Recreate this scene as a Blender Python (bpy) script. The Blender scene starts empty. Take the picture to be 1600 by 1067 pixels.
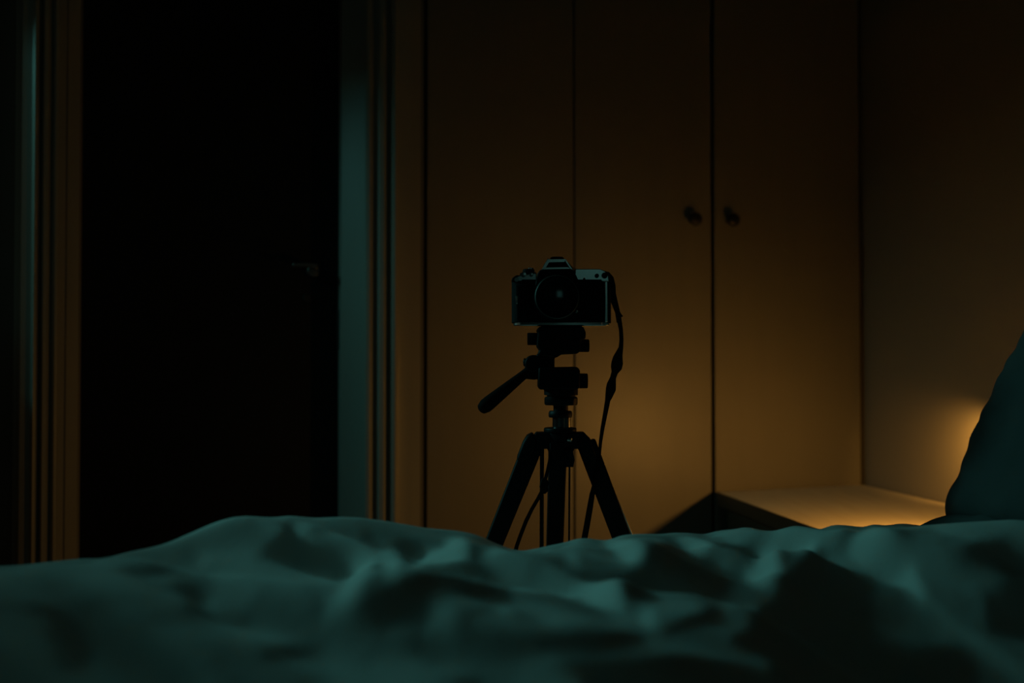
import bpy, bmesh, math, random
import numpy as np
from mathutils import Vector, Matrix, noise

S = bpy.context.scene
C = S.collection
R = math.radians

# ------------------------------------------------------------------ camera
F = 1556.0                      # focal length in pixels of the 1600 px frame (35 mm)
HC = 0.86                       # lens height
PITCH = R(1.0)
cam_d = bpy.data.cameras.new('camera')
cam_d.sensor_width = 36.0
cam_d.lens = 36.0 * F / 1600.0
cam_d.clip_start = 0.02
cam_d.dof.use_dof = True
cam_d.dof.focus_distance = 1.5
cam_d.dof.aperture_fstop = 2.3
cam = bpy.data.objects.new('camera', cam_d)
C.objects.link(cam)
cam.location = (0, 0, HC)
cam.rotation_euler = (R(90) + PITCH, 0, 0)
S.camera = cam

# ------------------------------------------------------------------ exposure
S.view_settings.view_transform = 'Standard'
S.view_settings.look = 'None'
S.view_settings.exposure = 0.0
S.view_settings.gamma = 1.0
S.view_settings.use_curve_mapping = False
S.cycles.use_denoising = True
S.cycles.max_bounces = 8
S.cycles.sample_clamp_indirect = 2.0

# ------------------------------------------------------------------ night sky outside
w = bpy.data.worlds.new('night_sky')
S.world = w
w.use_nodes = True
w.node_tree.nodes['Background'].inputs[0].default_value = (0.9, 1.0, 0.7, 1)
w.node_tree.nodes['Background'].inputs[1].default_value = 0.02

# ------------------------------------------------------------------ frames: the wardrobe wall is turned 17 degrees
A1 = R(17)
EU = Vector((math.cos(A1), math.sin(A1), 0))          # along the wardrobe, to the right
EV = Vector((math.sin(A1), -math.cos(A1), 0))         # out of the wardrobe, towards the lens
O = Vector((0, 2.3, 0))
A2 = R(12)


def ray(px, py):
    x = (px - 800) / F
    y = -(py - 533.5) / F
    return Vector((x, math.cos(PITCH) - y * math.sin(PITCH), math.sin(PITCH) + y * math.cos(PITCH)))


CAM = Vector((0, 0, HC))


def hit(px, py, P, n):
    d = ray(px, py)
    return CAM + d * ((P - CAM).dot(n) / d.dot(n))


def at(px, py, Y):
    d = ray(px, py)
    return CAM + d * (Y / d.y)


def uv(p):                                             # world -> (u, v)
    q = p - O
    return q.dot(EU), q.dot(EV)


def W(u, v, z=0.0):                                    # (u, v) -> world
    return O + EU * u + EV * v + Vector((0, 0, z))


def U(px, py=500, v=0.0):
    return uv(hit(px, py, O + EV * v, EV))[0]


# ------------------------------------------------------------------ lights
def lamp(name, kind, loc, direction, power, color, **k):
    d = bpy.data.lights.new(name, kind)
    d.energy = power
    d.color = color
    for a, b in k.items():
        setattr(d, a, b)
    o = bpy.data.objects.new(name, d)
    C.objects.link(o)
    o.location = loc
    if direction is not None:
        o.rotation_euler = Vector(direction).to_track_quat('-Z', 'Y').to_euler()
    return o


# cold street light outside the left window, shining in towards the bed head
WIN_P = W(-3.2, -0.9, 2.10)
COLD = (0.24, 1.0, 0.95)
lamp('window_light', 'AREA', WIN_P, W(0.1, 1.2, 0.6) - WIN_P, 15.0, COLD, shape='DISK', size=0.40)
# weaker lamp added outside the left window, only to light the door jamb
JAMB_P = W(-1.75, 0.14, 1.75)
lamp('jamb_fill_light', 'AREA', JAMB_P, W(-0.35, 0.0, 1.1) - JAMB_P, 2.7, COLD, shape='DISK', size=0.34)
REFLECT_P = W(-0.72, 3.72, 1.35)  # unseen panel added for its reflection in the film camera's silver parts
lamp('back_reflect_light', 'AREA', REFLECT_P, -EV, 0.055, COLD, shape='RECTANGLE', size=0.34, size_y=0.42)
# dim fill added behind the lens to lift the darkest tones
lamp('rear_fill_light', 'AREA', W(0.62, 3.78, 1.05), -EV, 0.06, (1.0, 0.93, 0.62), shape='RECTANGLE', size=0.85, size_y=1.95)
# warm bedside reading lamp behind the pillow; second head added for the wall glow
LAMP_P = Vector((0.822, 1.720, 0.652))
AIM_P = Vector((-0.58, 0.58, -0.58)).normalized()
LAMP_Q = Vector((0.950, 1.99, 0.700))
AIM_Q = Vector((0.42, 0.86, -0.22)).normalized()
WARM = (1.0, 0.46, 0.085)
lamp('reading_light', 'SPOT', LAMP_P, AIM_P, 5.8, WARM, spot_size=R(172), spot_blend=1.0, shadow_soft_size=0.016)
lamp('reading_light', 'SPOT', LAMP_Q, AIM_Q, 5.0, WARM, spot_size=R(76), spot_blend=1.0, shadow_soft_size=0.012)


# ------------------------------------------------------------------ materials
def mat(name, col, rough=0.6, metal=0.0, spec=0.5, var=0.0, vscale=6.0, bump=0.0, bscale=60.0, stretch=None, col2=None, coat=0.0, sheen=0.0):
    m = bpy.data.materials.new(name)
    m.use_nodes = True
    nt = m.node_tree
    b = nt.nodes['Principled BSDF']
    b.inputs['Base Color'].default_value = (*col, 1)
    b.inputs['Roughness'].default_value = rough
    b.inputs['Metallic'].default_value = metal
    b.inputs['Specular IOR Level'].default_value = spec
    b.inputs['Coat Weight'].default_value = coat
    b.inputs['Sheen Weight'].default_value = sheen
    tc = nt.nodes.new('ShaderNodeTexCoord')
    mp = nt.nodes.new('ShaderNodeMapping')
    if stretch:
        mp.inputs['Scale'].default_value = stretch
    nt.links.new(tc.outputs['Object'], mp.inputs['Vector'])
    if var or col2:
        n = nt.nodes.new('ShaderNodeTexNoise')
        n.inputs['Scale'].default_value = vscale
        n.inputs['Detail'].default_value = 5
        nt.links.new(mp.outputs[0], n.inputs['Vector'])
        r = nt.nodes.new('ShaderNodeValToRGB')
        c2 = col2 or tuple(c * (1 - var) for c in col)
        r.color_ramp.elements[0].color = (*c2, 1)
        r.color_ramp.elements[1].color = (*col, 1)
        r.color_ramp.elements[0].position = 0.3
        r.color_ramp.elements[1].position = 0.7
        nt.links.new(n.outputs['Fac'], r.inputs[0])
        nt.links.new(r.outputs[0], b.inputs['Base Color'])
    if bump:
        n = nt.nodes.new('ShaderNodeTexNoise')
        n.inputs['Scale'].default_value = bscale
        n.inputs['Detail'].default_value = 3
        nt.links.new(mp.outputs[0], n.inputs['Vector'])
        bp = nt.nodes.new('ShaderNodeBump')
        bp.inputs['Strength'].default_value = bump
        bp.inputs['Distance'].default_value = 0.002
        nt.links.new(n.outputs['Fac'], bp.inputs['Height'])
        nt.links.new(bp.outputs[0], b.inputs['Normal'])
    return m


M_door = mat('wardrobe_laminate', (0.22, 0.207, 0.17), 0.42, var=0.06, vscale=3, bump=0.05, bscale=40, stretch=(6, 6, 0.6))
M_carc = mat('wardrobe_inside', (0.05, 0.045, 0.035), 0.8, var=0.2)
M_knob = mat('dark_knob', (0.012, 0.011, 0.010), 0.5, var=0.2)
M_wall = mat('wall_paint', (0.15, 0.145, 0.125), 0.6, var=0.05, vscale=4, bump=0.08, bscale=120)
M_panel = mat('side_paint', (0.27, 0.25, 0.20), 0.42, var=0.05, vscale=3, bump=0.05, bscale=80)
M_trim = mat('gloss_trim_paint', (0.31, 0.305, 0.27), 0.45, var=0.06, vscale=5, stretch=(5, 5, 0.6))
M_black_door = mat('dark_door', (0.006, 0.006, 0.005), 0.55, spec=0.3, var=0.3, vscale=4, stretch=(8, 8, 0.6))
M_steel = mat('brushed_steel', (0.18, 0.18, 0.17), 0.42, 1.0, var=0.15, vscale=40)
M_floor = mat('floor_boards', (0.10, 0.065, 0.035), 0.5, var=0.45, vscale=5, stretch=(1, 9, 1), bump=0.1)
M_ceil = mat('ceiling_paint', (0.6, 0.58, 0.52), 0.9, var=0.04)
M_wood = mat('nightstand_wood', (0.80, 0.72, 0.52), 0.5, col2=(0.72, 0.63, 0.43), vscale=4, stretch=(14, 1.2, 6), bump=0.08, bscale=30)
M_woodd = mat('nightstand_shaded', (0.07, 0.05, 0.03), 0.5, col2=(0.05, 0.035, 0.02), vscale=4, stretch=(6, 1.2, 14))  # dark tone paints the shade on the nightstand's front
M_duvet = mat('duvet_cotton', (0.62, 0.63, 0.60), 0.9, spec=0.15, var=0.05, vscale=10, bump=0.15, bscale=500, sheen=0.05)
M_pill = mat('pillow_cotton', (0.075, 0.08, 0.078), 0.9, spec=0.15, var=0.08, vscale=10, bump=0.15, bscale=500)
M_matt = mat('mattress_ticking', (0.5, 0.5, 0.48), 0.9, var=0.05)
M_bedw = mat('bed_wood', (0.012, 0.010, 0.008), 0.6, var=0.3, stretch=(1, 6, 1))
M_leather = mat('black_leatherette', (0.008, 0.008, 0.008), 0.75, spec=0.12, var=0.3, vscale=300, bump=0.35, bscale=900)
M_plastic = mat('black_plastic', (0.007, 0.007, 0.007), 0.6, spec=0.12, var=0.3, vscale=60)
M_tripod = mat('black_tripod_metal', (0.006, 0.006, 0.006), 0.5, spec=0.16, var=0.3, vscale=60)
M_silver = mat('satin_silver', (0.80, 0.80, 0.78), 0.22, 1.0, var=0.08, vscale=90)
M_chrome = mat('chrome', (0.75, 0.75, 0.74), 0.16, 1.0, var=0.05, vscale=30)
M_column = mat('dark_polished_steel', (0.22, 0.22, 0.22), 0.22, 1.0, var=0.1, vscale=60)
M_rubber = mat('black_rubber', (0.006, 0.006, 0.006), 0.8, spec=0.08, var=0.3, vscale=80)
M_strap = mat('black_webbing', (0.007, 0.007, 0.007), 0.85, spec=0.15, var=0.3, vscale=200, bump=0.3, bscale=800)


def glass_mat():
    m = bpy.data.materials.new('coated_lens_glass')
    m.use_nodes = True
    b = m.node_tree.nodes['Principled BSDF']
    n = m.node_tree.nodes.new('ShaderNodeTexNoise')
    n.inputs['Scale'].default_value = 20
    r = m.node_tree.nodes.new('ShaderNodeValToRGB')
    r.color_ramp.elements[0].color = (0.004, 0.006, 0.006, 1)
    r.color_ramp.elements[1].color = (0.006, 0.008, 0.008, 1)
    m.node_tree.links.new(n.outputs['Fac'], r.inputs[0])
    m.node_tree.links.new(r.outputs[0], b.inputs['Base Color'])
    b.inputs['Roughness'].default_value = 0.12
    b.inputs['IOR'].default_value = 1.9
    return m


M_glass = glass_mat()


# ------------------------------------------------------------------ mesh helpers
def obj(name, bm, material, parent=None, bevel=0.0, seg=2, smooth=True, ang=35):
    bmesh.ops.remove_doubles(bm, verts=bm.verts, dist=1e-7)
    bmesh.ops.recalc_face_normals(bm, faces=bm.faces)
    me = bpy.data.meshes.new(name)
    bm.to_mesh(me)
    bm.free()
    if smooth:
        for p in me.polygons:
            p.use_smooth = True
        me.set_sharp_from_angle(angle=R(ang))
    me.materials.append(material)
    o = bpy.data.objects.new(name, me)
    C.objects.link(o)
    if parent:
        o.parent = parent
    if bevel:
        b = o.modifiers.new('bevel', 'BEVEL')
        b.width = bevel
        b.segments = seg
        b.limit_method = 'ANGLE'
        b.angle_limit = R(30)
        b.harden_normals = False
    return o


def empty(name, label, cat, loc=(0, 0, 0), rz=0.0, group=None):
    o = bpy.data.objects.new(name, None)
    o.empty_display_size = 0.05
    C.objects.link(o)
    o.location = loc
    o.rotation_euler = (0, 0, rz)
    o['label'] = label
    o['category'] = cat
    if group:
        o['group'] = group
    return o


def tag(o, label, cat, group=None):
    o['label'] = label
    o['category'] = cat
    if group:
        o['group'] = group
    return o


def struct(o, label=None):
    o['kind'] = 'structure'
    if label:
        o['label'] = label
    return o


def box(bm, x0, x1, y0, y1, z0, z1):
    vs = [bm.verts.new((x, y, z)) for x in (x0, x1) for y in (y0, y1) for z in (z0, z1)]
    for f in ((0, 1, 3, 2), (4, 6, 7, 5), (0, 4, 5, 1), (2, 3, 7, 6), (0, 2, 6, 4), (1, 5, 7, 3)):
        bm.faces.new([vs[i] for i in f])


def prism(bm, poly, fn0, fn1):
    """poly: list of 2-D points; fn0/fn1 map a point to the two end positions"""
    a = [bm.verts.new(fn0(*p)) for p in poly]
    b = [bm.verts.new(fn1(*p)) for p in poly]
    bm.faces.new(a)
    bm.faces.new(b[::-1])
    n = len(poly)
    for i in range(n):
        j = (i + 1) % n
        bm.faces.new((a[i], b[i], b[j], a[j]))


def lathe(bm, prof, org, axis, seg=32, cap=True):
    """prof: (radius, distance along axis)"""
    axis = Vector(axis).normalized()
    t = axis.orthogonal().normalized()
    s = axis.cross(t)
    org = Vector(org)
    rings = []
    for r, h in prof:
        if r < 1e-7:
            rings.append([bm.verts.new(org + axis * h)])
        else:
            rings.append([bm.verts.new(org + axis * h + (t * math.cos(k * 2 * math.pi / seg) + s * math.sin(k * 2 * math.pi / seg)) * r) for k in range(seg)])
    for a, b in zip(rings, rings[1:]):
        for k in range(seg):
            l = (k + 1) % seg
            if len(a) == 1 and len(b) == 1:
                continue
            if len(a) == 1:
                bm.faces.new((a[0], b[k], b[l]))
            elif len(b) == 1:
                bm.faces.new((a[k], a[l], b[0]))
            else:
                bm.faces.new((a[k], a[l], b[l], b[k]))
    if cap:
        for ring in (rings[0], rings[-1]):
            if len(ring) > 2:
                bm.faces.new(ring)


def bar(bm, p0, p1, w0, d0, w1=None, d1=None, up=(0, 1, 0)):
    """box-section bar between two points; w across, d along `up`"""
    p0, p1 = Vector(p0), Vector(p1)
    w1 = w0 if w1 is None else w1
    d1 = d0 if d1 is None else d1
    a = (p1 - p0).normalized()
    n = Vector(up)
    n = (n - a * n.dot(a)).normalized()
    s = a.cross(n)
    q = []
    for p, ww, dd in ((p0, w0, d0), (p1, w1, d1)):
        q.append([bm.verts.new(p + s * (i * ww / 2) + n * (j * dd / 2)) for i, j in ((-1, -1), (1, -1), (1, 1), (-1, 1))])
    bm.faces.new(q[0])
    bm.faces.new(q[1][::-1])
    for k in range(4):
        l = (k + 1) % 4
        bm.faces.new((q[0][k], q[1][k], q[1][l], q[0][l]))


def rod(bm, p0, p1, r0, r1=None, seg=14):
    p0, p1 = Vector(p0), Vector(p1)
    r1 = r0 if r1 is None else r1
    lathe(bm, [(r0, 0), (r1, (p1 - p0).length)], p0, p1 - p0, seg)


NB = bmesh.new

# ------------------------------------------------------------------ the room
uL, uD0, uD1, uG = U(-20), U(120), U(535), U(662)
u_w0, u_s1, u_g0, u_g1, u_e0, u_c = U(667), U(897.5), U(1111.5), U(1117), U(1344), U(1351)
ROOM_H = 2.5
V_BACK = 3.5                                                     # wall behind the lens
corner = W(u_c, 0)
ROT = A1


def room_obj(name, bm, m, lab=None, **k):                        # meshes given in (u, -v, z)
    o = obj(name, bm, m, **k)
    o.location = O
    o.rotation_euler = (0, 0, ROT)
    return struct(o, lab)


bm = NB(); box(bm, uL - 0.15, 1.38, -V_BACK - 0.1, 0.75, -0.05, 0.0)
room_obj('floor', bm, M_floor, smooth=False)
bm = NB(); box(bm, uL - 0.15, 1.38, -V_BACK - 0.1, 0.75, ROOM_H, ROOM_H + 0.05)
room_obj('ceiling', bm, M_ceil, smooth=False)
# wall with the doorway and the wardrobe niche
DOOR_H = 2.06
uO0, uO1 = uD0 - 0.02, uD1 + 0.05
bm = NB()
box(bm, uL - 0.1, uO0, 0.0, 0.12, 0, ROOM_H)
box(bm, uO1, uG, 0.0, 0.12, 0, ROOM_H)
box(bm, uO0, uO1, 0.0, 0.12, DOOR_H, ROOM_H)
box(bm, uG - 0.06, uG, 0.12, 0.70, 0, ROOM_H)
box(bm, uG - 0.06, 1.38, 0.66, 0.72, 0, ROOM_H)
room_obj('wall_back', bm, M_wall, smooth=False)
# side wall at the bed head, turned 12 degrees
bm = NB()
box(bm, 0, 0.1, -3.75, 0.68, 0, ROOM_H)
wr = obj('wall_right', bm, M_panel, smooth=False)
wr.location = corner
wr.rotation_euler = (0, 0, A2)
struct(wr)
# left wall with the side window near the corner
WV0, WV1, WZ0, WZ1 = 0.05, 1.30, 0.88, 1.56
bm = NB()
x0, x1 = uL - 0.1, uL
box(bm, x0, x1, -WV0, 0.12, 0, ROOM_H)
box(bm, x0, x1, -V_BACK, -WV1, 0, ROOM_H)
box(bm, x0, x1, -WV1, -WV0, 0, WZ0)
box(bm, x0, x1, -WV1, -WV0, WZ1, ROOM_H)
room_obj('wall_left', bm, M_wall, smooth=False)
# wall behind the lens; its two openings are added for the rear lights
bm = NB()
fa, fb, fz0, fz1 = -0.92, -0.52, 1.10, 1.60
box(bm, uL - 0.1, fa, -V_BACK - 0.1, -V_BACK, 0, ROOM_H)
box(bm, fb, 0.18, -V_BACK - 0.1, -V_BACK, 0, ROOM_H)
box(bm, 1.06, 1.38, -V_BACK - 0.1, -V_BACK, 0, ROOM_H)
box(bm, 0.18, 1.06, -V_BACK - 0.1, -V_BACK, 2.05, ROOM_H)
box(bm, fa, fb, -V_BACK - 0.1, -V_BACK, 0, fz0)
box(bm, fa, fb, -V_BACK - 0.1, -V_BACK, fz1, ROOM_H)
room_obj('wall_front', bm, M_wall, smooth=False)

# ------------------------------------------------------------------ door and its frame
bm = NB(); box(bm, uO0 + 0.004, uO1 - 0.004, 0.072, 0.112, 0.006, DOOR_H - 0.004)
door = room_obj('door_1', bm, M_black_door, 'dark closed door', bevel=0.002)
hb = hit(489, 424, O - EV * 0.07, EV)
hu, hv = uv(hb); hz = hb.z
bm = NB()
lathe(bm, [(0.0, -0.012), (0.013, -0.011), (0.0145, -0.004), (0.0145, 0.0)], (hu, 0.072, hz), (0, 1, 0), 24)
rod(bm, (hu, 0.07, hz + 0.008), (hu, 0.034, hz + 0.008), 0.0055)
pts = [(hu + 0.006, hz + 0.014), (hu - 0.02, hz + 0.016), (hu - 0.048, hz + 0.014), (hu - 0.049, hz + 0.006), (hu - 0.02, hz + 0.006), (hu + 0.006, hz + 0.002)]
prism(bm, pts, lambda a, b: (a, 0.028, b), lambda a, b: (a, 0.037, b))
obj('handle', bm, M_steel, door, bevel=0.0015)
bm = NB()
kb = hit(480, 466, O - EV * 0.07, EV)
lathe(bm, [(0.0, -0.004), (0.008, -0.004), (0.0095, -0.002), (0.0095, 0.0)], (uv(kb)[0], 0.072, kb.z), (0, 1, 0), 20)
obj('keyhole_plate', bm, M_knob, door)

PROF = [(535, 0.070), (535.5, 0.028), (567, -0.010), (570, -0.018), (575, -0.021), (579, -0.018), (583, -0.011), (586, -0.014), (590, -0.026), (596, -0.029), (600, -0.024),
        (603, -0.014), (606, -0.017), (609, -0.033), (613, -0.036), (617, -0.031), (620, -0.029), (639, -0.029), (641, -0.006), (656, -0.006), (656, 0.0), (590, 0.0), (580, 0.070)]


def trim(name, f, lab, zt=DOOR_H + 0.1):
    bm = NB()
    prism(bm, [(f(a), b) for a, b in PROF], lambda a, b: (a, b, 0.0), lambda a, b: (a, b, zt))
    return room_obj(name, bm, M_trim, lab, ang=25)


t1 = trim('trim_1', lambda a: U(a), 'moulded door frame upright beside the wardrobe')
t2 = trim('trim_2', lambda a: U(120 - (a - 535) * 98 / 121.0), 'moulded door frame upright at the left')
bm = NB(); box(bm, uD0 - 0.11, uD1 + 0.10, -0.03, 0.0, DOOR_H, DOOR_H + 0.1)
box(bm, uD0 + 0.005, uD1 + 0.02, 0.0, 0.07, DOOR_H, DOOR_H + 0.03)
room_obj('trim_3', bm, M_trim, 'head of the door frame', bevel=0.004)
bm = NB()
z0, z1 = hit(535, 546, O - EV * 0.05, EV).z, hit(535, 484, O - EV * 0.05, EV).z
ua, ub = U(534), U(543)
prism(bm, [(ua - 0.004, 0.066), (ub - 0.004, 0.045), (ub, 0.048), (ua, 0.069)], lambda a, b: (a, b, z0), lambda a, b: (a, b, z1))
o = obj('strike_plate', bm, M_knob, t1, bevel=0.001)

# ------------------------------------------------------------------ wardrobe
wd = empty('wardrobe', 'tall pale built-in wardrobe with flat doors and two dark round knobs', 'wardrobe', O, ROT)
WH = 2.36
bm = NB()
box(bm, u_w0 + 0.004, u_w0 + 0.022, 0.021, 0.60, 0.08, WH)
box(bm, u_e0 - 0.022, u_e0 - 0.004, 0.021, 0.60, 0.08, WH)
box(bm, u_w0 + 0.004, u_e0 - 0.004, 0.58, 0.60, 0.08, WH)
box(bm, u_w0 + 0.004, u_e0 - 0.004, 0.021, 0.60, WH - 0.02, WH)
box(bm, u_w0 + 0.004, u_e0 - 0.004, 0.021, 0.60, 0.06, 0.08)
box(bm, u_s1 - 0.025, u_s1 + 0.025, 0.021, 0.058, 0.08, WH)
obj('carcass', bm, M_carc, wd, smooth=False)
bm = NB(); box(bm, u_w0 + 0.004, u_e0 - 0.004, 0.05, 0.07, 0, 0.06)
obj('plinth', bm, M_carc, wd, smooth=False)
doors = []
for a, b in ((u_w0, u_s1 - 0.0018), (u_s1 + 0.0018, u_g0), (u_g1, u_e0)):
    bm = NB(); box(bm, a, b, 0.0, 0.02, 0.085, WH)
    doors.append(obj('door', bm, M_door, wd, bevel=0.002))
for d, px, py in ((doors[1], 1086.5, 342.5), (doors[2], 1145.5, 343.5)):
    p = hit(px, py, O + EV * 0.02, EV)
    bm = NB()
    lathe(bm, [(0.008, 0.0), (0.007, 0.008), (0.009, 0.012), (0.0145, 0.016), (0.0165, 0.021), (0.0155, 0.026), (0.010, 0.029), (0.0, 0.030)], (uv(p)[0], 0.0, p.z), (0, -1, 0), 28)
    obj('knob', bm, M_knob, d)

# ------------------------------------------------------------------ nightstand
ZT = hit(1350, 757, O, EV).z                                     # top of the nightstand
NT = Vector((0, 0, 1))
pa = hit(1120, 768.5, Vector((0, 0, ZT)), NT)
pb = hit(1249, 816.0, Vector((0, 0, ZT)), NT)
pc = hit(1350, 757, Vector((0, 0, ZT)), NT)
dn = (pb - pa).normalized()
near_l = pa + dn * 0.80
dr = Vector((math.sin(A2), -math.cos(A2), 0))
pc2 = pc + EV * 0.004 - EU * 0.006
near_r = pc2 + dr * 0.86
ns = empty('nightstand', 'low bedside table in the corner, its pale top lit by a warm glow', 'nightstand', (pa + near_r) / 2 * 1.0)
ns.location.z = 0
nso = ns.location.copy()


def npoly(ins_front=0.0, ins=0.0):
    nk = pc2 + dr * 0.43                                          # notched round the headboard
    q = [pa + EV * (0.004 + ins) + EU * ins_front, pc2 + EV * ins - EU * ins, nk - EU * ins, nk - EU * (ins + 0.052), near_r - dr * ins - EU * (ins + 0.052), near_l - dn * ins + EU * ins_front]
    return [((p - nso).x, (p - nso).y) for p in q]


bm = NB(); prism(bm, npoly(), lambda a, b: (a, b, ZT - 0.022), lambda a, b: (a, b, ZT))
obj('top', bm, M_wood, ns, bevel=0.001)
q = [pa + EV * 0.004, near_l, near_l - EU * 0.004 , pa + EV * 0.004 - EU * 0.004]
bm = NB(); prism(bm, [((p - nso).x, (p - nso).y) for p in q], lambda a, b: (a, b, ZT - 0.030), lambda a, b: (a, b, ZT + 0.0004))
o = obj('edge_shade', bm, M_woodd, ns)  # dark strip that paints shade along the front edge
o['label'] = 'front edge of the top, painted dark for shade'
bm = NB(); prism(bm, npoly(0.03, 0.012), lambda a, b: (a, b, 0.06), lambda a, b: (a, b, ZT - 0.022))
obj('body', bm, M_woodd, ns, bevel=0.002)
bm = NB(); prism(bm, npoly(0.06, 0.03), lambda a, b: (a, b, 0.0), lambda a, b: (a, b, 0.06))
obj('plinth', bm, M_woodd, ns)
fp0 = pa + EV * 0.03 + EU * 0.028 - nso
fp1 = near_l - dn * 0.03 + EU * 0.028 - nso
for k in range(2):
    z0 = 0.08 + k * 0.225
    bm = NB()
    nrm = Vector((dn.y, -dn.x, 0))
    if nrm.dot(EU) > 0:
        nrm = -nrm
    q = [fp0, fp1, fp1 + nrm * 0.016, fp0 + nrm * 0.016]
    prism(bm, [(p.x, p.y) for p in q], lambda a, b: (a, b, z0), lambda a, b: (a, b, z0 + 0.21))
    dw = obj('drawer', bm, M_woodd, ns, bevel=0.002)
    bm = NB()
    m = (fp0 + fp1) / 2 + nrm * 0.016
    lathe(bm, [(0.006, 0), (0.006, 0.01), (0.013, 0.016), (0.012, 0.022), (0.0, 0.024)], (m.x, m.y, z0 + 0.105), nrm, 20)
    obj('knob', bm, M_knob, dw)

# small reading lamp the warm light comes from, unseen, with an added second head (behind the pillow)
lb = (LAMP_P + LAMP_Q) / 2 + Vector((0.075, -0.03, 0))
rl = empty('reading_lamp', 'small black reading lamp, unseen, with an added second head, on the nightstand behind the leaning pillow', 'lamp', (lb.x, lb.y, ZT))
lb.z = ZT
bm = NB(); lathe(bm, [(0.0, 0.014), (0.012, 0.013), (0.03, 0.008), (0.034, 0.0), (0.0, 0.0)], (0, 0, 0), (0, 0, 1), 24, cap=False)
obj('base', bm, M_plastic, rl)
bm = NB(); rod(bm, (0, 0, 0.01), (0, 0, 0.20), 0.004)
obj('stem', bm, M_plastic, rl)
for p, a, k in ((LAMP_P, AIM_P, 0.7), (LAMP_Q, AIM_Q, 0.7)):
    q = p - lb
    bm = NB()
    rod(bm, (0, 0, 0.195), q - a * 0.022, 0.003)
    arm = obj('arm', bm, M_plastic, rl)
    bm = NB(); lathe(bm, [(0.004, -0.026), (0.012, -0.023), (0.019, -0.017), (0.0195, -0.0165), (0.0185, -0.0165), (0.012, -0.021), (0.0, -0.022)], q, a, 24, cap=False)
    obj('lamp_shade', bm, M_plastic, arm)

# ------------------------------------------------------------------ bed
CB = math.cos(A1); SB = math.sin(A1)
V_FAR = 0.985                                                    # far side of the bed
V_NEAR = 2.16
hpl = corner - Vector((math.cos(A2), math.sin(A2), 0)) * 0.045
hp = hit(1594.5, 545, hpl, Vector((-math.cos(A2), -math.sin(A2), 0)))
HBZ = hit(1594.5, 517, hpl, Vector((-math.cos(A2), -math.sin(A2), 0))).z
bed = empty('bed', 'double bed under the rumpled duvet with a dark headboard edge at far right', 'bed', W(0.2, 1.55), ROT)
bl = bed.location.copy()


def bu(u, v):                                                    # (u, v) -> bed local
    q = W(u, v) - bl
    return q.dot(EU), -q.dot(EV)


bx0, by0 = bu(-1.05, V_NEAR)
bx1, by1 = bu(0.93, V_FAR)
bm = NB(); box(bm, bx0 + 0.02, bx1, by0 + 0.03, by1 - 0.03, 0.28, 0.495)
obj('mattress', bm, M_matt, bed, bevel=0.04, seg=4)
bm = NB(); box(bm, bx0, bx1, by0, by1, 0.16, 0.30)
obj('bed_frame', bm, M_bedw, bed, bevel=0.006)
for x in (bx0 + 0.05, bx1 - 0.08):
    for y in (by0 + 0.06, by1 - 0.06):
        bm = NB(); box(bm, x - 0.03, x + 0.03, y - 0.03, y + 0.03, 0, 0.16)
        obj('leg', bm, M_bedw, bed, bevel=0.003)
bm = NB()
hv = (hp - corner).dot(Vector((math.sin(A2), -math.cos(A2), 0)))
box(bm, -0.045, -0.004, -2.7, -hv, 0.0, HBZ)
hb = obj('headboard', bm, M_bedw, bed, bevel=0.006)
hb.location = (Matrix.Rotation(-ROT, 3, 'Z') @ (corner - bl))
hb.rotation_euler = (0, 0, A2 - A1)

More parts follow.
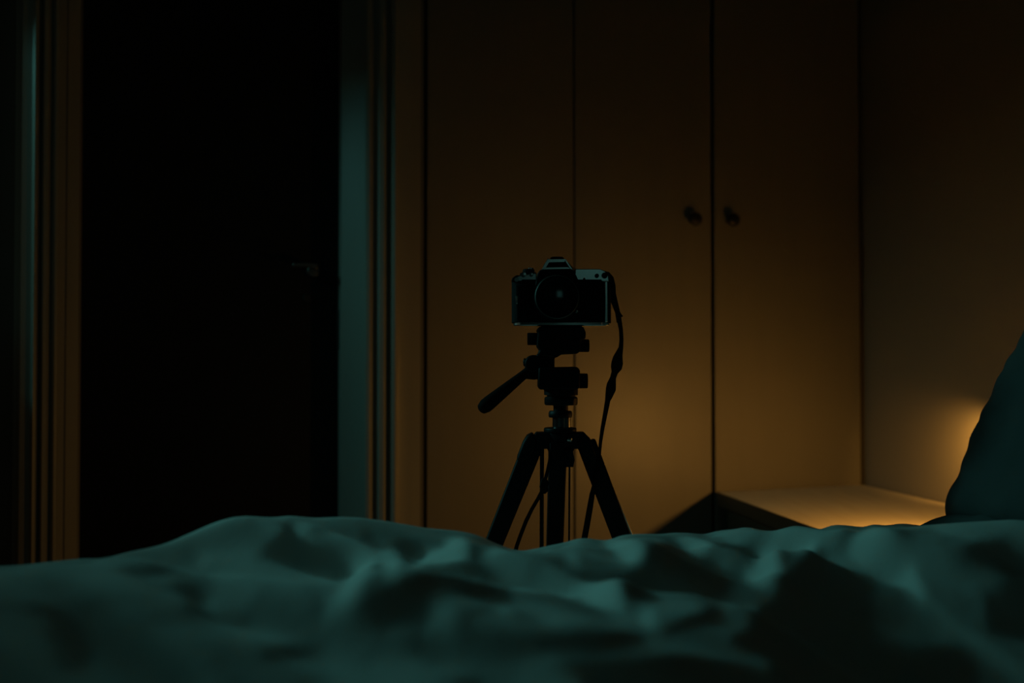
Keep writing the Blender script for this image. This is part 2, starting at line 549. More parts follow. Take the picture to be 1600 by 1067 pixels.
# ------------------------------------------------------------------ duvet: a height field of real folds
# heights of the crumpled cloth in fifths of a millimetre: one row per station along the bed,
# first the height at the near end of the row,then the rise from each point to the next across the bed
FOLDS = (
    (3004,0,0,0,0,0,0,0,0,0,0,0,0,0,0,0,0,0,0,0,0,0,0,0,0,0,0,0,0,0,7,12,11,12,11,12,11,12,11,12,11,11,12,11,10,11,11,10,11,10,10,10,10,10,9,10,9,10,9,9,9,8,9,8,9,9,9,9,8,7,8,7,7,8,7,8,9,8,6,6,6,5,5,3,-1,-3,-4,-5,-5,-5,-5,-6,-6,-5,-6,-6,-6,-6,-7,-6,-6,-6,-6,-7,-6,-6,-6,-7,-6,-6,-8,-8,-10,-6,-4,-7,-10,-9,-7,-6,-7,-6,-6,-7,-6,-6,-6,-7,-6,-6,-6,-7),
    (3004,0,0,0,0,0,0,0,0,0,0,0,0,0,0,0,0,0,0,0,0,0,0,0,0,0,0,0,0,0,11,11,12,12,11,12,11,12,11,12,11,11,11,11,11,11,10,11,10,10,11,10,9,10,10,9,9,10,9,9,8,9,9,8,9,9,9,9,7,8,7,7,8,7,8,8,9,7,6,6,6,5,4,2,-2,-3,-5,-5,-5,-5,-5,-6,-5,-6,-6,-6,-6,-6,-7,-6,-6,-6,-6,-7,-6,-6,-6,-7,-6,-6,-9,-8,-10,-4,-5,-9,-9,-8,-7,-6,-7,-6,-6,-7,-6,-6,-6,-7,-6,-6,-6,-7),
    (3004,0,0,0,0,0,0,0,0,0,0,0,0,0,0,0,0,0,0,0,0,0,0,0,0,0,0,0,0,3,12,11,12,11,12,12,11,12,11,11,12,11,11,11,11,10,11,10,11,10,10,10,10,9,10,9,10,9,9,9,8,9,9,8,9,9,9,8,8,7,8,7,7,7,8,9,8,7,6,6,6,5,3,1,-3,-4,-4,-5,-5,-6,-5,-6,-5,-6,-6,-6,-6,-6,-7,-6,-6,-6,-6,-7,-6,-6,-6,-7,-6,-7,-8,-10,-7,-4,-7,-9,-9,-8,-6,-6,-7,-6,-7,-6,-6,-6,-7,-6,-6,-6,-7,-6),
    (3004,0,0,0,0,0,0,0,0,0,0,0,0,0,0,0,0,0,0,0,0,0,0,0,0,0,0,0,0,7,12,11,12,11,12,11,12,11,12,11,11,12,11,10,11,11,10,11,10,10,10,10,10,9,10,9,10,9,9,9,8,9,8,9,9,9,9,8,7,8,7,7,8,7,8,9,8,6,6,6,5,5,3,-1,-3,-4,-5,-5,-5,-5,-6,-6,-5,-6,-6,-6,-6,-7,-6,-6,-6,-6,-7,-6,-6,-6,-6,-7,-6,-8,-8,-10,-6,-4,-7,-10,-9,-7,-6,-7,-6,-6,-7,-6,-6,-6,-7,-6,-6,-6,-7,-6),
    (3004,0,0,0,0,0,0,0,0,0,0,0,0,0,0,0,0,0,0,0,0,0,0,0,0,0,0,0,0,11,11,12,12,11,12,11,12,11,12,11,11,11,11,11,11,10,11,10,10,11,9,10,10,10,9,9,10,9,9,8,9,9,8,9,9,9,9,7,8,7,7,8,7,8,8,9,7,6,6,6,5,4,2,-2,-3,-5,-5,-5,-5,-5,-6,-5,-6,-6,-6,-6,-6,-7,-6,-6,-6,-6,-7,-6,-6,-6,-7,-6,-6,-9,-8,-10,-4,-5,-9,-9,-8,-7,-6,-7,-6,-6,-7,-6,-6,-6,-7,-6,-6,-6,-7,-6),
    (3004,0,0,0,0,0,0,0,0,0,0,0,0,0,0,0,0,0,0,0,0,0,0,0,0,0,0,0,3,12,11,12,11,12,12,11,12,11,11,12,11,11,11,11,10,11,10,11,10,10,10,10,9,10,9,10,9,9,9,8,9,9,8,9,9,9,8,8,7,8,7,7,7,8,9,8,7,6,6,6,5,3,1,-3,-4,-4,-5,-5,-6,-5,-6,-5,-6,-6,-6,-6,-6,-7,-6,-6,-6,-6,-7,-6,-6,-6,-7,-6,-7,-8,-10,-7,-4,-6,-10,-9,-8,-6,-6,-7,-6,-7,-6,-6,-6,-7,-6,-6,-6,-7,-6,-6),
    (3004,0,0,0,0,0,0,0,0,0,0,0,0,0,0,0,0,0,0,0,0,0,0,0,0,0,0,0,7,12,11,12,11,12,11,12,11,12,11,11,12,11,10,11,11,10,11,10,10,10,10,10,9,10,9,10,9,9,8,9,9,8,9,9,9,9,8,7,8,7,7,8,7,8,9,8,6,6,6,5,5,3,-1,-3,-4,-5,-5,-5,-5,-6,-6,-5,-6,-6,-6,-6,-7,-6,-6,-6,-6,-7,-6,-6,-6,-6,-7,-6,-8,-8,-10,-6,-4,-7,-10,-9,-7,-6,-7,-6,-6,-7,-6,-6,-6,-7,-6,-6,-6,-7,-6,-6),
    (3004,0,0,0,0,0,0,0,0,0,0,0,0,0,0,0,0,0,0,0,0,0,0,0,0,0,0,0,11,11,12,12,11,12,11,12,11,12,11,11,11,11,11,11,10,11,10,10,11,9,10,10,10,9,9,10,9,9,8,9,9,8,9,9,9,9,7,8,7,7,8,7,8,8,9,7,6,6,6,5,4,2,-2,-3,-5,-5,-5,-5,-5,-6,-5,-6,-6,-6,-6,-6,-7,-6,-6,-6,-6,-7,-6,-6,-6,-7,-6,-6,-8,-9,-10,-4,-5,-8,-10,-8,-7,-6,-7,-6,-6,-7,-6,-6,-6,-7,-6,-6,-6,-7,-6,-6),
    (3004,0,0,0,0,0,0,0,0,0,0,0,0,0,0,0,0,0,0,0,0,0,0,0,0,0,0,3,12,11,12,11,12,12,11,12,11,11,12,11,11,11,11,10,11,10,11,10,10,10,10,9,10,9,10,9,9,9,8,9,9,8,9,9,9,8,8,7,8,7,7,7,8,9,8,7,6,6,6,5,3,1,-3,-4,-4,-5,-5,-6,-5,-6,-5,-6,-6,-6,-6,-6,-7,-6,-6,-6,-6,-7,-6,-6,-6,-7,-6,-7,-8,-10,-7,-4,-6,-10,-9,-8,-6,-6,-7,-6,-6,-7,-6,-6,-7,-6,-6,-6,-7,-6,-6,-6),
    (3004,0,0,0,0,0,0,0,0,0,0,0,0,0,0,0,0,0,0,0,0,0,0,0,0,0,0,7,12,11,12,11,12,11,12,11,12,11,11,11,11,11,11,11,10,11,10,10,10,10,10,9,10,9,10,9,9,8,9,9,8,9,9,9,9,8,7,8,7,7,8,7,8,9,8,6,6,6,5,5,3,-1,-3,-4,-5,-5,-5,-5,-6,-6,-5,-6,-6,-6,-6,-6,-7,-6,-6,-6,-7,-6,-6,-6,-6,-7,-6,-8,-8,-10,-6,-4,-7,-10,-9,-7,-6,-6,-7,-6,-7,-6,-6,-6,-7,-6,-6,-6,-7,-6,-6,-7),
    (3004,0,0,0,0,0,0,0,0,0,0,0,0,0,0,0,0,0,0,0,0,0,0,0,0,0,0,11,11,12,12,11,12,11,12,11,12,11,11,11,11,11,11,10,11,10,10,11,9,10,10,10,9,9,10,9,9,8,9,9,8,9,9,9,9,7,8,7,7,8,7,7,9,9,7,6,6,6,5,4,2,-2,-3,-5,-5,-4,-6,-5,-6,-5,-6,-6,-6,-6,-6,-7,-6,-6,-6,-6,-7,-6,-6,-6,-7,-6,-6,-8,-9,-9,-5,-5,-8,-10,-8,-7,-6,-7,-6,-6,-7,-6,-6,-6,-7,-6,-6,-6,-7,-6,-6,-7),
    (3004,0,0,0,0,0,0,0,0,0,0,0,0,0,0,0,0,0,0,0,0,0,0,0,0,0,3,12,11,12,11,12,12,11,12,11,11,12,11,11,11,11,10,11,10,11,10,10,10,10,9,10,9,9,10,9,9,8,9,9,8,9,9,9,8,8,7,8,7,7,7,8,9,8,7,6,6,6,5,3,1,-3,-4,-4,-5,-5,-5,-6,-6,-5,-6,-6,-6,-6,-6,-7,-6,-6,-6,-6,-7,-6,-6,-6,-7,-6,-7,-8,-10,-7,-4,-6,-10,-9,-8,-6,-6,-7,-6,-6,-7,-6,-6,-6,-7,-6,-6,-6,-7,-6,-6,-7),
    (3004,0,0,0,0,0,0,0,0,0,0,0,0,0,0,0,0,0,0,0,0,0,0,0,0,0,7,12,11,12,11,12,11,12,11,12,11,11,11,11,11,11,11,10,11,10,10,10,10,10,9,10,9,10,9,9,8,9,9,8,9,9,9,9,8,7,8,7,7,8,7,8,9,8,6,6,6,5,5,3,-1,-3,-4,-5,-5,-5,-5,-6,-6,-5,-6,-6,-6,-6,-6,-7,-6,-6,-6,-7,-6,-6,-6,-6,-7,-6,-8,-8,-10,-6,-4,-7,-10,-9,-7,-6,-6,-7,-6,-7,-6,-6,-6,-7,-6,-6,-6,-7,-6,-6,-7,-5),
    (3004,0,0,0,0,0,0,0,0,0,0,0,0,0,0,0,0,0,0,0,0,0,0,0,0,0,11,11,12,11,12,12,11,12,11,12,11,11,11,11,11,11,10,11,10,10,10,10,10,10,10,9,9,10,9,9,8,9,9,8,9,9,9,9,7,8,7,7,8,7,7,9,9,7,6,6,6,5,4,2,-2,-3,-5,-4,-5,-6,-5,-6,-5,-6,-6,-6,-6,-6,-7,-6,-6,-6,-6,-7,-6,-6,-6,-7,-6,-6,-8,-9,-9,-5,-5,-8,-10,-8,-7,-6,-7,-6,-6,-7,-6,-6,-6,-7,-6,-6,-6,-7,-6,-6,-7,-5),
    (3004,0,0,0,0,0,0,0,0,0,0,0,0,0,0,0,0,0,0,0,0,0,0,0,0,3,12,11,12,11,12,11,12,12,11,11,12,11,11,11,11,10,11,10,11,10,10,10,9,10,10,9,9,10,9,9,8,9,8,9,9,9,9,8,8,7,8,7,7,7,8,9,8,7,6,6,6,5,3,1,-3,-4,-4,-5,-5,-5,-6,-6,-5,-6,-6,-6,-6,-6,-7,-6,-6,-6,-6,-7,-6,-6,-6,-7,-6,-7,-8,-10,-7,-4,-6,-10,-9,-8,-6,-6,-7,-6,-6,-7,-6,-6,-6,-7,-6,-6,-6,-7,-6,-6,-7,-3),
    (3004,0,0,0,0,0,0,0,0,0,0,0,0,0,0,0,0,0,0,0,0,0,0,0,0,7,12,11,12,11,12,11,12,11,12,11,11,11,11,11,11,11,10,11,10,10,10,10,10,9,10,9,10,9,9,8,9,9,8,9,9,9,9,8,7,8,7,7,8,7,8,9,7,7,6,6,5,5,3,-1,-3,-4,-5,-5,-5,-5,-6,-6,-5,-6,-6,-6,-6,-6,-7,-6,-6,-6,-6,-7,-6,-6,-6,-7,-6,-8,-8,-10,-6,-4,-7,-10,-9,-7,-6,-6,-7,-6,-7,-6,-6,-6,-7,-6,-6,-6,-7,-6,-6,-7,-5,-1),
    (3004,0,0,0,0,0,0,0,0,0,0,0,0,0,0,0,0,0,0,0,0,0,0,0,0,11,11,12,11,12,12,11,12,11,12,11,11,11,11,11,11,10,11,10,10,10,10,10,10,10,9,9,10,9,9,8,9,9,8,9,9,9,9,7,8,7,7,8,7,7,9,9,7,6,6,6,5,4,2,-2,-3,-5,-4,-5,-6,-5,-6,-5,-6,-6,-6,-6,-6,-7,-6,-6,-6,-6,-7,-6,-6,-6,-7,-6,-6,-8,-9,-9,-5,-5,-8,-10,-8,-7,-6,-7,-6,-6,-7,-6,-6,-6,-7,-6,-6,-6,-7,-6,-6,-7,-5,2),
    (3004,0,0,0,0,0,0,0,0,0,0,0,0,0,0,0,0,0,0,0,0,0,0,0,3,12,11,12,11,12,11,12,12,11,11,12,11,11,11,11,10,11,10,11,10,10,10,9,10,10,9,9,10,9,8,9,9,8,9,9,9,9,8,8,7,8,7,7,7,8,9,8,7,6,6,6,5,3,1,-3,-4,-4,-5,-5,-5,-6,-6,-5,-6,-6,-6,-6,-6,-7,-6,-6,-6,-6,-7,-6,-6,-6,-7,-6,-7,-8,-10,-7,-4,-6,-10,-9,-7,-7,-6,-7,-6,-6,-7,-6,-6,-6,-7,-6,-6,-6,-7,-6,-6,-7,-3,3),
    (3004,0,0,0,0,0,0,0,0,0,0,0,0,0,0,0,0,0,0,0,0,0,0,0,7,12,11,12,11,12,11,12,11,12,11,11,11,11,11,11,11,10,11,10,10,10,10,10,9,10,9,10,9,9,8,9,9,8,9,9,9,9,8,7,8,7,7,7,8,8,9,7,7,6,6,5,5,3,-1,-3,-4,-5,-5,-5,-5,-6,-5,-6,-6,-6,-6,-6,-6,-7,-6,-6,-6,-6,-7,-6,-6,-6,-7,-6,-8,-8,-10,-6,-4,-7,-10,-9,-7,-6,-6,-7,-6,-7,-6,-6,-6,-7,-6,-6,-6,-7,-6,-6,-7,-5,-1,4),
    (3004,0,0,0,0,0,0,0,0,0,0,0,0,0,0,0,0,0,0,0,0,0,0,0,11,11,12,11,12,12,11,12,11,12,11,11,11,11,11,11,10,11,10,10,10,10,10,10,9,10,9,10,9,9,8,9,9,8,9,9,9,9,7,8,7,7,8,7,7,9,9,7,6,6,6,5,4,2,-2,-3,-5,-4,-5,-6,-5,-6,-5,-6,-6,-6,-6,-6,-7,-6,-6,-6,-6,-7,-6,-6,-6,-6,-7,-6,-8,-9,-9,-5,-5,-8,-10,-8,-7,-6,-7,-6,-6,-7,-6,-6,-6,-7,-6,-6,-6,-7,-6,-6,-7,-5,2,4),
    (3004,0,0,0,0,0,0,0,0,0,0,0,0,0,0,0,0,0,0,0,0,0,0,3,12,11,12,11,12,11,12,11,12,11,12,11,11,11,11,10,11,10,11,10,10,10,9,10,10,9,9,10,9,8,9,9,8,9,9,9,9,8,8,7,7,8,7,7,8,9,8,7,6,6,6,5,3,1,-3,-4,-4,-5,-5,-5,-6,-6,-5,-6,-6,-6,-6,-6,-7,-6,-6,-6,-6,-7,-6,-6,-6,-7,-6,-7,-8,-10,-7,-4,-6,-10,-9,-7,-7,-6,-7,-6,-6,-7,-6,-6,-6,-7,-6,-6,-6,-7,-6,-6,-7,-3,3,5),
    (3004,0,0,0,0,0,0,0,0,0,0,0,0,0,0,0,0,0,0,0,0,0,0,7,11,12,12,11,12,11,12,11,12,11,11,11,11,11,11,11,10,11,10,10,10,10,10,9,10,9,9,10,9,8,9,9,8,9,9,9,9,8,7,8,7,7,7,8,8,9,7,7,6,6,5,5,3,-1,-3,-4,-5,-5,-5,-5,-6,-5,-6,-6,-6,-6,-6,-6,-7,-6,-6,-6,-6,-7,-6,-6,-6,-7,-6,-8,-8,-10,-6,-4,-7,-10,-9,-7,-6,-6,-7,-6,-7,-6,-6,-6,-7,-6,-6,-6,-7,-6,-6,-7,-5,-1,4,4),
    (3004,0,0,0,0,0,0,0,0,0,0,0,0,0,0,0,0,0,0,0,0,0,0,11,11,12,11,12,12,11,12,11,11,12,11,11,11,11,11,10,11,10,10,10,10,10,10,9,10,9,10,9,9,8,9,9,8,9,9,9,9,7,8,7,7,8,7,7,9,9,7,6,6,6,5,4,2,-2,-3,-5,-4,-5,-6,-5,-6,-5,-6,-6,-6,-6,-6,-6,-7,-6,-6,-6,-7,-6,-6,-6,-6,-7,-6,-8,-9,-9,-5,-5,-8,-10,-8,-7,-6,-7,-6,-6,-7,-6,-6,-6,-7,-6,-6,-6,-7,-6,-6,-7,-5,2,4,3),
    (3004,0,0,0,0,0,0,0,0,0,0,0,0,0,0,0,0,0,0,0,0,0,3,12,11,12,11,12,11,12,11,12,11,12,11,11,11,10,11,11,10,11,10,10,10,9,10,10,9,9,10,9,8,9,9,8,9,9,9,9,8,8,7,7,8,7,7,8,9,8,7,6,6,6,5,3,1,-3,-4,-4,-5,-5,-5,-6,-6,-5,-6,-6,-6,-6,-6,-7,-6,-6,-6,-6,-7,-6,-6,-6,-7,-6,-7,-8,-10,-7,-4,-6,-10,-9,-7,-7,-6,-7,-6,-6,-7,-6,-6,-6,-7,-6,-6,-6,-7,-6,-6,-7,-3,2,4,4),
    (3004,0,0,0,0,0,0,0,0,0,0,0,0,0,0,0,0,0,0,0,0,0,7,11,12,12,11,12,11,12,11,12,11,11,11,11,11,11,11,10,11,10,10,10,10,10,9,10,9,9,10,9,8,9,9,8,9,9,9,9,8,7,8,7,7,7,8,8,9,7,7,6,6,5,5,3,-1,-3,-4,-5,-5,-5,-5,-6,-5,-6,-6,-6,-6,-6,-6,-7,-6,-6,-6,-6,-7,-6,-6,-6,-7,-6,-8,-8,-10,-6,-4,-7,-10,-9,-7,-6,-6,-7,-6,-7,-6,-6,-6,-7,-6,-6,-6,-7,-6,-6,-6,-6,-4,1,7,7),
    (3004,0,0,0,0,0,0,0,0,0,0,0,0,0,0,0,0,0,0,0,0,0,11,11,12,11,12,12,11,12,11,11,12,11,11,11,11,11,10,11,10,10,10,10,10,10,9,10,9,10,9,8,9,9,9,8,9,9,9,9,7,8,7,7,8,7,7,9,9,7,6,6,6,5,4,2,-2,-3,-5,-4,-5,-6,-5,-6,-5,-6,-6,-6,-6,-6,-6,-7,-6,-6,-6,-7,-6,-6,-6,-6,-7,-6,-8,-9,-9,-5,-5,-8,-10,-8,-7,-6,-7,-6,-6,-7,-6,-6,-6,-7,-6,-6,-6,-6,-6,-5,-6,-6,-4,0,8,8),
    (3004,0,0,0,0,0,0,0,0,0,0,0,0,0,0,0,0,0,0,0,0,3,12,11,12,11,12,11,12,11,12,11,12,11,11,11,10,11,11,10,10,11,10,10,9,10,10,9,9,10,9,8,9,9,8,9,9,9,9,8,8,7,7,8,7,7,8,9,8,7,6,6,6,5,3,1,-3,-4,-4,-5,-5,-5,-6,-6,-5,-6,-6,-6,-6,-6,-7,-6,-6,-6,-6,-7,-6,-6,-6,-7,-6,-7,-8,-10,-7,-4,-6,-10,-9,-7,-7,-6,-7,-6,-6,-7,-6,-6,-6,-6,-6,-5,-6,-5,-6,-6,-6,-5,-5,1,9,9),
    (3004,0,0,0,0,0,0,0,0,0,0,0,0,0,0,0,0,0,0,0,0,7,11,12,12,11,12,11,12,11,12,11,11,11,11,11,11,11,10,11,10,10,10,10,10,9,10,9,9,10,9,8,9,9,8,9,9,9,9,8,7,8,7,7,7,8,8,9,7,7,6,6,5,5,3,-1,-3,-4,-5,-5,-5,-5,-6,-5,-6,-6,-6,-6,-6,-6,-7,-6,-6,-6,-6,-7,-6,-6,-6,-7,-6,-8,-8,-10,-6,-4,-7,-10,-9,-7,-6,-6,-7,-6,-6,-6,-5,-6,-6,-5,-6,-5,-6,-5,-6,-6,-6,-6,-4,1,10,8),
    (3004,0,0,0,0,0,0,0,0,0,0,0,0,0,0,0,0,0,0,0,0,11,11,12,11,12,12,11,12,11,11,12,11,11,11,11,11,10,11,10,10,10,10,10,10,9,10,9,9,10,8,9,9,9,8,9,9,9,9,7,8,7,7,8,7,7,9,9,7,6,6,6,5,4,2,-2,-3,-5,-4,-5,-6,-5,-6,-5,-6,-6,-6,-6,-6,-6,-7,-6,-6,-6,-7,-6,-6,-6,-6,-7,-6,-8,-9,-9,-5,-5,-8,-9,-8,-7,-5,-6,-6,-7,-6,-5,-6,-5,-6,-5,-6,-5,-6,-6,-5,-6,-6,-6,-5,0,12,10),
    (3004,0,0,0,0,0,0,0,0,0,0,0,0,0,0,0,0,0,0,0,3,12,11,12,11,12,11,12,11,12,11,11,12,11,11,10,11,11,10,10,11,10,10,9,10,10,9,9,10,9,8,9,9,8,9,9,9,9,8,8,7,7,8,7,7,8,9,8,7,6,6,6,5,3,1,-3,-4,-4,-5,-5,-5,-6,-6,-5,-6,-6,-6,-6,-6,-7,-6,-6,-6,-6,-7,-6,-6,-6,-7,-6,-7,-8,-9,-9,-5,-5,-5,-6,-7,-9,-5,-4,-8,-8,-6,-5,-6,-5,-6,-5,-6,-6,-5,-6,-5,-6,-6,-7,-4,2,11,7),
    (3004,0,0,0,0,0,0,0,0,0,0,0,0,0,0,0,0,0,0,0,7,11,12,11,12,12,11,12,11,12,11,11,11,11,11,11,11,10,11,10,10,10,10,10,9,10,9,9,10,8,9,9,9,8,9,9,9,9,8,7,8,7,7,7,8,8,9,7,7,6,6,5,5,3,-1,-3,-4,-5,-5,-5,-5,-6,-5,-6,-6,-6,-6,-6,-6,-7,-6,-6,-6,-6,-7,-6,-6,-6,-7,-9,-9,-6,-6,-8,-7,-6,-5,-4,-4,-7,-7,-4,-8,-8,-6,-5,-6,-5,-6,-6,-5,-6,-5,-6,-6,-6,-6,-6,-5,1,10,9),
    (3004,0,0,0,0,0,0,0,0,0,0,0,0,0,0,0,0,0,0,0,11,11,12,11,12,11,12,12,11,11,12,11,11,11,11,11,10,11,10,10,10,10,10,10,9,10,9,9,10,8,9,9,9,8,9,9,9,9,7,8,7,7,8,7,7,9,9,7,6,6,6,5,4,2,-2,-3,-5,-4,-5,-6,-5,-6,-5,-6,-6,-6,-6,-6,-6,-7,-6,-6,-6,-7,-7,-9,-9,-8,-6,-7,-5,-6,-6,-6,-6,-6,-5,-6,-6,-5,-4,-3,-9,-7,-6,-6,-5,-6,-5,-6,-5,-6,-6,-5,-6,-6,-7,-6,-6,2,12,7),
    (3004,0,0,0,0,0,0,0,0,0,0,0,0,0,0,0,0,0,0,3,12,11,12,11,12,11,12,11,12,11,11,12,11,11,10,11,11,10,10,11,10,10,9,10,10,9,9,10,8,9,9,9,8,9,9,9,9,8,8,7,7,8,7,7,8,9,8,7,6,6,6,5,3,1,-3,-4,-4,-5,-5,-5,-6,-6,-5,-6,-6,-6,-6,-6,-6,-7,-8,-10,-8,-7,-7,-6,-6,-6,-6,-6,-5,-6,-6,-5,-6,-6,-9,-7,-6,-4,0,-3,-8,-7,-6,-6,-5,-6,-5,-6,-6,-5,-6,-6,-6,-6,-7,-6,-5,1,11,9),
    (3004,0,0,0,0,0,0,0,0,0,0,0,0,0,0,0,0,0,0,7,11,12,11,12,12,11,12,11,12,11,11,11,11,11,11,11,10,11,10,10,10,10,10,9,10,9,9,10,8,9,9,9,8,9,9,9,9,8,7,8,7,7,7,8,8,9,7,7,6,6,5,5,3,-1,-3,-4,-5,-5,-5,-5,-6,-5,-6,-6,-6,-6,-9,-10,-7,-7,-7,-6,-6,-6,-6,-6,-5,-6,-6,-5,-6,-5,-6,-6,-8,-6,-6,-6,-7,-5,0,-2,-9,-7,-5,-6,-6,-5,-6,-5,-6,-6,-6,-6,-6,-7,-6,-6,-4,2,10,8),
    (3004,0,0,0,0,0,0,0,0,0,0,0,0,0,0,0,0,0,0,11,11,12,11,12,11,12,12,11,11,12,11,11,11,11,11,10,11,10,10,10,10,10,10,9,10,9,9,10,8,9,9,8,9,9,9,9,9,7,8,7,7,8,7,7,9,9,7,6,6,6,5,4,2,-2,-3,-5,-4,-5,-6,-5,-6,-6,-10,-8,-8,-6,-7,-6,-6,-5,-6,-6,-5,-6,-6,-5,-6,-5,-6,-6,-5,-6,-6,-8,-5,-2,-5,-8,-9,-6,-3,-3,-6,-6,-6,-5,-6,-6,-5,-6,-6,-6,-6,-7,-6,-6,-6,-6,-4,1,10,8),
    (3004,0,0,0,0,0,0,0,0,0,0,0,0,0,0,0,0,0,3,12,11,12,11,12,11,12,11,12,11,11,12,11,11,10,11,11,10,10,11,10,10,9,10,10,9,9,9,9,9,9,9,8,9,9,9,9,8,8,7,7,8,7,7,8,9,8,7,6,6,6,5,3,1,-3,-4,-4,-5,-7,-9,-8,-8,-6,-6,-6,-6,-5,-6,-5,-5,-6,-5,-6,-5,-6,-5,-6,-5,-6,-5,-6,-5,-6,-7,-6,-3,-2,-6,-9,-9,-6,-4,-4,-6,-6,-5,-6,-6,-5,-6,-6,-6,-6,-7,-7,-6,-6,-5,-6,-4,2,10,8),
    (3004,0,0,0,0,0,0,0,0,0,0,0,0,0,0,0,0,0,7,11,12,11,12,12,11,12,11,12,11,11,11,11,11,11,11,10,11,10,10,10,10,10,9,10,9,9,9,9,9,9,9,8,9,9,9,9,8,7,8,7,7,7,8,8,9,7,7,6,6,5,5,3,-1,-7,-9,-8,-7,-7,-7,-6,-5,-5,-4,-5,-4,-5,-4,-5,-5,-5,-5,-5,-6,-5,-5,-6,-5,-6,-6,-5,-5,-5,-7,-9,-4,0,-5,-9,-8,-6,-5,-5,-6,-5,-6,-6,-5,-6,-6,-6,-7,-7,-7,-6,-6,-5,-6,-4,-3,1,9,8),
    (3004,0,0,0,0,0,0,0,0,0,0,0,0,0,0,0,0,0,11,11,12,11,12,11,12,12,11,11,12,11,11,11,11,11,10,11,10,10,10,10,10,10,9,10,9,9,9,9,9,9,8,9,9,9,9,9,7,8,7,7,8,7,7,9,9,7,6,6,5,1,-1,-4,-7,-7,-7,-6,-6,-5,-5,-4,-3,-3,-4,-3,-3,-4,-4,-4,-4,-5,-4,-5,-5,-5,-6,-5,-6,-5,-6,-5,-3,-4,-10,-11,-4,1,-3,-9,-9,-6,-5,-5,-6,-6,-5,-6,-6,-6,-6,-7,-7,-8,-6,-6,-6,-5,-4,-4,-4,1,9,8),
    (3004,0,0,0,0,0,0,0,0,0,0,0,0,0,0,0,0,3,12,11,12,11,12,11,12,11,12,11,11,12,11,11,10,11,11,10,10,11,10,10,9,10,10,9,9,9,9,9,9,9,8,9,9,9,9,8,8,7,7,8,7,7,8,9,6,3,3,2,1,-1,-4,-6,-7,-6,-5,-5,-4,-3,-3,-2,-2,-2,-2,-2,-2,-3,-3,-3,-4,-4,-5,-4,-5,-5,-5,-6,-5,-6,-5,-4,-1,-6,-11,-10,-4,-3,-3,-8,-7,-6,-5,-6,-6,-5,-6,-6,-6,-6,-8,-7,-7,-7,-6,-6,-5,-4,-5,-4,-4,0,8,9),
    (3004,0,0,0,0,0,0,0,0,0,0,0,0,0,0,0,0,7,11,12,11,12,12,11,12,11,12,11,11,11,11,11,11,11,10,11,10,10,10,10,10,9,10,9,9,9,9,9,9,9,8,9,9,9,9,8,7,7,8,7,5,4,4,3,5,3,2,1,-1,-4,-5,-6,-5,-5,-4,-3,-2,-2,-1,-1,0,-1,0,-1,-1,-2,-3,-3,-4,-3,-4,-4,-5,-5,-5,-5,-6,-5,-5,-4,-2,-7,-10,-8,-6,-4,-5,-6,-6,-5,-6,-6,-5,-6,-6,-6,-7,-7,-8,-8,-6,-7,-5,-5,-5,-4,-4,-4,-3,0,8,8),
    (3004,0,0,0,0,0,0,0,0,0,0,0,0,0,0,0,0,11,11,12,11,12,11,12,11,12,11,12,11,11,11,11,10,11,11,10,10,10,10,10,10,9,10,9,9,9,9,9,9,8,9,9,9,9,9,7,4,4,4,4,4,3,4,2,3,3,2,-1,-3,-4,-6,-5,-4,-4,-2,-2,0,0,0,1,1,1,0,0,0,-2,-2,-3,-3,-3,-4,-3,-4,-5,-5,-6,-5,-6,-4,-2,-4,-9,-9,-7,-5,-5,-6,-5,-6,-6,-5,-6,-6,-5,-7,-7,-8,-8,-8,-7,-6,-6,-5,-4,-4,-4,-4,-4,-3,1,7,8),
    (3004,0,0,0,0,0,0,0,0,0,0,0,0,0,0,0,3,11,12,12,11,12,11,12,11,12,11,11,12,11,11,10,11,11,10,10,11,10,10,9,10,10,9,9,9,9,9,9,9,8,9,7,6,5,5,5,4,4,4,4,4,3,3,2,1,1,-1,-2,-4,-4,-5,-3,-3,-2,-1,0,1,2,2,2,2,2,1,1,0,-1,-2,-3,-2,-3,-2,-4,-4,-4,-6,-5,-6,-5,-3,-1,-4,-11,-10,-6,-6,-5,-5,-6,-6,-5,-6,-6,-5,-7,-7,-9,-8,-8,-8,-6,-5,-5,-4,-4,-4,-4,-3,-4,-3,2,8,7),
    (3004,0,0,0,0,0,0,0,0,0,0,0,0,0,0,0,7,11,12,11,12,12,11,12,11,12,11,11,11,11,11,11,11,10,10,11,10,10,10,10,9,10,9,9,9,9,9,6,5,5,5,5,6,5,6,5,5,4,3,4,3,3,2,2,0,-1,-3,-4,-5,-4,-4,-2,-1,0,1,2,3,3,3,4,3,3,2,1,0,-1,-2,-1,-2,-2,-2,-3,-4,-5,-5,-6,-5,-5,-3,-2,-6,-10,-8,-7,-5,-5,-6,-6,-5,-6,-5,-6,-7,-8,-8,-9,-9,-7,-7,-6,-4,-4,-3,-3,-3,-4,-4,-4,-3,2,9,6),
    (3004,0,0,0,0,0,0,0,0,0,0,0,0,0,0,0,11,11,12,11,12,11,12,11,12,11,12,11,11,11,11,10,11,11,10,10,10,10,10,10,9,10,9,6,5,5,5,5,5,5,5,6,5,6,5,6,5,4,4,3,3,2,1,0,-1,-2,-4,-4,-5,-4,-3,-1,-1,2,3,4,5,4,5,5,5,4,2,0,0,-1,-1,0,-1,-1,-2,-3,-4,-5,-6,-5,-5,-5,-2,-5,-8,-8,-7,-6,-5,-6,-5,-6,-5,-6,-6,-7,-8,-9,-10,-8,-8,-7,-6,-5,-4,-2,-3,-2,-2,-2,-4,-5,-5,0,9,8),
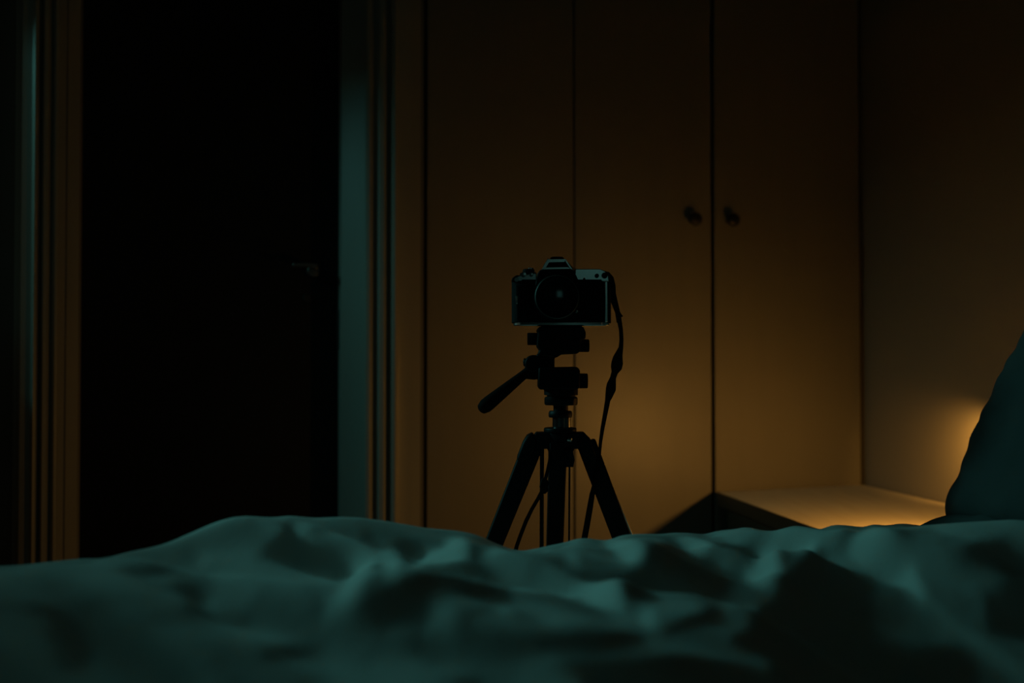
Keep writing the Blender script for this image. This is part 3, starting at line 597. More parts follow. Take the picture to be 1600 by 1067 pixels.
    (3004,0,0,0,0,0,0,0,0,0,0,0,0,0,0,3,11,12,12,11,12,11,12,11,12,11,11,12,11,10,11,11,11,10,10,11,10,9,9,6,6,6,6,5,6,5,5,5,5,5,5,5,6,6,5,6,5,4,4,2,2,2,0,-1,-2,-4,-4,-4,-4,-2,-2,-1,0,3,5,6,6,7,6,7,5,3,1,1,-1,0,1,0,1,-1,-2,-3,-4,-6,-5,-5,-5,-3,-2,-6,-10,-8,-6,-5,-6,-5,-5,-6,-6,-6,-8,-9,-9,-10,-9,-8,-7,-6,-5,-4,-3,-2,-1,0,-1,-1,-5,-7,-6,-1,9,7),
    (3004,0,0,0,0,0,0,0,0,0,0,0,0,0,0,7,11,12,11,12,12,11,12,11,11,12,11,11,11,11,11,11,10,10,9,6,7,6,7,6,6,5,6,5,6,5,5,5,4,5,5,6,6,5,6,5,5,5,3,2,2,0,-1,-2,-3,-4,-4,-3,-3,-2,-1,1,2,3,6,8,8,9,8,6,5,2,1,0,1,1,2,2,1,-1,-2,-3,-5,-5,-5,-5,-4,-3,-2,-8,-9,-7,-6,-5,-6,-5,-5,-6,-8,-8,-10,-10,-10,-9,-8,-8,-6,-5,-4,-3,-2,-1,0,2,3,-1,-7,-11,-7,-1,8,8),
    (3004,0,0,0,0,0,0,0,0,0,0,0,0,0,0,11,11,12,11,12,11,12,11,12,11,12,11,11,11,11,7,8,7,7,7,7,6,6,7,6,5,6,5,6,5,5,5,4,5,5,5,6,6,5,6,5,4,4,4,2,0,-1,-2,-3,-3,-4,-3,-3,-1,-1,0,2,4,5,6,10,11,11,7,5,3,1,1,2,2,4,3,3,1,-1,-3,-3,-5,-4,-5,-5,-4,-2,-5,-9,-8,-6,-5,-5,-6,-5,-7,-7,-9,-10,-11,-10,-10,-8,-8,-6,-5,-4,-3,-2,-2,0,1,2,5,0,-11,-12,-8,-1,9,8),
    (3004,0,0,0,0,0,0,0,0,0,0,0,0,0,3,11,12,12,11,12,11,12,11,12,11,10,9,8,7,8,7,8,7,7,6,7,6,7,6,6,5,6,5,5,5,5,5,5,4,5,6,5,6,5,5,5,4,3,3,1,0,-1,-3,-3,-3,-4,-2,-2,0,0,2,3,6,6,8,12,14,10,5,3,2,1,2,4,5,5,4,3,0,-2,-2,-4,-4,-4,-4,-5,-3,-4,-7,-8,-6,-6,-5,-5,-6,-7,-8,-10,-10,-11,-10,-10,-9,-8,-7,-5,-4,-3,-2,-1,0,-1,-1,0,3,0,-9,-10,-7,0,8,8),
    (3004,0,0,0,0,0,0,0,0,0,0,0,0,0,7,11,12,11,12,11,12,10,8,9,8,8,8,8,8,7,8,7,7,7,6,7,6,6,6,6,5,6,5,5,5,5,4,5,4,5,6,6,5,5,5,4,3,3,1,1,-1,-2,-2,-3,-3,-3,-1,-1,1,2,3,6,7,7,11,14,13,7,4,1,2,2,4,7,7,6,4,1,0,-2,-3,-3,-3,-4,-3,-5,-3,-4,-8,-8,-5,-6,-5,-6,-7,-9,-10,-10,-11,-11,-10,-10,-8,-7,-5,-4,-3,-2,0,-1,0,-1,-4,-4,2,0,-7,-8,-6,1,9,6),
    (3004,0,0,0,0,0,0,0,0,0,0,0,0,0,11,11,12,9,8,9,9,8,9,8,8,8,8,8,8,7,7,7,7,7,6,6,7,6,6,5,6,5,5,5,5,5,4,4,4,6,5,6,5,4,5,3,3,1,1,-1,-1,-2,-2,-3,-1,-1,-1,1,2,3,6,7,8,7,10,13,13,7,3,1,2,4,8,10,8,6,2,1,-1,-3,-2,-2,-2,-3,-3,-4,-3,-5,-9,-7,-6,-5,-6,-8,-8,-10,-11,-11,-11,-11,-10,-8,-8,-6,-4,-2,-2,0,0,1,-1,-2,-5,-5,-3,-1,-5,-6,-5,-1,9,7),
    (3004,0,0,0,0,0,0,0,0,0,0,0,-1,0,9,9,9,8,9,9,8,9,8,9,8,8,7,8,7,8,7,7,6,7,6,7,6,6,5,6,6,5,5,5,4,5,3,4,5,5,6,5,4,5,3,3,1,1,0,-1,-2,-2,-2,-2,0,0,2,2,3,6,8,7,6,6,9,13,13,7,1,2,5,9,11,11,8,4,2,0,-2,-2,-1,-2,-1,-2,-3,-4,-3,-6,-9,-6,-6,-6,-7,-9,-10,-11,-11,-12,-11,-10,-9,-8,-6,-5,-3,-1,0,1,1,1,-1,-3,-6,-5,-3,-4,-5,-6,-5,-2,7,6),
    (3004,0,0,0,0,0,0,0,-2,-3,-3,-2,-3,4,9,9,9,8,9,9,8,9,8,8,8,8,7,8,7,7,7,7,7,6,7,6,6,6,6,5,5,6,5,4,4,4,4,4,4,6,5,4,5,3,3,2,1,-1,-1,-1,-2,-2,-1,0,0,2,3,3,5,5,5,5,6,7,11,14,11,6,4,7,10,12,12,10,7,3,0,0,-2,-1,0,0,-1,-2,-4,-4,-4,-7,-7,-6,-5,-7,-9,-10,-11,-11,-12,-11,-11,-10,-8,-7,-5,-3,-2,0,1,2,2,0,-2,-5,-5,-5,-4,-5,-6,-6,-5,-2,5,6),
    (3004,0,0,0,-3,-3,-3,-3,-3,-2,-3,-2,-3,8,9,9,9,8,9,9,8,9,8,8,8,7,8,7,7,7,7,7,7,6,6,6,6,6,6,5,6,5,4,5,3,4,3,4,5,5,5,4,3,3,2,1,0,-1,-1,-2,-2,-1,0,1,2,2,3,2,0,3,4,6,8,12,13,13,10,8,10,13,14,13,11,7,5,2,0,-1,0,0,0,1,-1,-2,-3,-3,-5,-8,-5,-5,-7,-9,-10,-11,-11,-12,-12,-11,-10,-9,-8,-6,-4,-1,-1,2,2,2,1,-1,-4,-5,-5,-5,-5,-6,-6,-6,-4,0,4,5),
    (3000,-3,-3,-3,-3,-3,-3,-2,-3,-2,-3,-2,1,8,9,9,9,9,8,9,8,8,8,8,8,8,7,7,7,7,7,7,6,7,6,6,6,6,5,6,5,5,4,4,4,3,3,3,5,5,4,4,3,2,1,0,-1,-1,-2,-2,-2,-1,0,0,1,0,0,1,2,4,6,9,12,14,13,13,11,14,16,18,15,12,8,5,2,1,0,0,1,0,2,0,0,-2,-3,-3,-1,-3,-7,-9,-9,-11,-10,-12,-12,-12,-12,-11,-10,-8,-7,-5,-2,-1,1,3,2,2,0,-3,-5,-5,-5,-6,-6,-5,-6,-5,-4,0,6,7),
    (2986,-3,-3,-3,-2,-3,-2,-3,-2,-2,-3,-2,5,9,9,8,9,9,9,8,8,8,8,8,8,7,8,7,7,7,7,6,7,6,6,6,6,6,5,5,5,5,4,3,4,2,3,4,5,4,4,3,2,2,1,0,-2,-1,-3,-4,-4,-3,-3,-2,0,0,1,3,4,7,9,12,14,14,15,16,15,20,21,18,14,9,5,3,2,1,0,0,1,1,1,1,0,-1,-3,-2,3,0,-10,-11,-12,-12,-11,-12,-13,-12,-12,-11,-10,-8,-5,-4,-1,1,2,4,2,1,-2,-4,-5,-6,-5,-6,-5,-6,-5,-6,-3,3,10,7),
    (2972,-3,-2,-3,-2,-3,-2,-2,-2,-2,-2,-2,8,9,9,9,9,8,9,8,8,8,8,8,8,7,7,7,7,7,7,7,6,6,7,6,5,6,5,5,5,4,4,4,2,3,3,4,5,4,3,3,2,1,0,-1,-2,-3,-4,-4,-4,-4,-4,-3,-2,-1,1,3,7,10,13,15,16,18,18,17,20,24,21,16,10,7,4,2,1,1,0,0,1,2,1,2,0,-2,-2,2,7,-2,-12,-14,-13,-12,-13,-13,-13,-12,-13,-10,-9,-7,-5,-3,0,3,4,3,2,-1,-3,-4,-6,-5,-5,-6,-5,-5,-6,-5,-2,4,11,8),
    (2958,-2,-2,-3,-2,-2,-2,-2,-2,-2,-2,2,9,9,9,9,8,9,8,8,9,8,7,8,8,7,7,7,7,7,7,7,6,7,6,6,6,6,5,5,5,4,3,3,3,2,3,4,4,4,3,2,1,0,-1,-2,-3,-3,-4,-5,-4,-3,-4,-2,-2,0,3,4,8,12,16,19,20,18,19,21,24,22,18,12,7,5,3,2,1,1,0,1,1,1,2,1,0,-2,0,6,6,-3,-13,-14,-14,-14,-13,-14,-14,-13,-11,-11,-8,-7,-4,-1,1,3,5,4,1,-2,-4,-4,-6,-5,-5,-5,-5,-5,-5,-5,-1,6,14,8),
    (2945,-2,-2,-2,-2,-2,-2,-2,-1,-2,-2,5,10,9,9,8,9,8,9,8,8,8,8,8,7,8,7,8,7,7,7,7,6,7,6,6,6,6,5,5,4,3,4,2,2,2,3,4,4,3,2,1,0,-1,-2,-2,-4,-4,-4,-4,-4,-3,-2,-1,0,2,5,8,12,16,18,18,19,20,23,24,22,18,13,9,5,4,2,2,1,0,0,0,0,1,2,0,0,1,5,7,5,-6,-12,-15,-15,-15,-15,-14,-14,-13,-11,-9,-8,-5,-4,-2,2,4,4,4,0,-2,-4,-5,-6,-5,-4,-4,-5,-4,-5,-4,1,10,14,8),
    (2932,-2,-2,-1,-2,-2,-1,-2,-1,-2,-1,9,9,9,9,8,9,9,8,9,8,8,8,8,8,8,7,8,7,7,7,7,7,6,6,6,6,5,5,4,4,3,3,1,2,2,3,4,3,2,1,0,0,-2,-3,-3,-4,-4,-4,-4,-3,-2,-1,1,2,5,8,12,16,16,18,18,23,25,25,21,17,13,10,6,4,3,2,1,0,0,-1,-1,-2,-1,-1,2,5,7,8,8,2,-7,-14,-16,-17,-17,-15,-14,-13,-12,-9,-9,-7,-5,-4,-1,1,3,3,2,0,-3,-4,-5,-5,-4,-4,-3,-4,-4,-4,-1,6,11,15,8),
    (2920,-2,-1,-2,-1,-2,-1,-1,-1,-1,2,9,9,9,10,9,8,9,9,8,9,8,8,8,8,7,8,7,8,7,7,6,7,6,6,6,5,5,5,4,3,3,2,1,0,2,4,3,2,1,1,-1,-1,-3,-4,-4,-4,-4,-3,-3,-2,0,1,2,6,7,12,14,16,18,19,24,28,26,20,15,12,10,7,5,4,2,1,0,0,-2,-2,-3,-3,-3,-1,4,11,12,10,8,1,-12,-16,-18,-17,-17,-15,-13,-12,-10,-9,-7,-7,-5,-4,-2,0,1,1,0,-1,-3,-4,-4,-4,-4,-3,-3,-3,-3,-1,2,10,14,16,8),
    (2909,-1,-1,-1,-1,-1,-1,-1,-1,-1,6,9,9,10,9,9,9,8,9,8,9,8,8,8,8,7,8,7,7,7,7,7,6,7,6,5,5,5,4,3,3,2,1,0,1,2,3,2,2,1,-1,-2,-2,-4,-4,-4,-4,-3,-3,-2,0,1,3,6,7,11,13,16,18,21,27,28,26,19,14,11,9,8,6,4,3,1,0,-1,-2,-3,-3,-4,-3,-2,1,9,14,14,11,6,-5,-13,-18,-19,-17,-16,-14,-12,-10,-9,-8,-7,-6,-4,-4,-3,-2,-2,-1,-1,-2,-4,-3,-4,-4,-4,-3,-3,-3,-1,3,9,14,16,16,9),
    (2900,-1,0,-1,-1,-1,0,-1,-1,0,8,10,9,9,9,9,9,9,8,9,8,8,8,8,8,8,7,7,7,7,7,7,6,6,6,5,5,4,3,3,2,2,0,0,0,2,3,2,0,0,-2,-2,-4,-4,-4,-4,-3,-3,-1,0,1,3,6,7,10,13,15,19,23,28,29,24,18,13,11,9,8,6,5,3,2,0,-1,-3,-3,-4,-4,-3,-1,2,4,9,16,15,10,2,-8,-16,-18,-18,-16,-15,-12,-10,-10,-8,-7,-7,-5,-5,-4,-3,-4,-2,-3,-3,-3,-4,-4,-4,-4,-4,-4,-3,-1,1,8,14,17,18,18,10),
    (2893,-1,-1,-1,0,-1,0,-1,-1,2,10,9,10,9,9,9,9,8,9,8,8,9,8,7,8,8,7,8,7,7,6,7,6,6,5,5,4,4,3,2,1,1,0,-1,0,2,2,1,0,-2,-2,-4,-4,-4,-4,-3,-3,-1,0,2,3,6,7,10,12,15,20,25,30,28,22,16,12,12,9,7,7,5,3,2,1,-1,-3,-4,-5,-4,-3,0,4,5,6,9,13,14,9,0,-11,-17,-17,-17,-15,-13,-11,-10,-8,-8,-6,-6,-6,-4,-5,-4,-3,-4,-3,-4,-4,-4,-4,-4,-5,-5,-4,-3,1,8,12,16,18,20,19,12),
    (2885,-1,0,-1,0,-1,0,-1,0,5,10,9,10,9,9,9,8,9,8,9,8,8,8,8,8,7,8,7,7,7,6,6,6,6,5,4,4,3,3,1,1,-1,-1,-1,1,2,1,0,-2,-3,-4,-4,-4,-4,-3,-3,-1,0,2,4,5,8,9,13,16,21,27,32,27,21,12,11,10,10,9,7,5,3,2,1,-1,-3,-4,-5,-4,-3,0,3,8,7,6,8,11,13,9,-5,-13,-16,-16,-16,-14,-12,-10,-9,-8,-7,-6,-6,-5,-4,-5,-4,-4,-3,-4,-4,-4,-5,-5,-5,-5,-4,-4,-1,3,10,17,17,20,22,23,11),
    (2877,0,-1,0,0,-1,0,-1,0,9,9,10,9,10,8,9,9,8,9,8,8,8,8,8,8,7,7,8,6,7,6,6,6,5,4,4,3,3,1,1,0,-2,-2,-1,1,1,-1,-1,-3,-4,-5,-5,-4,-3,-2,-1,0,2,4,6,7,10,14,18,24,30,32,27,18,11,8,9,10,9,8,5,4,3,1,-1,-3,-4,-5,-4,-3,-1,2,6,9,9,7,8,10,11,4,-6,-14,-16,-16,-14,-14,-11,-10,-8,-7,-6,-6,-5,-5,-4,-4,-5,-3,-4,-5,-4,-4,-5,-5,-6,-5,-4,-2,1,7,13,17,18,23,25,23,14),
    (2869,0,-1,0,0,-1,0,-1,2,11,9,10,9,9,8,9,8,9,8,8,8,8,8,8,7,8,7,7,6,6,6,6,5,5,4,3,3,2,1,-1,-1,-2,-3,-2,1,-1,-1,-3,-4,-5,-5,-4,-3,-2,0,0,3,4,6,8,10,15,20,27,32,32,26,16,10,8,8,8,7,8,6,5,3,2,-1,-3,-3,-5,-4,-3,-2,1,3,6,10,11,9,10,11,8,1,-10,-15,-17,-16,-14,-13,-11,-9,-8,-6,-6,-4,-4,-4,-4,-4,-4,-4,-4,-4,-5,-5,-5,-5,-6,-5,-3,0,5,10,14,16,21,26,29,27,12),
    (2858,0,0,-1,0,0,-1,0,6,10,10,9,8,9,9,9,8,9,8,8,8,8,8,8,7,8,7,7,6,6,6,6,4,5,3,3,3,1,0,-1,-2,-3,-4,-1,0,-2,-3,-4,-5,-4,-4,-3,-2,0,1,3,4,6,9,10,16,22,29,33,32,23,14,10,8,8,6,6,6,6,4,3,2,-1,-2,-4,-4,-4,-3,-1,0,1,3,9,11,14,12,13,10,5,-5,-13,-17,-17,-16,-14,-13,-10,-9,-7,-5,-5,-3,-4,-3,-3,-3,-3,-4,-4,-5,-4,-6,-6,-5,-6,-4,-1,3,9,11,13,19,25,31,30,24,13),
    (2851,0,0,0,-1,0,0,0,10,9,9,9,9,9,9,9,8,9,9,8,8,8,8,8,8,7,7,7,6,6,6,5,5,4,3,2,2,1,-1,-1,-4,-4,-4,-1,-2,-3,-4,-4,-5,-4,-3,-1,0,1,3,5,7,9,12,16,23,29,33,28,20,13,10,9,7,7,5,4,3,3,1,-1,-2,-3,-4,-4,-5,-2,0,2,2,2,7,11,16,18,15,14,7,-2,-9,-15,-18,-17,-16,-15,-11,-10,-8,-6,-4,-4,-2,-3,-2,-2,-3,-3,-4,-4,-5,-5,-6,-6,-6,-5,-2,1,7,11,13,16,25,29,30,28,26,11),
    (2852,0,0,0,0,0,0,3,8,9,10,9,9,9,10,9,8,9,9,8,8,9,8,7,8,7,7,7,6,6,5,5,4,4,2,2,1,0,-1,-3,-4,-5,-4,-2,-3,-4,-5,-5,-4,-2,-2,0,2,4,5,8,10,13,17,22,27,29,25,17,11,10,9,9,6,5,3,3,1,0,-1,-3,-3,-5,-6,-5,-5,-2,4,5,4,6,10,17,19,19,16,11,3,-6,-14,-17,-18,-17,-15,-14,-11,-8,-7,-5,-4,-2,-2,-2,-2,-2,-3,-3,-4,-5,-5,-6,-6,-6,-6,-4,0,5,12,16,19,23,22,26,28,28,23,13),
    (2856,0,0,0,-1,0,0,6,9,9,10,9,9,10,9,9,9,9,8,9,8,8,8,8,7,7,7,6,6,6,5,4,4,3,2,1,0,0,-3,-3,-6,-6,-4,-4,-4,-5,-5,-4,-3,-1,1,2,4,5,9,11,14,18,22,24,25,19,14,12,9,10,9,8,5,3,2,1,-1,-1,-3,-4,-5,-5,-6,-6,-4,1,8,9,9,10,14,17,20,17,14,6,-1,-11,-16,-17,-17,-16,-14,-12,-10,-7,-6,-4,-4,-2,-2,-2,-2,-2,-3,-4,-5,-5,-6,-6,-6,-6,-5,-1,3,9,19,24,21,17,21,26,28,28,25,10),
    (2852,0,0,0,0,0,1,9,9,10,10,10,9,9,10,9,9,9,8,9,8,8,8,8,7,7,7,6,6,5,4,4,4,2,2,1,-1,-2,-3,-5,-7,-7,-5,-5,-5,-5,-4,-2,-1,0,3,4,6,10,11,15,19,21,21,20,16,12,11,10,10,10,9,6,4,2,1,-1,-2,-3,-4,-4,-6,-6,-6,-5,-1,6,14,13,12,14,15,19,18,15,11,1,-8,-13,-17,-17,-16,-14,-13,-10,-9,-6,-5,-4,-3,-3,-2,-2,-2,-3,-4,-4,-6,-5,-7,-6,-6,-5,-3,2,9,15,23,21,17,17,23,27,29,28,21,11),
    (2846,0,0,1,0,0,3,10,10,10,10,9,10,9,10,9,9,9,8,9,8,8,8,8,7,7,6,6,5,5,4,4,3,2,1,0,-1,-3,-4,-7,-9,-9,-6,-6,-5,-4,-2,-1,1,2,5,7,9,12,16,18,20,20,19,15,12,10,9,11,10,9,8,5,3,1,0,-2,-3,-3,-5,-5,-6,-6,-5,-3,2,13,17,15,15,17,19,19,16,12,5,-4,-12,-15,-17,-16,-15,-13,-11,-9,-7,-6,-5,-3,-3,-3,-2,-3,-3,-3,-4,-5,-6,-6,-7,-6,-6,-3,1,7,13,19,20,17,17,19,24,29,29,26,21,9),
    (2840,0,1,0,0,1,6,10,10,10,10,10,9,10,9,9,9,9,9,8,8,8,8,8,7,6,6,6,5,4,4,3,3,1,1,-1,-1,-4,-6,-10,-13,-9,-7,-5,-4,-2,-1,1,3,5,7,10,12,15,18,19,19,18,15,12,11,9,10,10,9,8,7,4,2,0,-1,-3,-3,-4,-5,-5,-6,-5,-4,-1,9,18,18,18,19,20,20,17,13,7,-1,-8,-14,-16,-15,-15,-14,-11,-10,-8,-7,-5,-4,-3,-3,-3,-3,-3,-4,-4,-5,-5,-6,-7,-7,-5,-4,-1,5,11,16,19,17,16,16,22,26,29,27,24,19,9),
    (2834,1,0,1,0,0,10,10,10,10,10,10,10,9,9,10,9,8,9,9,8,8,7,8,6,7,6,5,5,4,3,3,1,1,1,-1,-3,-5,-9,-14,-15,-10,-5,-4,-2,-1,2,3,5,8,10,12,15,17,18,19,17,15,12,11,9,10,9,9,9,7,6,3,1,-1,-2,-3,-4,-5,-4,-5,-5,-4,-2,3,14,22,22,22,21,21,17,14,9,2,-5,-12,-14,-15,-15,-14,-12,-10,-9,-7,-6,-4,-4,-4,-3,-3,-3,-4,-4,-5,-5,-6,-7,-6,-7,-5,-2,3,9,14,17,16,16,16,18,24,27,26,26,22,18,9),
    (2828,1,0,1,0,3,11,10,11,10,10,10,9,10,9,9,9,9,9,8,8,8,8,7,6,6,6,5,4,4,3,2,1,1,0,-2,-3,-6,-13,-17,-17,-10,-4,-2,0,1,4,5,8,10,12,15,17,18,17,17,15,12,11,10,9,9,9,8,7,7,4,2,0,-1,-3,-4,-3,-5,-4,-4,-4,-2,1,8,20,26,26,25,21,18,13,10,5,-2,-10,-12,-14,-15,-13,-12,-11,-9,-8,-7,-5,-4,-4,-4,-3,-3,-4,-4,-5,-5,-6,-7,-6,-7,-6,-3,1,6,12,16,15,15,16,17,21,24,25,25,24,20,16,8),
    (2821,1,0,1,0,7,11,11,10,10,10,10,10,10,9,10,9,9,8,9,8,7,8,7,6,6,5,5,3,4,2,2,1,1,-1,-1,-3,-6,-16,-21,-17,-12,-4,0,2,4,5,8,11,12,15,16,17,17,16,15,12,11,10,10,9,8,7,6,6,5,3,1,-1,-2,-2,-3,-3,-4,-3,-2,-2,0,6,16,25,28,27,24,19,14,9,6,1,-6,-10,-13,-14,-13,-12,-11,-10,-8,-7,-6,-5,-4,-4,-4,-3,-4,-4,-5,-5,-6,-6,-7,-7,-6,-4,-1,4,9,14,15,15,15,17,18,22,23,24,23,22,19,14,7),
    (2818,0,0,0,1,10,10,10,10,10,10,10,10,10,9,10,9,9,9,8,8,8,7,7,6,6,5,4,4,3,2,1,1,1,0,0,-2,-9,-18,-23,-19,-12,-4,1,4,6,9,10,12,15,16,16,17,16,14,12,12,10,9,9,8,7,5,3,2,1,1,2,0,-1,-1,-2,-1,-2,0,-1,1,4,14,23,28,27,24,21,17,10,8,2,-4,-8,-12,-13,-12,-13,-11,-10,-8,-8,-6,-5,-5,-4,-4,-3,-4,-4,-5,-5,-5,-6,-7,-7,-6,-6,-3,1,8,13,14,15,14,16,18,19,21,23,22,21,20,16,12,7),
    (2817,0,0,0,3,10,10,10,10,10,9,10,9,10,9,9,9,9,8,8,8,7,7,7,5,6,4,4,4,3,2,2,1,2,1,1,-2,-11,-22,-24,-19,-13,-4,4,6,9,10,13,14,16,16,16,15,14,13,11,10,9,9,8,7,5,3,1,0,-2,-1,-2,-2,-1,0,2,2,3,3,3,4,11,21,27,28,25,22,18,12,9,4,-1,-7,-11,-12,-12,-12,-11,-11,-9,-8,-6,-6,-5,-4,-4,-4,-4,-4,-4,-5,-5,-6,-6,-7,-7,-6,-4,0,5,10,14,13,13,14,16,20,21,22,21,21,20,17,13,10,6),
    (2816,0,0,0,6,11,10,10,9,10,10,9,10,9,9,9,8,9,8,7,8,6,7,6,5,5,4,3,3,3,2,2,2,2,3,2,-4,-15,-24,-24,-20,-13,-3,6,9,11,13,15,15,16,16,15,14,12,11,10,10,8,8,7,5,3,1,0,-1,-2,-3,-2,-3,-3,-2,1,6,9,9,6,10,18,26,28,27,23,19,14,10,6,1,-5,-9,-12,-12,-12,-11,-11,-9,-9,-7,-6,-5,-5,-4,-4,-4,-4,-4,-4,-5,-6,-6,-7,-7,-6,-5,-2,3,8,12,12,13,11,12,17,22,24,23,21,21,17,15,10,8,5),
    (2816,0,-1,0,10,10,10,10,10,10,10,10,9,9,9,9,9,8,7,8,7,6,6,5,5,4,4,3,3,2,2,3,3,3,4,2,-7,-20,-26,-24,-19,-12,-4,8,11,13,14,15,16,15,15,14,13,11,10,10,9,7,7,6,3,2,0,-1,-1,-3,-2,-3,-3,-2,-2,1,7,14,13,12,15,25,28,27,25,21,16,12,6,4,-3,-7,-11,-12,-12,-12,-11,-10,-8,-8,-7,-5,-5,-5,-4,-4,-4,-4,-4,-5,-5,-6,-7,-7,-6,-6,-3,1,5,10,12,11,10,9,11,17,24,29,26,22,20,14,11,8,7,5),
    (2816,0,0,2,10,10,10,10,10,10,10,10,9,9,9,9,8,8,8,7,7,6,6,5,5,3,4,3,3,2,3,3,4,5,5,-1,-11,-24,-27,-23,-19,-11,0,8,13,13,15,15,15,15,13,12,11,10,9,8,8,6,5,4,3,2,0,-1,-1,-3,-2,-3,-2,-2,0,3,9,18,17,16,23,28,29,26,22,18,13,7,5,1,-5,-9,-12,-12,-12,-12,-10,-9,-9,-7,-6,-5,-5,-4,-4,-4,-4,-4,-5,-5,-6,-6,-7,-6,-7,-5,-1,4,8,10,10,9,7,6,11,20,27,31,30,24,16,11,7,7,8,7),
    (2817,0,0,5,10,11,10,10,10,10,10,9,9,9,9,8,9,7,8,6,7,6,5,5,5,4,3,4,3,3,4,5,5,6,4,-3,-18,-25,-27,-23,-17,-9,0,11,13,15,14,14,14,13,12,11,10,8,8,7,6,5,4,3,2,0,0,-1,-2,-2,-2,-1,-2,0,2,6,13,21,20,23,27,29,28,23,19,14,9,6,3,-1,-7,-11,-12,-13,-12,-11,-9,-9,-7,-7,-5,-5,-5,-4,-4,-4,-4,-4,-5,-5,-6,-7,-7,-6,-6,-4,0,6,10,9,7,6,4,5,13,24,30,32,31,23,12,7,7,10,11,8),
    (2816,0,1,9,11,10,11,10,10,10,10,9,9,9,9,8,8,8,6,7,6,6,5,4,4,4,4,3,4,5,5,5,7,6,3,-7,-21,-27,-26,-21,-15,-7,3,11,14,14,14,13,12,12,10,9,9,7,7,6,4,4,2,2,1,-1,-1,-1,-2,-1,-1,-1,1,2,5,10,17,24,25,27,28,28,25,19,14,10,8,6,2,-3,-10,-12,-12,-13,-11,-11,-9,-8,-6,-6,-5,-5,-4,-4,-4,-4,-4,-4,-5,-6,-6,-7,-7,-6,-5,-3,3,7,9,6,5,2,2,7,17,27,32,33,26,16,9,7,12,17,16,7),
    (2812,1,4,11,12,11,11,11,10,10,10,9,10,8,9,8,8,7,7,6,6,5,5,5,4,4,4,4,4,5,6,7,7,6,0,-11,-24,-27,-24,-20,-14,-5,4,13,14,14,13,12,11,10,9,8,8,6,5,5,3,2,2,0,0,-1,-1,-2,-1,-1,0,1,3,5,10,15,22,27,27,28,25,23,21,15,12,9,9,6,-1,-6,-11,-13,-13,-12,-11,-10,-8,-7,-6,-6,-4,-5,-4,-4,-4,-4,-4,-4,-6,-5,-7,-6,-7,-6,-4,0,4,7,6,3,1,1,2,9,23,31,32,30,21,9,6,12,22,21,13,6),
    (2803,3,9,13,12,13,11,12,10,11,10,10,10,8,9,8,8,7,6,6,6,5,5,5,4,4,5,5,5,6,7,7,7,5,-2,-17,-25,-26,-24,-18,-13,-5,6,13,14,13,12,11,10,9,9,7,6,6,4,3,3,1,0,0,-1,-1,-1,-1,0,0,1,4,6,10,15,20,25,26,31,30,23,18,14,10,10,10,9,3,-3,-9,-13,-13,-13,-12,-10,-9,-8,-6,-6,-6,-4,-5,-4,-4,-4,-4,-4,-5,-5,-6,-6,-7,-7,-5,-3,1,6,5,3,1,-1,0,4,13,27,32,33,27,15,8,17,25,19,10,9,4),
    (2790,3,14,15,14,14,13,12,12,11,11,10,10,10,9,8,8,7,7,6,5,6,4,5,5,5,5,6,6,7,7,8,7,4,-7,-19,-27,-25,-22,-17,-12,-3,6,12,12,12,11,9,9,8,7,7,5,5,3,3,2,0,0,0,-1,-1,0,0,0,2,4,7,10,15,19,23,25,30,35,31,21,11,7,7,8,9,7,3,-6,-11,-14,-13,-13,-11,-10,-8,-7,-7,-6,-6,-4,-5,-5,-4,-4,-4,-5,-5,-6,-6,-6,-6,-7,-5,-3,4,5,3,1,-1,-2,1,6,18,29,34,32,22,15,25,28,16,5,5,7,4),
    (2782,4,14,14,14,14,13,14,13,13,12,12,10,10,10,8,9,7,7,7,6,6,5,5,6,5,6,7,7,7,8,8,7,1,-10,-23,-26,-23,-21,-16,-11,-3,6,12,11,10,10,8,8,7,6,5,4,3,2,2,1,0,0,0,-1,0,1,1,3,5,7,10,15,18,20,24,30,37,39,29,14,9,7,4,3,4,3,0,-6,-11,-13,-13,-11,-11,-9,-9,-7,-7,-7,-6,-5,-6,-5,-4,-5,-5,-5,-6,-5,-6,-6,-7,-7,-5,-2,4,3,1,-1,-2,-1,2,9,22,32,34,31,23,26,31,17,5,2,6,7,4),
    (2779,7,13,12,12,12,13,13,13,13,13,12,12,12,10,10,9,9,7,7,7,6,6,6,7,6,7,8,8,8,8,8,6,-1,-15,-23,-25,-23,-19,-16,-11,-2,6,10,11,9,8,8,6,6,5,4,3,2,2,0,0,0,0,-1,0,1,2,4,5,9,10,14,16,20,23,29,36,40,39,27,20,10,3,-1,-2,-2,-1,-4,-6,-11,-11,-11,-11,-11,-9,-9,-9,-7,-8,-7,-6,-6,-6,-6,-6,-6,-5,-6,-6,-5,-6,-6,-7,-7,-3,3,1,-1,-2,-2,0,4,13,25,34,36,32,28,28,20,9,3,4,6,8,4),
    (2779,11,11,11,11,12,11,12,11,12,11,12,12,11,12,10,10,10,9,9,8,7,7,7,7,8,8,8,9,9,10,8,5,-5,-17,-25,-23,-22,-18,-16,-10,-3,5,10,9,8,7,7,5,5,4,3,2,2,0,1,0,-1,0,1,1,2,4,5,9,11,12,15,18,24,28,33,36,38,39,33,22,10,2,-4,-4,-4,-6,-6,-8,-9,-11,-10,-11,-10,-10,-9,-9,-9,-8,-8,-8,-7,-7,-7,-7,-7,-7,-6,-6,-5,-4,-7,-8,-9,-6,0,-1,-2,-2,-1,1,6,17,29,37,38,35,30,19,11,5,3,6,8,10,5),
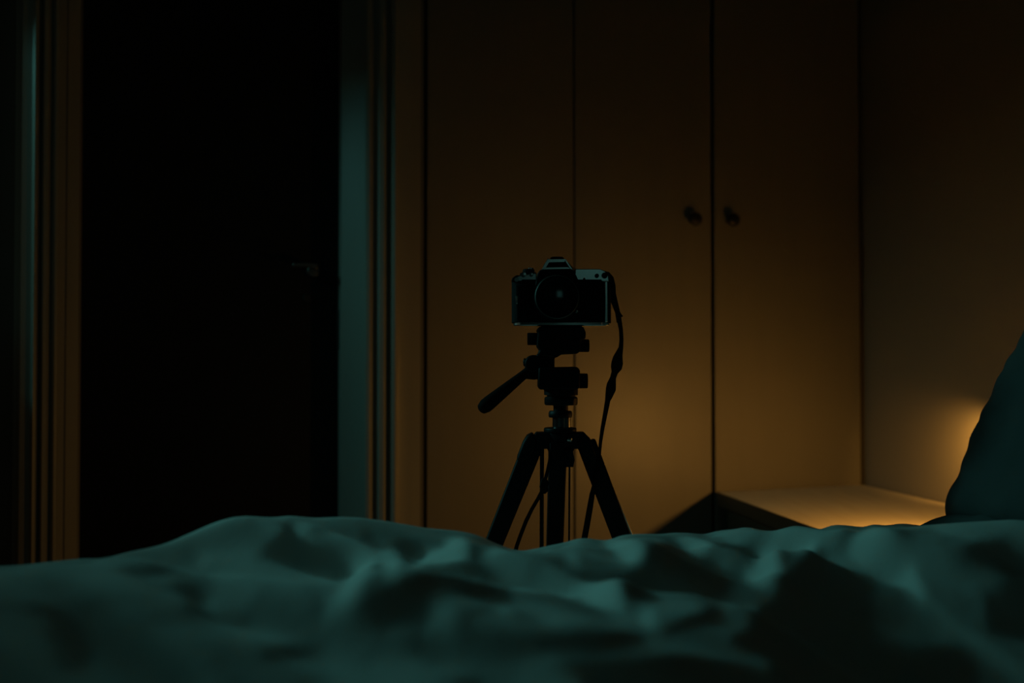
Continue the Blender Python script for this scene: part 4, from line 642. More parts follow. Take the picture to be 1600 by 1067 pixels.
    (2784,11,11,10,11,11,11,11,11,10,10,11,9,10,10,10,10,10,9,10,9,9,9,9,9,9,9,10,9,10,9,9,3,-7,-20,-24,-22,-20,-18,-15,-10,-4,4,9,8,7,6,6,4,4,3,3,1,1,0,0,0,0,1,1,3,4,7,8,11,13,14,16,21,28,31,30,35,39,40,31,22,10,2,-3,-5,-6,-7,-7,-8,-9,-10,-10,-10,-10,-10,-9,-9,-9,-8,-8,-8,-8,-8,-8,-8,-8,-7,-7,-6,-5,-4,-6,-9,-14,-12,-6,-4,-2,-2,-1,4,10,22,34,42,42,38,21,9,4,3,6,8,11,11,6),
    (2790,11,11,10,11,11,10,11,10,9,10,9,10,9,8,8,9,8,8,9,10,9,10,10,10,11,11,11,11,11,11,8,2,-12,-21,-22,-21,-19,-17,-14,-10,-5,3,7,8,6,5,5,4,3,2,1,1,0,1,0,0,1,2,3,5,7,9,11,12,14,16,18,25,29,26,30,37,41,38,27,17,8,2,-1,-5,-6,-6,-8,-8,-9,-9,-11,-9,-10,-9,-9,-8,-8,-7,-7,-7,-7,-8,-7,-8,-8,-8,-7,-7,-6,-5,-5,-7,-14,-15,-13,-10,-8,-4,0,5,14,29,43,48,50,27,6,1,2,4,9,12,12,12,6),
    (2795,12,11,11,11,11,10,10,10,9,9,9,8,8,8,8,8,7,8,7,8,9,9,9,11,11,11,12,13,12,12,9,0,-14,-21,-21,-20,-18,-16,-14,-10,-6,1,7,7,6,5,4,3,2,2,1,0,0,1,0,2,2,4,5,7,9,11,13,14,15,16,22,27,27,24,30,39,41,36,20,10,4,2,0,-2,-5,-6,-8,-8,-10,-10,-11,-10,-9,-9,-8,-8,-6,-6,-6,-5,-5,-5,-6,-6,-7,-7,-7,-6,-5,-5,-5,-6,-10,-13,-16,-15,-12,-9,-3,4,17,39,54,58,33,7,-2,-2,3,8,12,13,13,12,6),
    (2800,13,12,11,11,11,11,10,9,9,9,9,8,7,7,8,7,7,7,7,8,8,8,8,9,10,11,11,12,13,11,8,1,-17,-21,-19,-18,-17,-15,-13,-10,-6,-1,5,6,6,4,4,3,2,1,1,1,1,1,1,3,4,5,8,9,12,13,14,14,15,19,24,27,26,24,29,40,40,32,19,9,3,-1,-1,-3,-7,-7,-9,-10,-11,-12,-11,-10,-10,-8,-8,-7,-5,-5,-4,-3,-3,-3,-4,-4,-5,-6,-4,-3,-3,-2,-4,-5,-8,-10,-14,-16,-15,-12,-4,6,26,48,60,34,8,-4,-3,0,6,11,15,14,14,12,6),
    (2796,17,16,13,12,12,10,10,10,9,8,9,8,7,7,7,7,7,7,6,8,7,8,9,8,10,9,10,11,10,10,6,-4,-16,-20,-19,-18,-15,-14,-12,-9,-6,-2,4,5,5,4,2,3,1,2,1,2,2,2,4,4,7,8,9,12,13,15,14,15,15,19,24,29,25,23,32,39,37,32,18,10,4,-3,-5,-7,-9,-10,-12,-12,-13,-12,-12,-11,-10,-8,-7,-6,-4,-3,-3,-2,-1,-2,-2,-3,-3,-4,-1,2,2,-1,-2,-5,-7,-8,-10,-15,-14,-10,0,17,36,47,31,7,-4,-5,-1,4,9,14,16,15,13,11,6),
    (2788,18,18,17,15,14,13,10,10,9,9,8,8,7,8,7,7,7,6,7,7,7,8,8,8,9,10,9,10,9,7,1,-8,-17,-21,-18,-17,-15,-13,-12,-10,-7,-3,1,7,5,5,3,2,2,1,2,2,3,4,6,7,9,10,13,14,15,14,14,13,14,19,30,29,23,25,33,37,32,28,17,10,4,-1,-7,-10,-12,-14,-14,-14,-14,-14,-12,-11,-10,-8,-6,-5,-3,-2,-1,0,0,0,-1,-2,-2,-3,1,3,4,3,-1,-4,-5,-7,-7,-10,-9,-5,8,26,34,22,6,-3,-6,-2,2,8,13,16,16,14,13,10,5),
    (2780,18,18,17,17,16,16,14,12,11,9,8,8,8,7,8,7,7,7,7,7,7,8,8,8,8,9,9,8,8,4,-1,-13,-19,-20,-18,-17,-15,-14,-12,-11,-8,-6,-2,4,5,5,4,4,3,4,4,3,5,6,7,9,12,13,15,16,16,13,10,11,17,27,32,24,23,29,31,31,27,24,18,11,5,-4,-9,-13,-14,-16,-16,-16,-15,-14,-12,-11,-9,-8,-5,-5,-2,-1,0,1,3,2,1,0,-2,-3,-1,1,3,1,0,-3,-3,-4,-4,-4,-2,7,18,21,13,5,-3,-5,-3,0,5,12,16,17,16,14,12,11,4),
    (2771,19,18,17,17,17,16,15,15,14,12,11,9,9,7,8,7,7,7,8,7,8,7,8,8,9,8,8,7,6,2,-7,-15,-19,-19,-18,-17,-16,-14,-13,-12,-10,-8,-5,-1,4,4,4,4,4,5,6,7,8,10,11,12,13,16,16,17,15,10,8,14,25,34,34,25,23,26,24,21,22,21,18,13,5,-5,-12,-15,-17,-18,-17,-17,-15,-14,-12,-11,-8,-7,-6,-3,-2,-1,1,3,4,5,4,3,1,0,-2,0,0,-2,-3,-5,-5,-4,-1,3,11,16,12,7,3,-2,-4,-5,-2,4,9,13,18,18,16,14,11,9,5),
    (2763,19,18,17,17,17,16,15,15,15,14,13,13,12,10,8,8,8,7,8,7,8,8,8,8,8,8,7,7,4,-2,-9,-18,-19,-19,-18,-16,-15,-15,-13,-13,-12,-10,-9,-5,-1,3,4,5,5,6,7,9,10,12,14,15,18,18,18,18,12,9,11,22,34,38,34,26,21,20,16,13,14,19,19,13,6,-7,-14,-17,-18,-19,-19,-17,-16,-14,-12,-10,-8,-6,-5,-3,-1,-1,2,4,5,7,8,7,7,6,3,0,-2,-4,-7,-7,-6,-2,4,11,12,7,1,0,-2,-5,-5,-4,0,7,12,16,18,18,15,13,11,8,4),
    (2756,18,18,18,17,16,16,15,15,15,14,14,14,13,13,12,11,10,9,8,8,7,8,8,8,8,7,8,5,1,-3,-13,-18,-19,-18,-18,-16,-15,-15,-14,-14,-13,-12,-10,-7,-4,1,2,3,5,7,8,11,12,13,16,17,19,20,20,19,13,12,19,32,42,42,29,18,15,14,10,9,11,17,18,14,5,-8,-15,-18,-20,-20,-20,-17,-16,-14,-12,-9,-8,-6,-4,-3,-2,1,2,4,7,9,11,11,9,10,6,2,-1,-6,-6,-5,-2,2,7,8,3,0,-3,-3,-5,-6,-6,-4,1,9,16,17,18,16,14,11,10,7,4),
    (2749,18,18,17,17,17,15,16,15,14,15,14,13,14,13,14,13,12,13,11,9,9,8,8,8,8,7,7,4,-1,-8,-14,-18,-18,-17,-17,-16,-16,-15,-15,-14,-14,-14,-11,-10,-6,0,3,4,5,7,8,10,12,15,17,19,20,21,22,20,16,17,29,42,44,32,21,15,12,10,7,7,10,15,17,13,4,-8,-16,-18,-21,-20,-19,-18,-16,-14,-11,-10,-8,-6,-4,-3,-2,0,3,4,8,11,13,14,11,6,5,0,-2,-4,-3,0,2,4,5,1,0,-1,-2,-3,-5,-6,-5,-3,2,10,17,17,16,14,13,11,9,8,3),
    (2742,18,18,17,17,16,16,15,15,15,14,14,14,14,13,13,14,13,13,14,12,12,11,9,9,8,7,7,3,-4,-11,-16,-17,-17,-16,-17,-16,-15,-16,-15,-15,-16,-14,-13,-12,-7,-2,3,6,7,8,10,11,14,14,17,18,20,22,23,23,20,26,37,43,33,23,18,14,10,7,6,5,10,14,16,13,3,-8,-16,-18,-20,-20,-19,-18,-15,-13,-12,-9,-8,-6,-5,-3,-2,-1,2,4,8,12,17,18,13,4,-2,-5,-5,-4,-2,1,3,3,1,2,1,-1,-1,-2,-3,-5,-3,0,4,11,18,16,14,14,12,10,8,7,4),
    (2735,18,18,17,17,16,16,15,15,14,15,14,14,13,14,13,14,13,13,14,13,13,13,13,12,10,9,7,1,-5,-14,-17,-17,-16,-16,-16,-16,-16,-15,-16,-16,-16,-16,-14,-13,-8,-3,5,6,8,10,11,13,15,16,18,19,21,23,24,23,24,34,40,36,24,16,17,12,8,5,3,4,9,16,16,12,3,-9,-15,-18,-20,-19,-19,-17,-14,-13,-10,-9,-7,-6,-5,-3,-2,-1,1,3,7,13,19,23,18,2,-7,-8,-8,-5,-4,-2,-1,-1,0,1,0,1,0,-1,-3,-3,0,2,6,14,20,17,15,13,11,9,8,6,3),
    (2729,18,18,17,16,16,16,15,15,14,14,14,14,14,13,14,13,14,13,13,13,14,13,13,14,13,12,9,2,-9,-14,-17,-15,-16,-16,-15,-16,-16,-16,-17,-17,-16,-17,-15,-13,-8,-2,5,8,10,10,13,14,16,18,19,20,23,24,24,24,29,37,38,28,17,13,14,10,6,2,0,4,10,17,17,11,1,-9,-14,-17,-20,-19,-18,-15,-14,-11,-10,-8,-6,-6,-4,-3,-2,-2,1,3,7,12,22,27,17,2,-7,-9,-9,-7,-5,-4,-6,-4,-1,-2,-1,-2,-2,-1,-2,-2,-1,4,11,17,24,20,14,13,11,8,6,6,3),
    (2722,19,17,17,16,16,16,15,14,15,14,14,14,13,14,13,14,13,13,14,13,13,14,13,14,14,13,9,2,-8,-14,-14,-15,-14,-15,-15,-16,-16,-17,-17,-17,-18,-17,-15,-13,-7,-2,8,10,11,12,14,16,17,18,19,22,23,25,24,25,33,38,33,19,14,11,10,7,3,1,0,3,12,18,16,11,0,-10,-14,-17,-19,-18,-17,-14,-13,-10,-9,-6,-6,-5,-4,-3,-2,-1,0,3,7,14,24,28,15,-1,-8,-9,-9,-7,-5,-3,-3,-2,-4,-5,-4,-6,-4,-4,-4,-3,-1,5,13,24,26,20,15,12,10,7,6,5,3),
    (2716,18,18,16,17,15,16,15,14,15,14,14,13,14,13,14,13,13,14,13,13,14,13,14,14,14,13,8,1,-9,-13,-12,-12,-12,-14,-14,-15,-16,-17,-18,-18,-17,-18,-16,-12,-6,2,9,11,13,14,16,17,18,20,20,22,23,23,24,27,35,36,24,16,12,8,6,3,2,1,1,4,12,19,16,10,-3,-11,-15,-16,-18,-17,-15,-14,-11,-9,-7,-6,-5,-4,-3,-3,-2,-1,0,3,9,15,27,30,10,-4,-10,-10,-9,-6,0,2,2,-2,-5,-6,-8,-9,-7,-6,-7,-5,-1,4,15,24,27,21,15,10,8,6,5,6,3),
    (2710,18,17,17,16,15,16,14,15,14,14,14,14,13,14,13,13,14,13,13,14,13,14,14,14,14,12,8,-3,-9,-12,-11,-11,-11,-12,-12,-14,-15,-17,-17,-18,-18,-17,-15,-12,-4,4,11,14,14,16,18,18,20,20,21,22,22,22,23,29,36,29,20,13,11,7,3,1,-1,0,1,6,11,18,16,8,-5,-11,-16,-16,-16,-16,-13,-12,-10,-8,-6,-5,-4,-4,-3,-2,-2,-1,1,4,9,20,30,28,7,-7,-11,-11,-5,2,6,4,2,-4,-6,-9,-9,-9,-9,-8,-7,-6,-3,4,11,24,25,19,12,9,7,5,5,6,3),
    (2704,18,17,16,16,15,15,15,14,15,13,14,14,13,14,13,13,14,13,13,14,14,14,14,14,14,11,6,-5,-10,-12,-10,-11,-10,-11,-12,-13,-13,-15,-16,-17,-18,-16,-14,-10,-2,8,13,15,17,17,19,20,20,21,20,22,21,22,22,30,33,25,15,12,10,6,2,-1,-2,-1,1,6,11,16,14,5,-5,-12,-15,-15,-15,-14,-13,-10,-8,-7,-5,-4,-4,-3,-3,-3,-2,0,1,6,13,22,31,24,3,-8,-8,-3,3,8,6,3,-3,-6,-9,-9,-10,-9,-9,-7,-6,-5,-1,1,8,18,20,15,10,8,5,5,5,5,3),
    (2698,18,16,16,16,15,15,14,15,14,14,13,14,13,14,13,13,14,13,14,13,14,15,14,14,14,9,5,-7,-12,-11,-10,-11,-10,-11,-12,-12,-14,-14,-14,-16,-15,-15,-11,-7,3,11,15,17,18,19,19,21,20,20,20,21,22,20,22,30,30,19,12,9,7,3,2,0,-1,0,1,6,11,14,12,3,-7,-11,-14,-15,-13,-13,-11,-9,-7,-5,-4,-4,-3,-3,-3,-3,-2,-1,3,7,15,27,28,18,3,-4,1,6,10,8,3,-3,-7,-10,-9,-9,-9,-9,-8,-6,-6,-4,-2,0,3,13,15,11,9,6,5,4,5,6,3),
    (2692,17,17,15,16,15,14,15,14,14,14,13,14,13,13,14,13,14,13,14,14,14,14,15,14,12,8,1,-7,-11,-11,-11,-10,-11,-11,-12,-13,-13,-14,-14,-15,-14,-12,-8,-1,8,17,17,19,19,19,20,20,20,19,20,20,22,17,21,31,25,15,9,6,4,2,1,1,1,2,4,6,10,11,8,2,-7,-11,-13,-13,-12,-11,-9,-8,-6,-4,-4,-3,-4,-3,-4,-3,-2,0,4,8,18,26,23,15,9,8,11,14,11,4,-2,-8,-11,-12,-10,-9,-8,-8,-8,-6,-6,-6,-4,-4,2,8,11,10,7,5,5,4,6,6,3),
    (2686,17,16,15,15,15,14,15,14,14,13,14,13,14,13,14,13,13,14,14,14,14,15,14,14,11,5,-1,-8,-10,-11,-10,-11,-11,-11,-12,-13,-14,-14,-15,-14,-13,-10,-5,2,14,23,22,22,20,21,19,19,19,18,19,20,19,16,22,29,22,11,6,4,2,2,3,2,3,3,5,8,9,8,5,-1,-8,-10,-11,-12,-10,-10,-7,-7,-5,-4,-3,-4,-3,-4,-5,-3,-3,0,4,13,17,22,20,14,14,19,20,17,8,1,-6,-9,-12,-11,-10,-9,-8,-7,-7,-7,-7,-7,-6,-5,-2,4,7,8,5,5,5,4,7,7,4),
    (2679,17,15,16,14,15,14,14,14,14,14,13,14,13,14,13,14,13,14,14,14,15,14,14,13,10,4,-4,-9,-10,-10,-10,-11,-11,-12,-12,-14,-14,-14,-14,-14,-12,-8,-3,7,17,24,25,26,24,23,21,18,17,15,17,19,20,16,23,28,18,9,5,2,2,3,3,2,4,4,5,8,8,7,3,-3,-8,-10,-10,-10,-9,-7,-6,-5,-5,-3,-4,-4,-4,-6,-5,-5,-3,0,5,12,18,19,19,14,16,22,21,13,5,-1,-5,-6,-8,-8,-7,-7,-6,-6,-6,-5,-6,-7,-6,-4,-3,-1,1,2,2,2,5,5,7,8,4),
    (2673,15,16,15,14,15,14,14,14,14,13,14,13,14,13,14,13,14,14,14,14,15,14,14,12,9,1,-5,-9,-10,-10,-10,-11,-11,-12,-13,-14,-14,-15,-14,-13,-11,-6,1,9,21,25,25,26,25,24,23,20,15,14,17,21,20,16,25,26,16,9,4,2,1,2,3,3,3,4,6,7,7,5,1,-3,-8,-8,-9,-8,-7,-6,-5,-4,-3,-4,-3,-5,-6,-7,-8,-6,-4,2,5,11,18,21,18,18,19,19,15,7,0,-3,-4,-4,-4,-4,-4,-4,-4,-4,-3,-3,-2,-4,-4,-3,-4,-3,-4,-3,-3,-1,2,5,7,8,5),
    (2665,16,15,15,14,14,15,14,13,14,14,13,14,13,14,13,14,14,14,14,14,15,14,13,11,7,1,-7,-9,-10,-9,-11,-11,-12,-12,-13,-14,-15,-14,-14,-13,-9,-4,4,14,22,26,25,25,24,23,22,18,16,17,20,25,19,18,25,25,13,9,4,2,0,2,2,3,3,4,4,6,6,3,1,-3,-6,-7,-7,-7,-5,-5,-3,-3,-3,-3,-5,-6,-8,-10,-10,-8,-3,2,7,15,21,21,25,25,18,8,3,0,-4,-3,-3,-3,-2,-3,-2,-2,-2,-1,-2,-1,0,0,-2,-3,-3,-5,-4,-5,-4,-2,-1,2,6,7,5),
    (2658,15,15,14,15,14,14,14,13,14,14,13,14,13,14,13,14,14,14,15,14,14,14,13,10,6,-2,-7,-9,-9,-10,-11,-11,-12,-13,-14,-14,-14,-15,-14,-11,-7,-2,8,17,24,25,25,24,24,21,20,17,18,21,26,25,18,18,26,22,13,7,3,2,1,1,2,3,2,3,4,5,4,2,1,-2,-4,-6,-5,-5,-4,-3,-3,-2,-3,-4,-8,-9,-11,-13,-11,-8,-2,6,15,20,22,32,35,24,5,-4,-6,-7,-4,-4,-3,-3,-2,-3,-1,-2,-1,-1,-1,-1,0,1,-1,-1,-1,-3,-2,-4,-5,-3,-2,1,5,7,4),
    (2650,15,14,15,14,14,14,14,13,14,13,14,14,13,14,14,14,14,14,14,14,14,14,12,9,5,-3,-8,-9,-9,-10,-11,-12,-12,-13,-14,-14,-15,-15,-13,-10,-6,3,12,19,25,24,25,23,22,20,19,19,21,25,28,24,16,19,26,20,11,7,3,1,1,1,1,2,2,3,3,3,3,2,1,-1,-2,-4,-3,-4,-3,-3,-3,-3,-5,-7,-11,-12,-13,-13,-10,-4,4,13,21,24,38,42,27,5,-5,-8,-8,-7,-5,-5,-4,-5,-3,-4,-3,-2,-1,-2,-2,-1,0,1,0,0,-1,-1,-2,-3,-2,-3,0,1,5,6,4),
    (2642,14,15,14,14,14,14,14,13,14,13,14,14,13,14,14,14,14,14,14,14,14,13,12,8,4,-5,-8,-9,-9,-11,-11,-12,-12,-14,-14,-14,-15,-14,-13,-9,-3,6,16,21,25,24,23,23,21,20,20,21,24,27,29,23,14,20,25,17,10,6,3,1,0,0,1,1,2,2,3,2,3,1,1,0,-1,-3,-2,-3,-3,-3,-4,-5,-7,-10,-13,-14,-12,-11,-7,3,12,22,27,44,43,25,4,-5,-8,-6,-5,-5,-5,-5,-5,-5,-4,-5,-4,-5,-3,-4,-2,-2,0,0,1,-1,-1,-1,-2,-2,-1,0,1,4,5,5,4),
    (2633,15,14,14,14,14,13,14,14,13,14,14,14,13,14,14,14,14,14,14,14,14,12,11,7,1,-4,-8,-9,-10,-10,-12,-12,-13,-13,-15,-14,-15,-14,-12,-7,-1,10,19,23,24,24,22,22,21,21,21,24,27,28,29,21,13,18,24,16,8,5,3,1,-1,0,0,1,1,2,3,2,1,2,1,0,-1,-2,-3,-2,-4,-4,-4,-7,-9,-11,-13,-12,-10,-7,-1,9,21,31,50,41,21,5,-5,-8,-6,-5,-4,-4,-3,-4,-4,-4,-5,-4,-5,-5,-6,-4,-5,-4,-1,-1,-1,0,-1,-2,-3,-1,-1,2,3,6,6,6,3),
    (2624,14,15,14,13,14,14,14,13,14,14,14,13,14,14,14,14,14,14,14,14,13,12,10,5,0,-5,-8,-9,-10,-10,-12,-12,-13,-14,-15,-15,-14,-14,-10,-6,2,14,22,23,24,23,23,21,21,22,24,26,28,29,28,20,12,15,22,15,7,4,2,0,0,-1,0,1,1,2,2,1,2,1,1,-1,-1,-2,-2,-3,-4,-5,-5,-8,-9,-10,-10,-11,-6,-3,6,17,30,52,43,19,7,0,-7,-10,-7,-5,-4,-3,-3,-3,-4,-3,-3,-4,-4,-5,-4,-5,-4,-4,-4,-3,-4,-3,-3,-3,-2,-1,0,3,5,7,7,5,3),
    (2615,14,14,14,14,14,13,14,14,14,14,13,14,14,14,14,14,14,13,14,13,13,12,8,5,-1,-6,-7,-9,-10,-11,-12,-13,-13,-14,-15,-15,-15,-12,-10,-3,6,18,23,24,23,23,22,22,22,24,25,28,28,29,28,17,12,12,18,15,7,3,1,0,-1,0,0,0,1,2,1,2,1,1,1,-1,-2,-2,-3,-4,-4,-5,-5,-6,-8,-8,-10,-7,-4,4,14,29,48,42,21,10,3,0,-6,-12,-10,-6,-5,-4,-4,-3,-3,-3,-3,-3,-3,-3,-4,-3,-4,-3,-3,-3,-4,-6,-5,-5,-5,-2,0,4,6,8,6,4,3),
    (2605,14,14,14,14,14,14,14,13,14,14,14,14,14,13,14,14,14,14,13,13,12,11,9,3,-3,-5,-8,-9,-11,-11,-12,-13,-14,-14,-15,-15,-14,-12,-7,-1,11,21,23,24,23,23,22,23,24,25,26,28,29,29,26,16,11,9,13,14,8,3,1,-1,-1,0,0,1,0,1,1,2,2,1,0,-2,-2,-3,-4,-3,-2,-3,-5,-4,-7,-8,-8,-5,2,12,30,47,34,20,12,5,2,1,-2,-9,-13,-9,-7,-6,-5,-4,-4,-4,-3,-3,-3,-2,-3,-3,-3,-3,-3,-2,-3,-4,-5,-5,-5,-4,-1,2,4,6,5,3,4),
    (2595,14,14,14,14,14,14,14,14,14,13,14,14,14,14,13,14,14,13,13,13,12,11,7,2,-3,-6,-8,-9,-11,-11,-13,-13,-14,-15,-15,-15,-13,-10,-6,4,14,23,24,24,23,23,23,23,25,26,28,28,28,28,26,15,9,7,8,12,9,4,0,0,0,-1,0,0,0,1,1,2,2,1,0,-3,-3,-3,-3,-3,-1,1,-1,-5,-7,-8,-7,-1,11,34,43,28,15,11,8,5,2,1,0,-4,-13,-10,-8,-6,-7,-6,-6,-5,-5,-4,-3,-3,-3,-3,-3,-3,-3,-2,-3,-3,-3,-3,-4,-2,-2,0,1,2,3,1,4),
    (2585,14,14,14,14,14,14,14,14,14,14,13,14,14,14,13,14,13,14,12,13,11,10,7,2,-4,-6,-9,-10,-11,-12,-12,-14,-14,-15,-15,-14,-12,-9,-2,6,19,24,24,23,24,23,24,24,26,27,27,28,28,27,24,14,8,7,5,7,9,5,2,1,0,1,0,-1,-1,1,1,3,2,1,-2,-2,-4,-3,-3,-1,0,0,0,-3,-6,-7,-1,12,33,34,21,12,10,9,8,4,3,2,1,0,-8,-10,-8,-7,-8,-8,-7,-6,-7,-6,-5,-5,-4,-4,-3,-3,-3,-3,-3,-2,-3,-3,-3,-2,-1,-1,1,-1,1,1,3),
    (2575,14,14,14,14,14,14,14,14,14,13,14,14,13,14,14,13,14,13,12,12,11,9,6,2,-4,-7,-9,-10,-12,-12,-13,-14,-15,-15,-14,-14,-10,-6,0,12,21,24,24,24,23,24,25,25,26,27,28,27,26,26,23,14,7,6,4,4,6,6,3,2,2,2,0,0,-1,1,3,3,3,0,-1,0,0,0,-1,-1,-2,-2,-5,-5,-2,4,14,22,21,16,12,9,8,7,8,5,4,4,1,1,-1,-4,-6,-7,-11,-12,-9,-7,-7,-7,-7,-6,-7,-5,-5,-5,-3,-4,-3,-3,-3,-2,-3,-3,-2,-3,-1,1,4,0,2),
    (2564,15,14,14,14,14,14,14,13,14,14,14,13,14,13,14,13,13,13,12,12,11,8,5,2,-4,-8,-10,-11,-11,-13,-14,-14,-15,-15,-14,-12,-8,-3,4,16,23,24,24,23,24,25,25,26,26,27,27,26,25,23,22,16,7,5,4,3,4,4,4,3,3,2,1,1,0,3,5,7,6,7,7,5,2,1,0,-2,-4,-5,-6,-3,4,9,8,6,8,11,11,9,7,7,6,6,5,5,3,1,0,-1,-2,-4,-10,-17,-11,-6,-4,-9,-9,-8,-6,-7,-7,-6,-6,-5,-5,-4,-3,-3,-3,-3,-3,-3,-3,1,4,2,1),
    (2556,12,14,14,14,14,14,14,14,14,13,14,13,14,13,14,13,13,12,12,11,10,8,4,2,-5,-8,-10,-11,-13,-13,-14,-14,-15,-15,-13,-11,-6,2,8,19,23,25,24,24,24,25,26,26,26,26,26,24,24,22,21,17,7,4,4,3,3,5,4,4,2,2,2,1,4,6,10,17,16,14,10,6,2,-1,-2,-3,-6,-5,-4,-2,0,-4,-6,-2,7,12,13,10,9,7,6,5,5,4,4,1,0,-1,-2,-4,-10,-13,-12,-5,-1,-10,-12,-7,-7,-7,-7,-6,-7,-7,-6,-6,-6,-5,-4,-4,-3,-3,-3,-1,3,3,2),
    (2551,9,12,13,14,14,14,14,14,14,13,14,13,14,13,13,13,13,12,12,10,9,7,4,1,-5,-9,-10,-12,-12,-14,-14,-15,-14,-14,-13,-9,-4,5,15,20,24,25,24,24,25,25,26,26,25,26,24,23,22,21,20,17,9,4,3,3,4,4,7,7,6,3,0,2,4,8,13,17,15,16,13,10,7,3,0,-4,-7,-7,-7,-8,-8,-9,-10,-5,7,13,14,12,11,11,9,7,3,3,0,0,-2,-1,-1,-3,-9,-12,-12,-9,0,-6,-12,-8,-7,-7,-7,-7,-7,-7,-7,-6,-7,-6,-7,-6,-5,-5,-3,-2,2,4,3),
    (2548,8,8,11,13,14,14,14,14,14,13,14,13,13,14,13,12,12,12,11,10,8,7,4,-1,-5,-9,-11,-12,-13,-13,-15,-14,-15,-13,-12,-7,-1,10,18,23,24,25,24,25,25,25,25,26,25,24,23,22,21,20,19,18,10,4,3,3,3,6,8,11,12,9,5,3,2,4,9,10,11,11,13,12,9,8,3,-1,-6,-8,-9,-11,-11,-11,-11,-6,8,14,14,13,11,12,10,7,6,1,1,-2,-2,-2,0,-1,-9,-12,-11,-8,-2,-2,-12,-9,-8,-7,-8,-7,-7,-7,-7,-7,-7,-7,-6,-7,-7,-6,-7,-3,2,4,4),
    (2546,7,7,8,10,13,14,14,14,13,14,13,13,14,13,12,13,12,11,11,9,7,6,5,-2,-6,-9,-11,-13,-13,-14,-15,-14,-14,-13,-9,-6,3,14,22,24,25,24,25,24,25,25,25,25,24,23,22,21,20,19,19,18,11,4,3,3,4,6,9,16,15,11,9,6,4,2,2,5,4,7,10,11,11,9,7,1,-3,-6,-10,-11,-13,-11,-10,-6,7,15,15,13,11,11,9,7,4,2,1,0,0,1,2,-3,-9,-13,-10,-4,-1,-1,-12,-11,-9,-7,-8,-8,-7,-8,-7,-7,-7,-7,-7,-7,-7,-7,-7,-4,1,3,4),
    (2547,4,6,8,7,9,13,13,14,14,13,13,13,13,13,13,12,11,11,10,9,7,5,5,-2,-7,-10,-12,-12,-14,-14,-15,-14,-14,-11,-7,-2,7,19,23,25,24,25,24,25,24,25,24,24,23,21,22,20,19,19,19,19,10,5,3,4,5,8,10,15,19,13,8,6,3,2,1,1,2,3,7,9,11,11,8,1,-3,-6,-8,-11,-10,-10,-8,-5,8,16,15,12,11,11,8,5,3,1,1,1,2,4,4,-2,-9,-11,-9,-4,1,0,-12,-13,-10,-8,-7,-8,-7,-8,-8,-7,-8,-7,-8,-7,-7,-7,-7,-4,0,6,3),
    (2549,2,4,6,7,8,8,12,13,14,13,13,13,13,12,13,11,12,10,10,8,6,6,3,-2,-8,-11,-12,-13,-13,-15,-14,-14,-13,-9,-4,3,11,22,24,24,25,24,24,24,24,24,24,22,22,21,21,19,20,19,19,19,10,5,4,4,7,9,12,14,22,14,8,4,2,1,1,0,1,1,3,7,10,11,8,-2,-5,-8,-8,-9,-8,-6,-3,0,8,16,15,12,11,10,7,4,1,1,1,2,3,6,6,-1,-8,-10,-6,-3,0,2,-11,-14,-11,-9,-7,-8,-7,-8,-8,-8,-8,-8,-8,-8,-8,-7,-6,-4,0,7,4),
    (2551,2,3,3,6,7,7,8,11,13,13,13,12,13,12,12,12,10,11,9,7,6,5,4,-4,-9,-11,-12,-13,-14,-15,-14,-13,-11,-8,0,9,15,23,24,24,25,24,23,24,24,23,22,22,21,21,19,20,19,20,20,18,11,4,4,7,8,11,13,14,20,18,6,3,2,0,0,0,0,1,2,5,8,9,4,-4,-8,-11,-10,-8,-6,-1,2,6,12,16,15,13,10,8,5,2,1,1,1,3,5,7,6,1,-5,-9,-8,-2,1,4,-7,-15,-12,-9,-8,-8,-8,-8,-8,-9,-10,-9,-8,-9,-7,-7,-5,-3,-1,8,6),
    (2553,3,2,2,3,6,6,7,7,10,12,13,12,13,12,11,11,11,10,8,7,6,5,1,-4,-9,-11,-13,-13,-14,-14,-14,-12,-9,-6,4,13,20,23,24,24,24,24,23,23,23,22,22,21,21,19,20,19,20,20,21,18,10,5,5,8,10,12,14,14,17,19,8,2,1,0,0,-1,0,1,3,6,6,5,0,-8,-12,-13,-13,-9,-4,1,7,12,17,19,16,13,9,6,2,1,0,1,3,4,7,7,6,1,-5,-8,-8,-2,3,5,-1,-14,-12,-10,-8,-8,-9,-9,-10,-10,-11,-10,-9,-8,-7,-5,-4,-2,0,9,6),
    (2555,2,3,2,2,3,4,7,6,6,9,12,12,12,12,11,11,10,9,8,7,6,4,0,-6,-9,-11,-13,-13,-14,-14,-13,-11,-7,-1,6,18,22,24,24,23,24,23,23,22,23,21,21,21,19,20,20,19,21,20,21,18,9,5,7,10,12,14,14,12,14,18,9,4,0,0,0,0,1,1,4,5,6,1,-4,-11,-15,-17,-15,-11,-3,6,11,16,21,22,19,12,8,3,0,-1,0,2,3,6,7,8,5,-1,-7,-9,-6,1,5,5,0,-9,-11,-10,-8,-9,-9,-9,-11,-12,-11,-11,-10,-7,-6,-4,-2,-2,1,9,7),
    (2556,3,3,2,2,2,2,3,6,6,6,8,10,12,11,11,11,10,8,8,7,5,3,-1,-6,-10,-12,-12,-14,-14,-13,-12,-9,-3,3,11,20,23,24,23,23,23,23,22,22,21,21,21,20,19,20,20,20,21,21,21,15,10,7,9,12,13,15,13,11,9,15,12,6,2,0,0,0,1,3,4,5,6,-2,-9,-14,-17,-19,-17,-13,-2,9,16,20,23,23,22,14,6,2,-2,-3,0,2,4,6,7,6,4,-2,-10,-10,-1,4,4,4,2,-7,-10,-10,-9,-9,-9,-9,-10,-10,-11,-11,-9,-8,-5,-4,-1,-1,0,10,8),
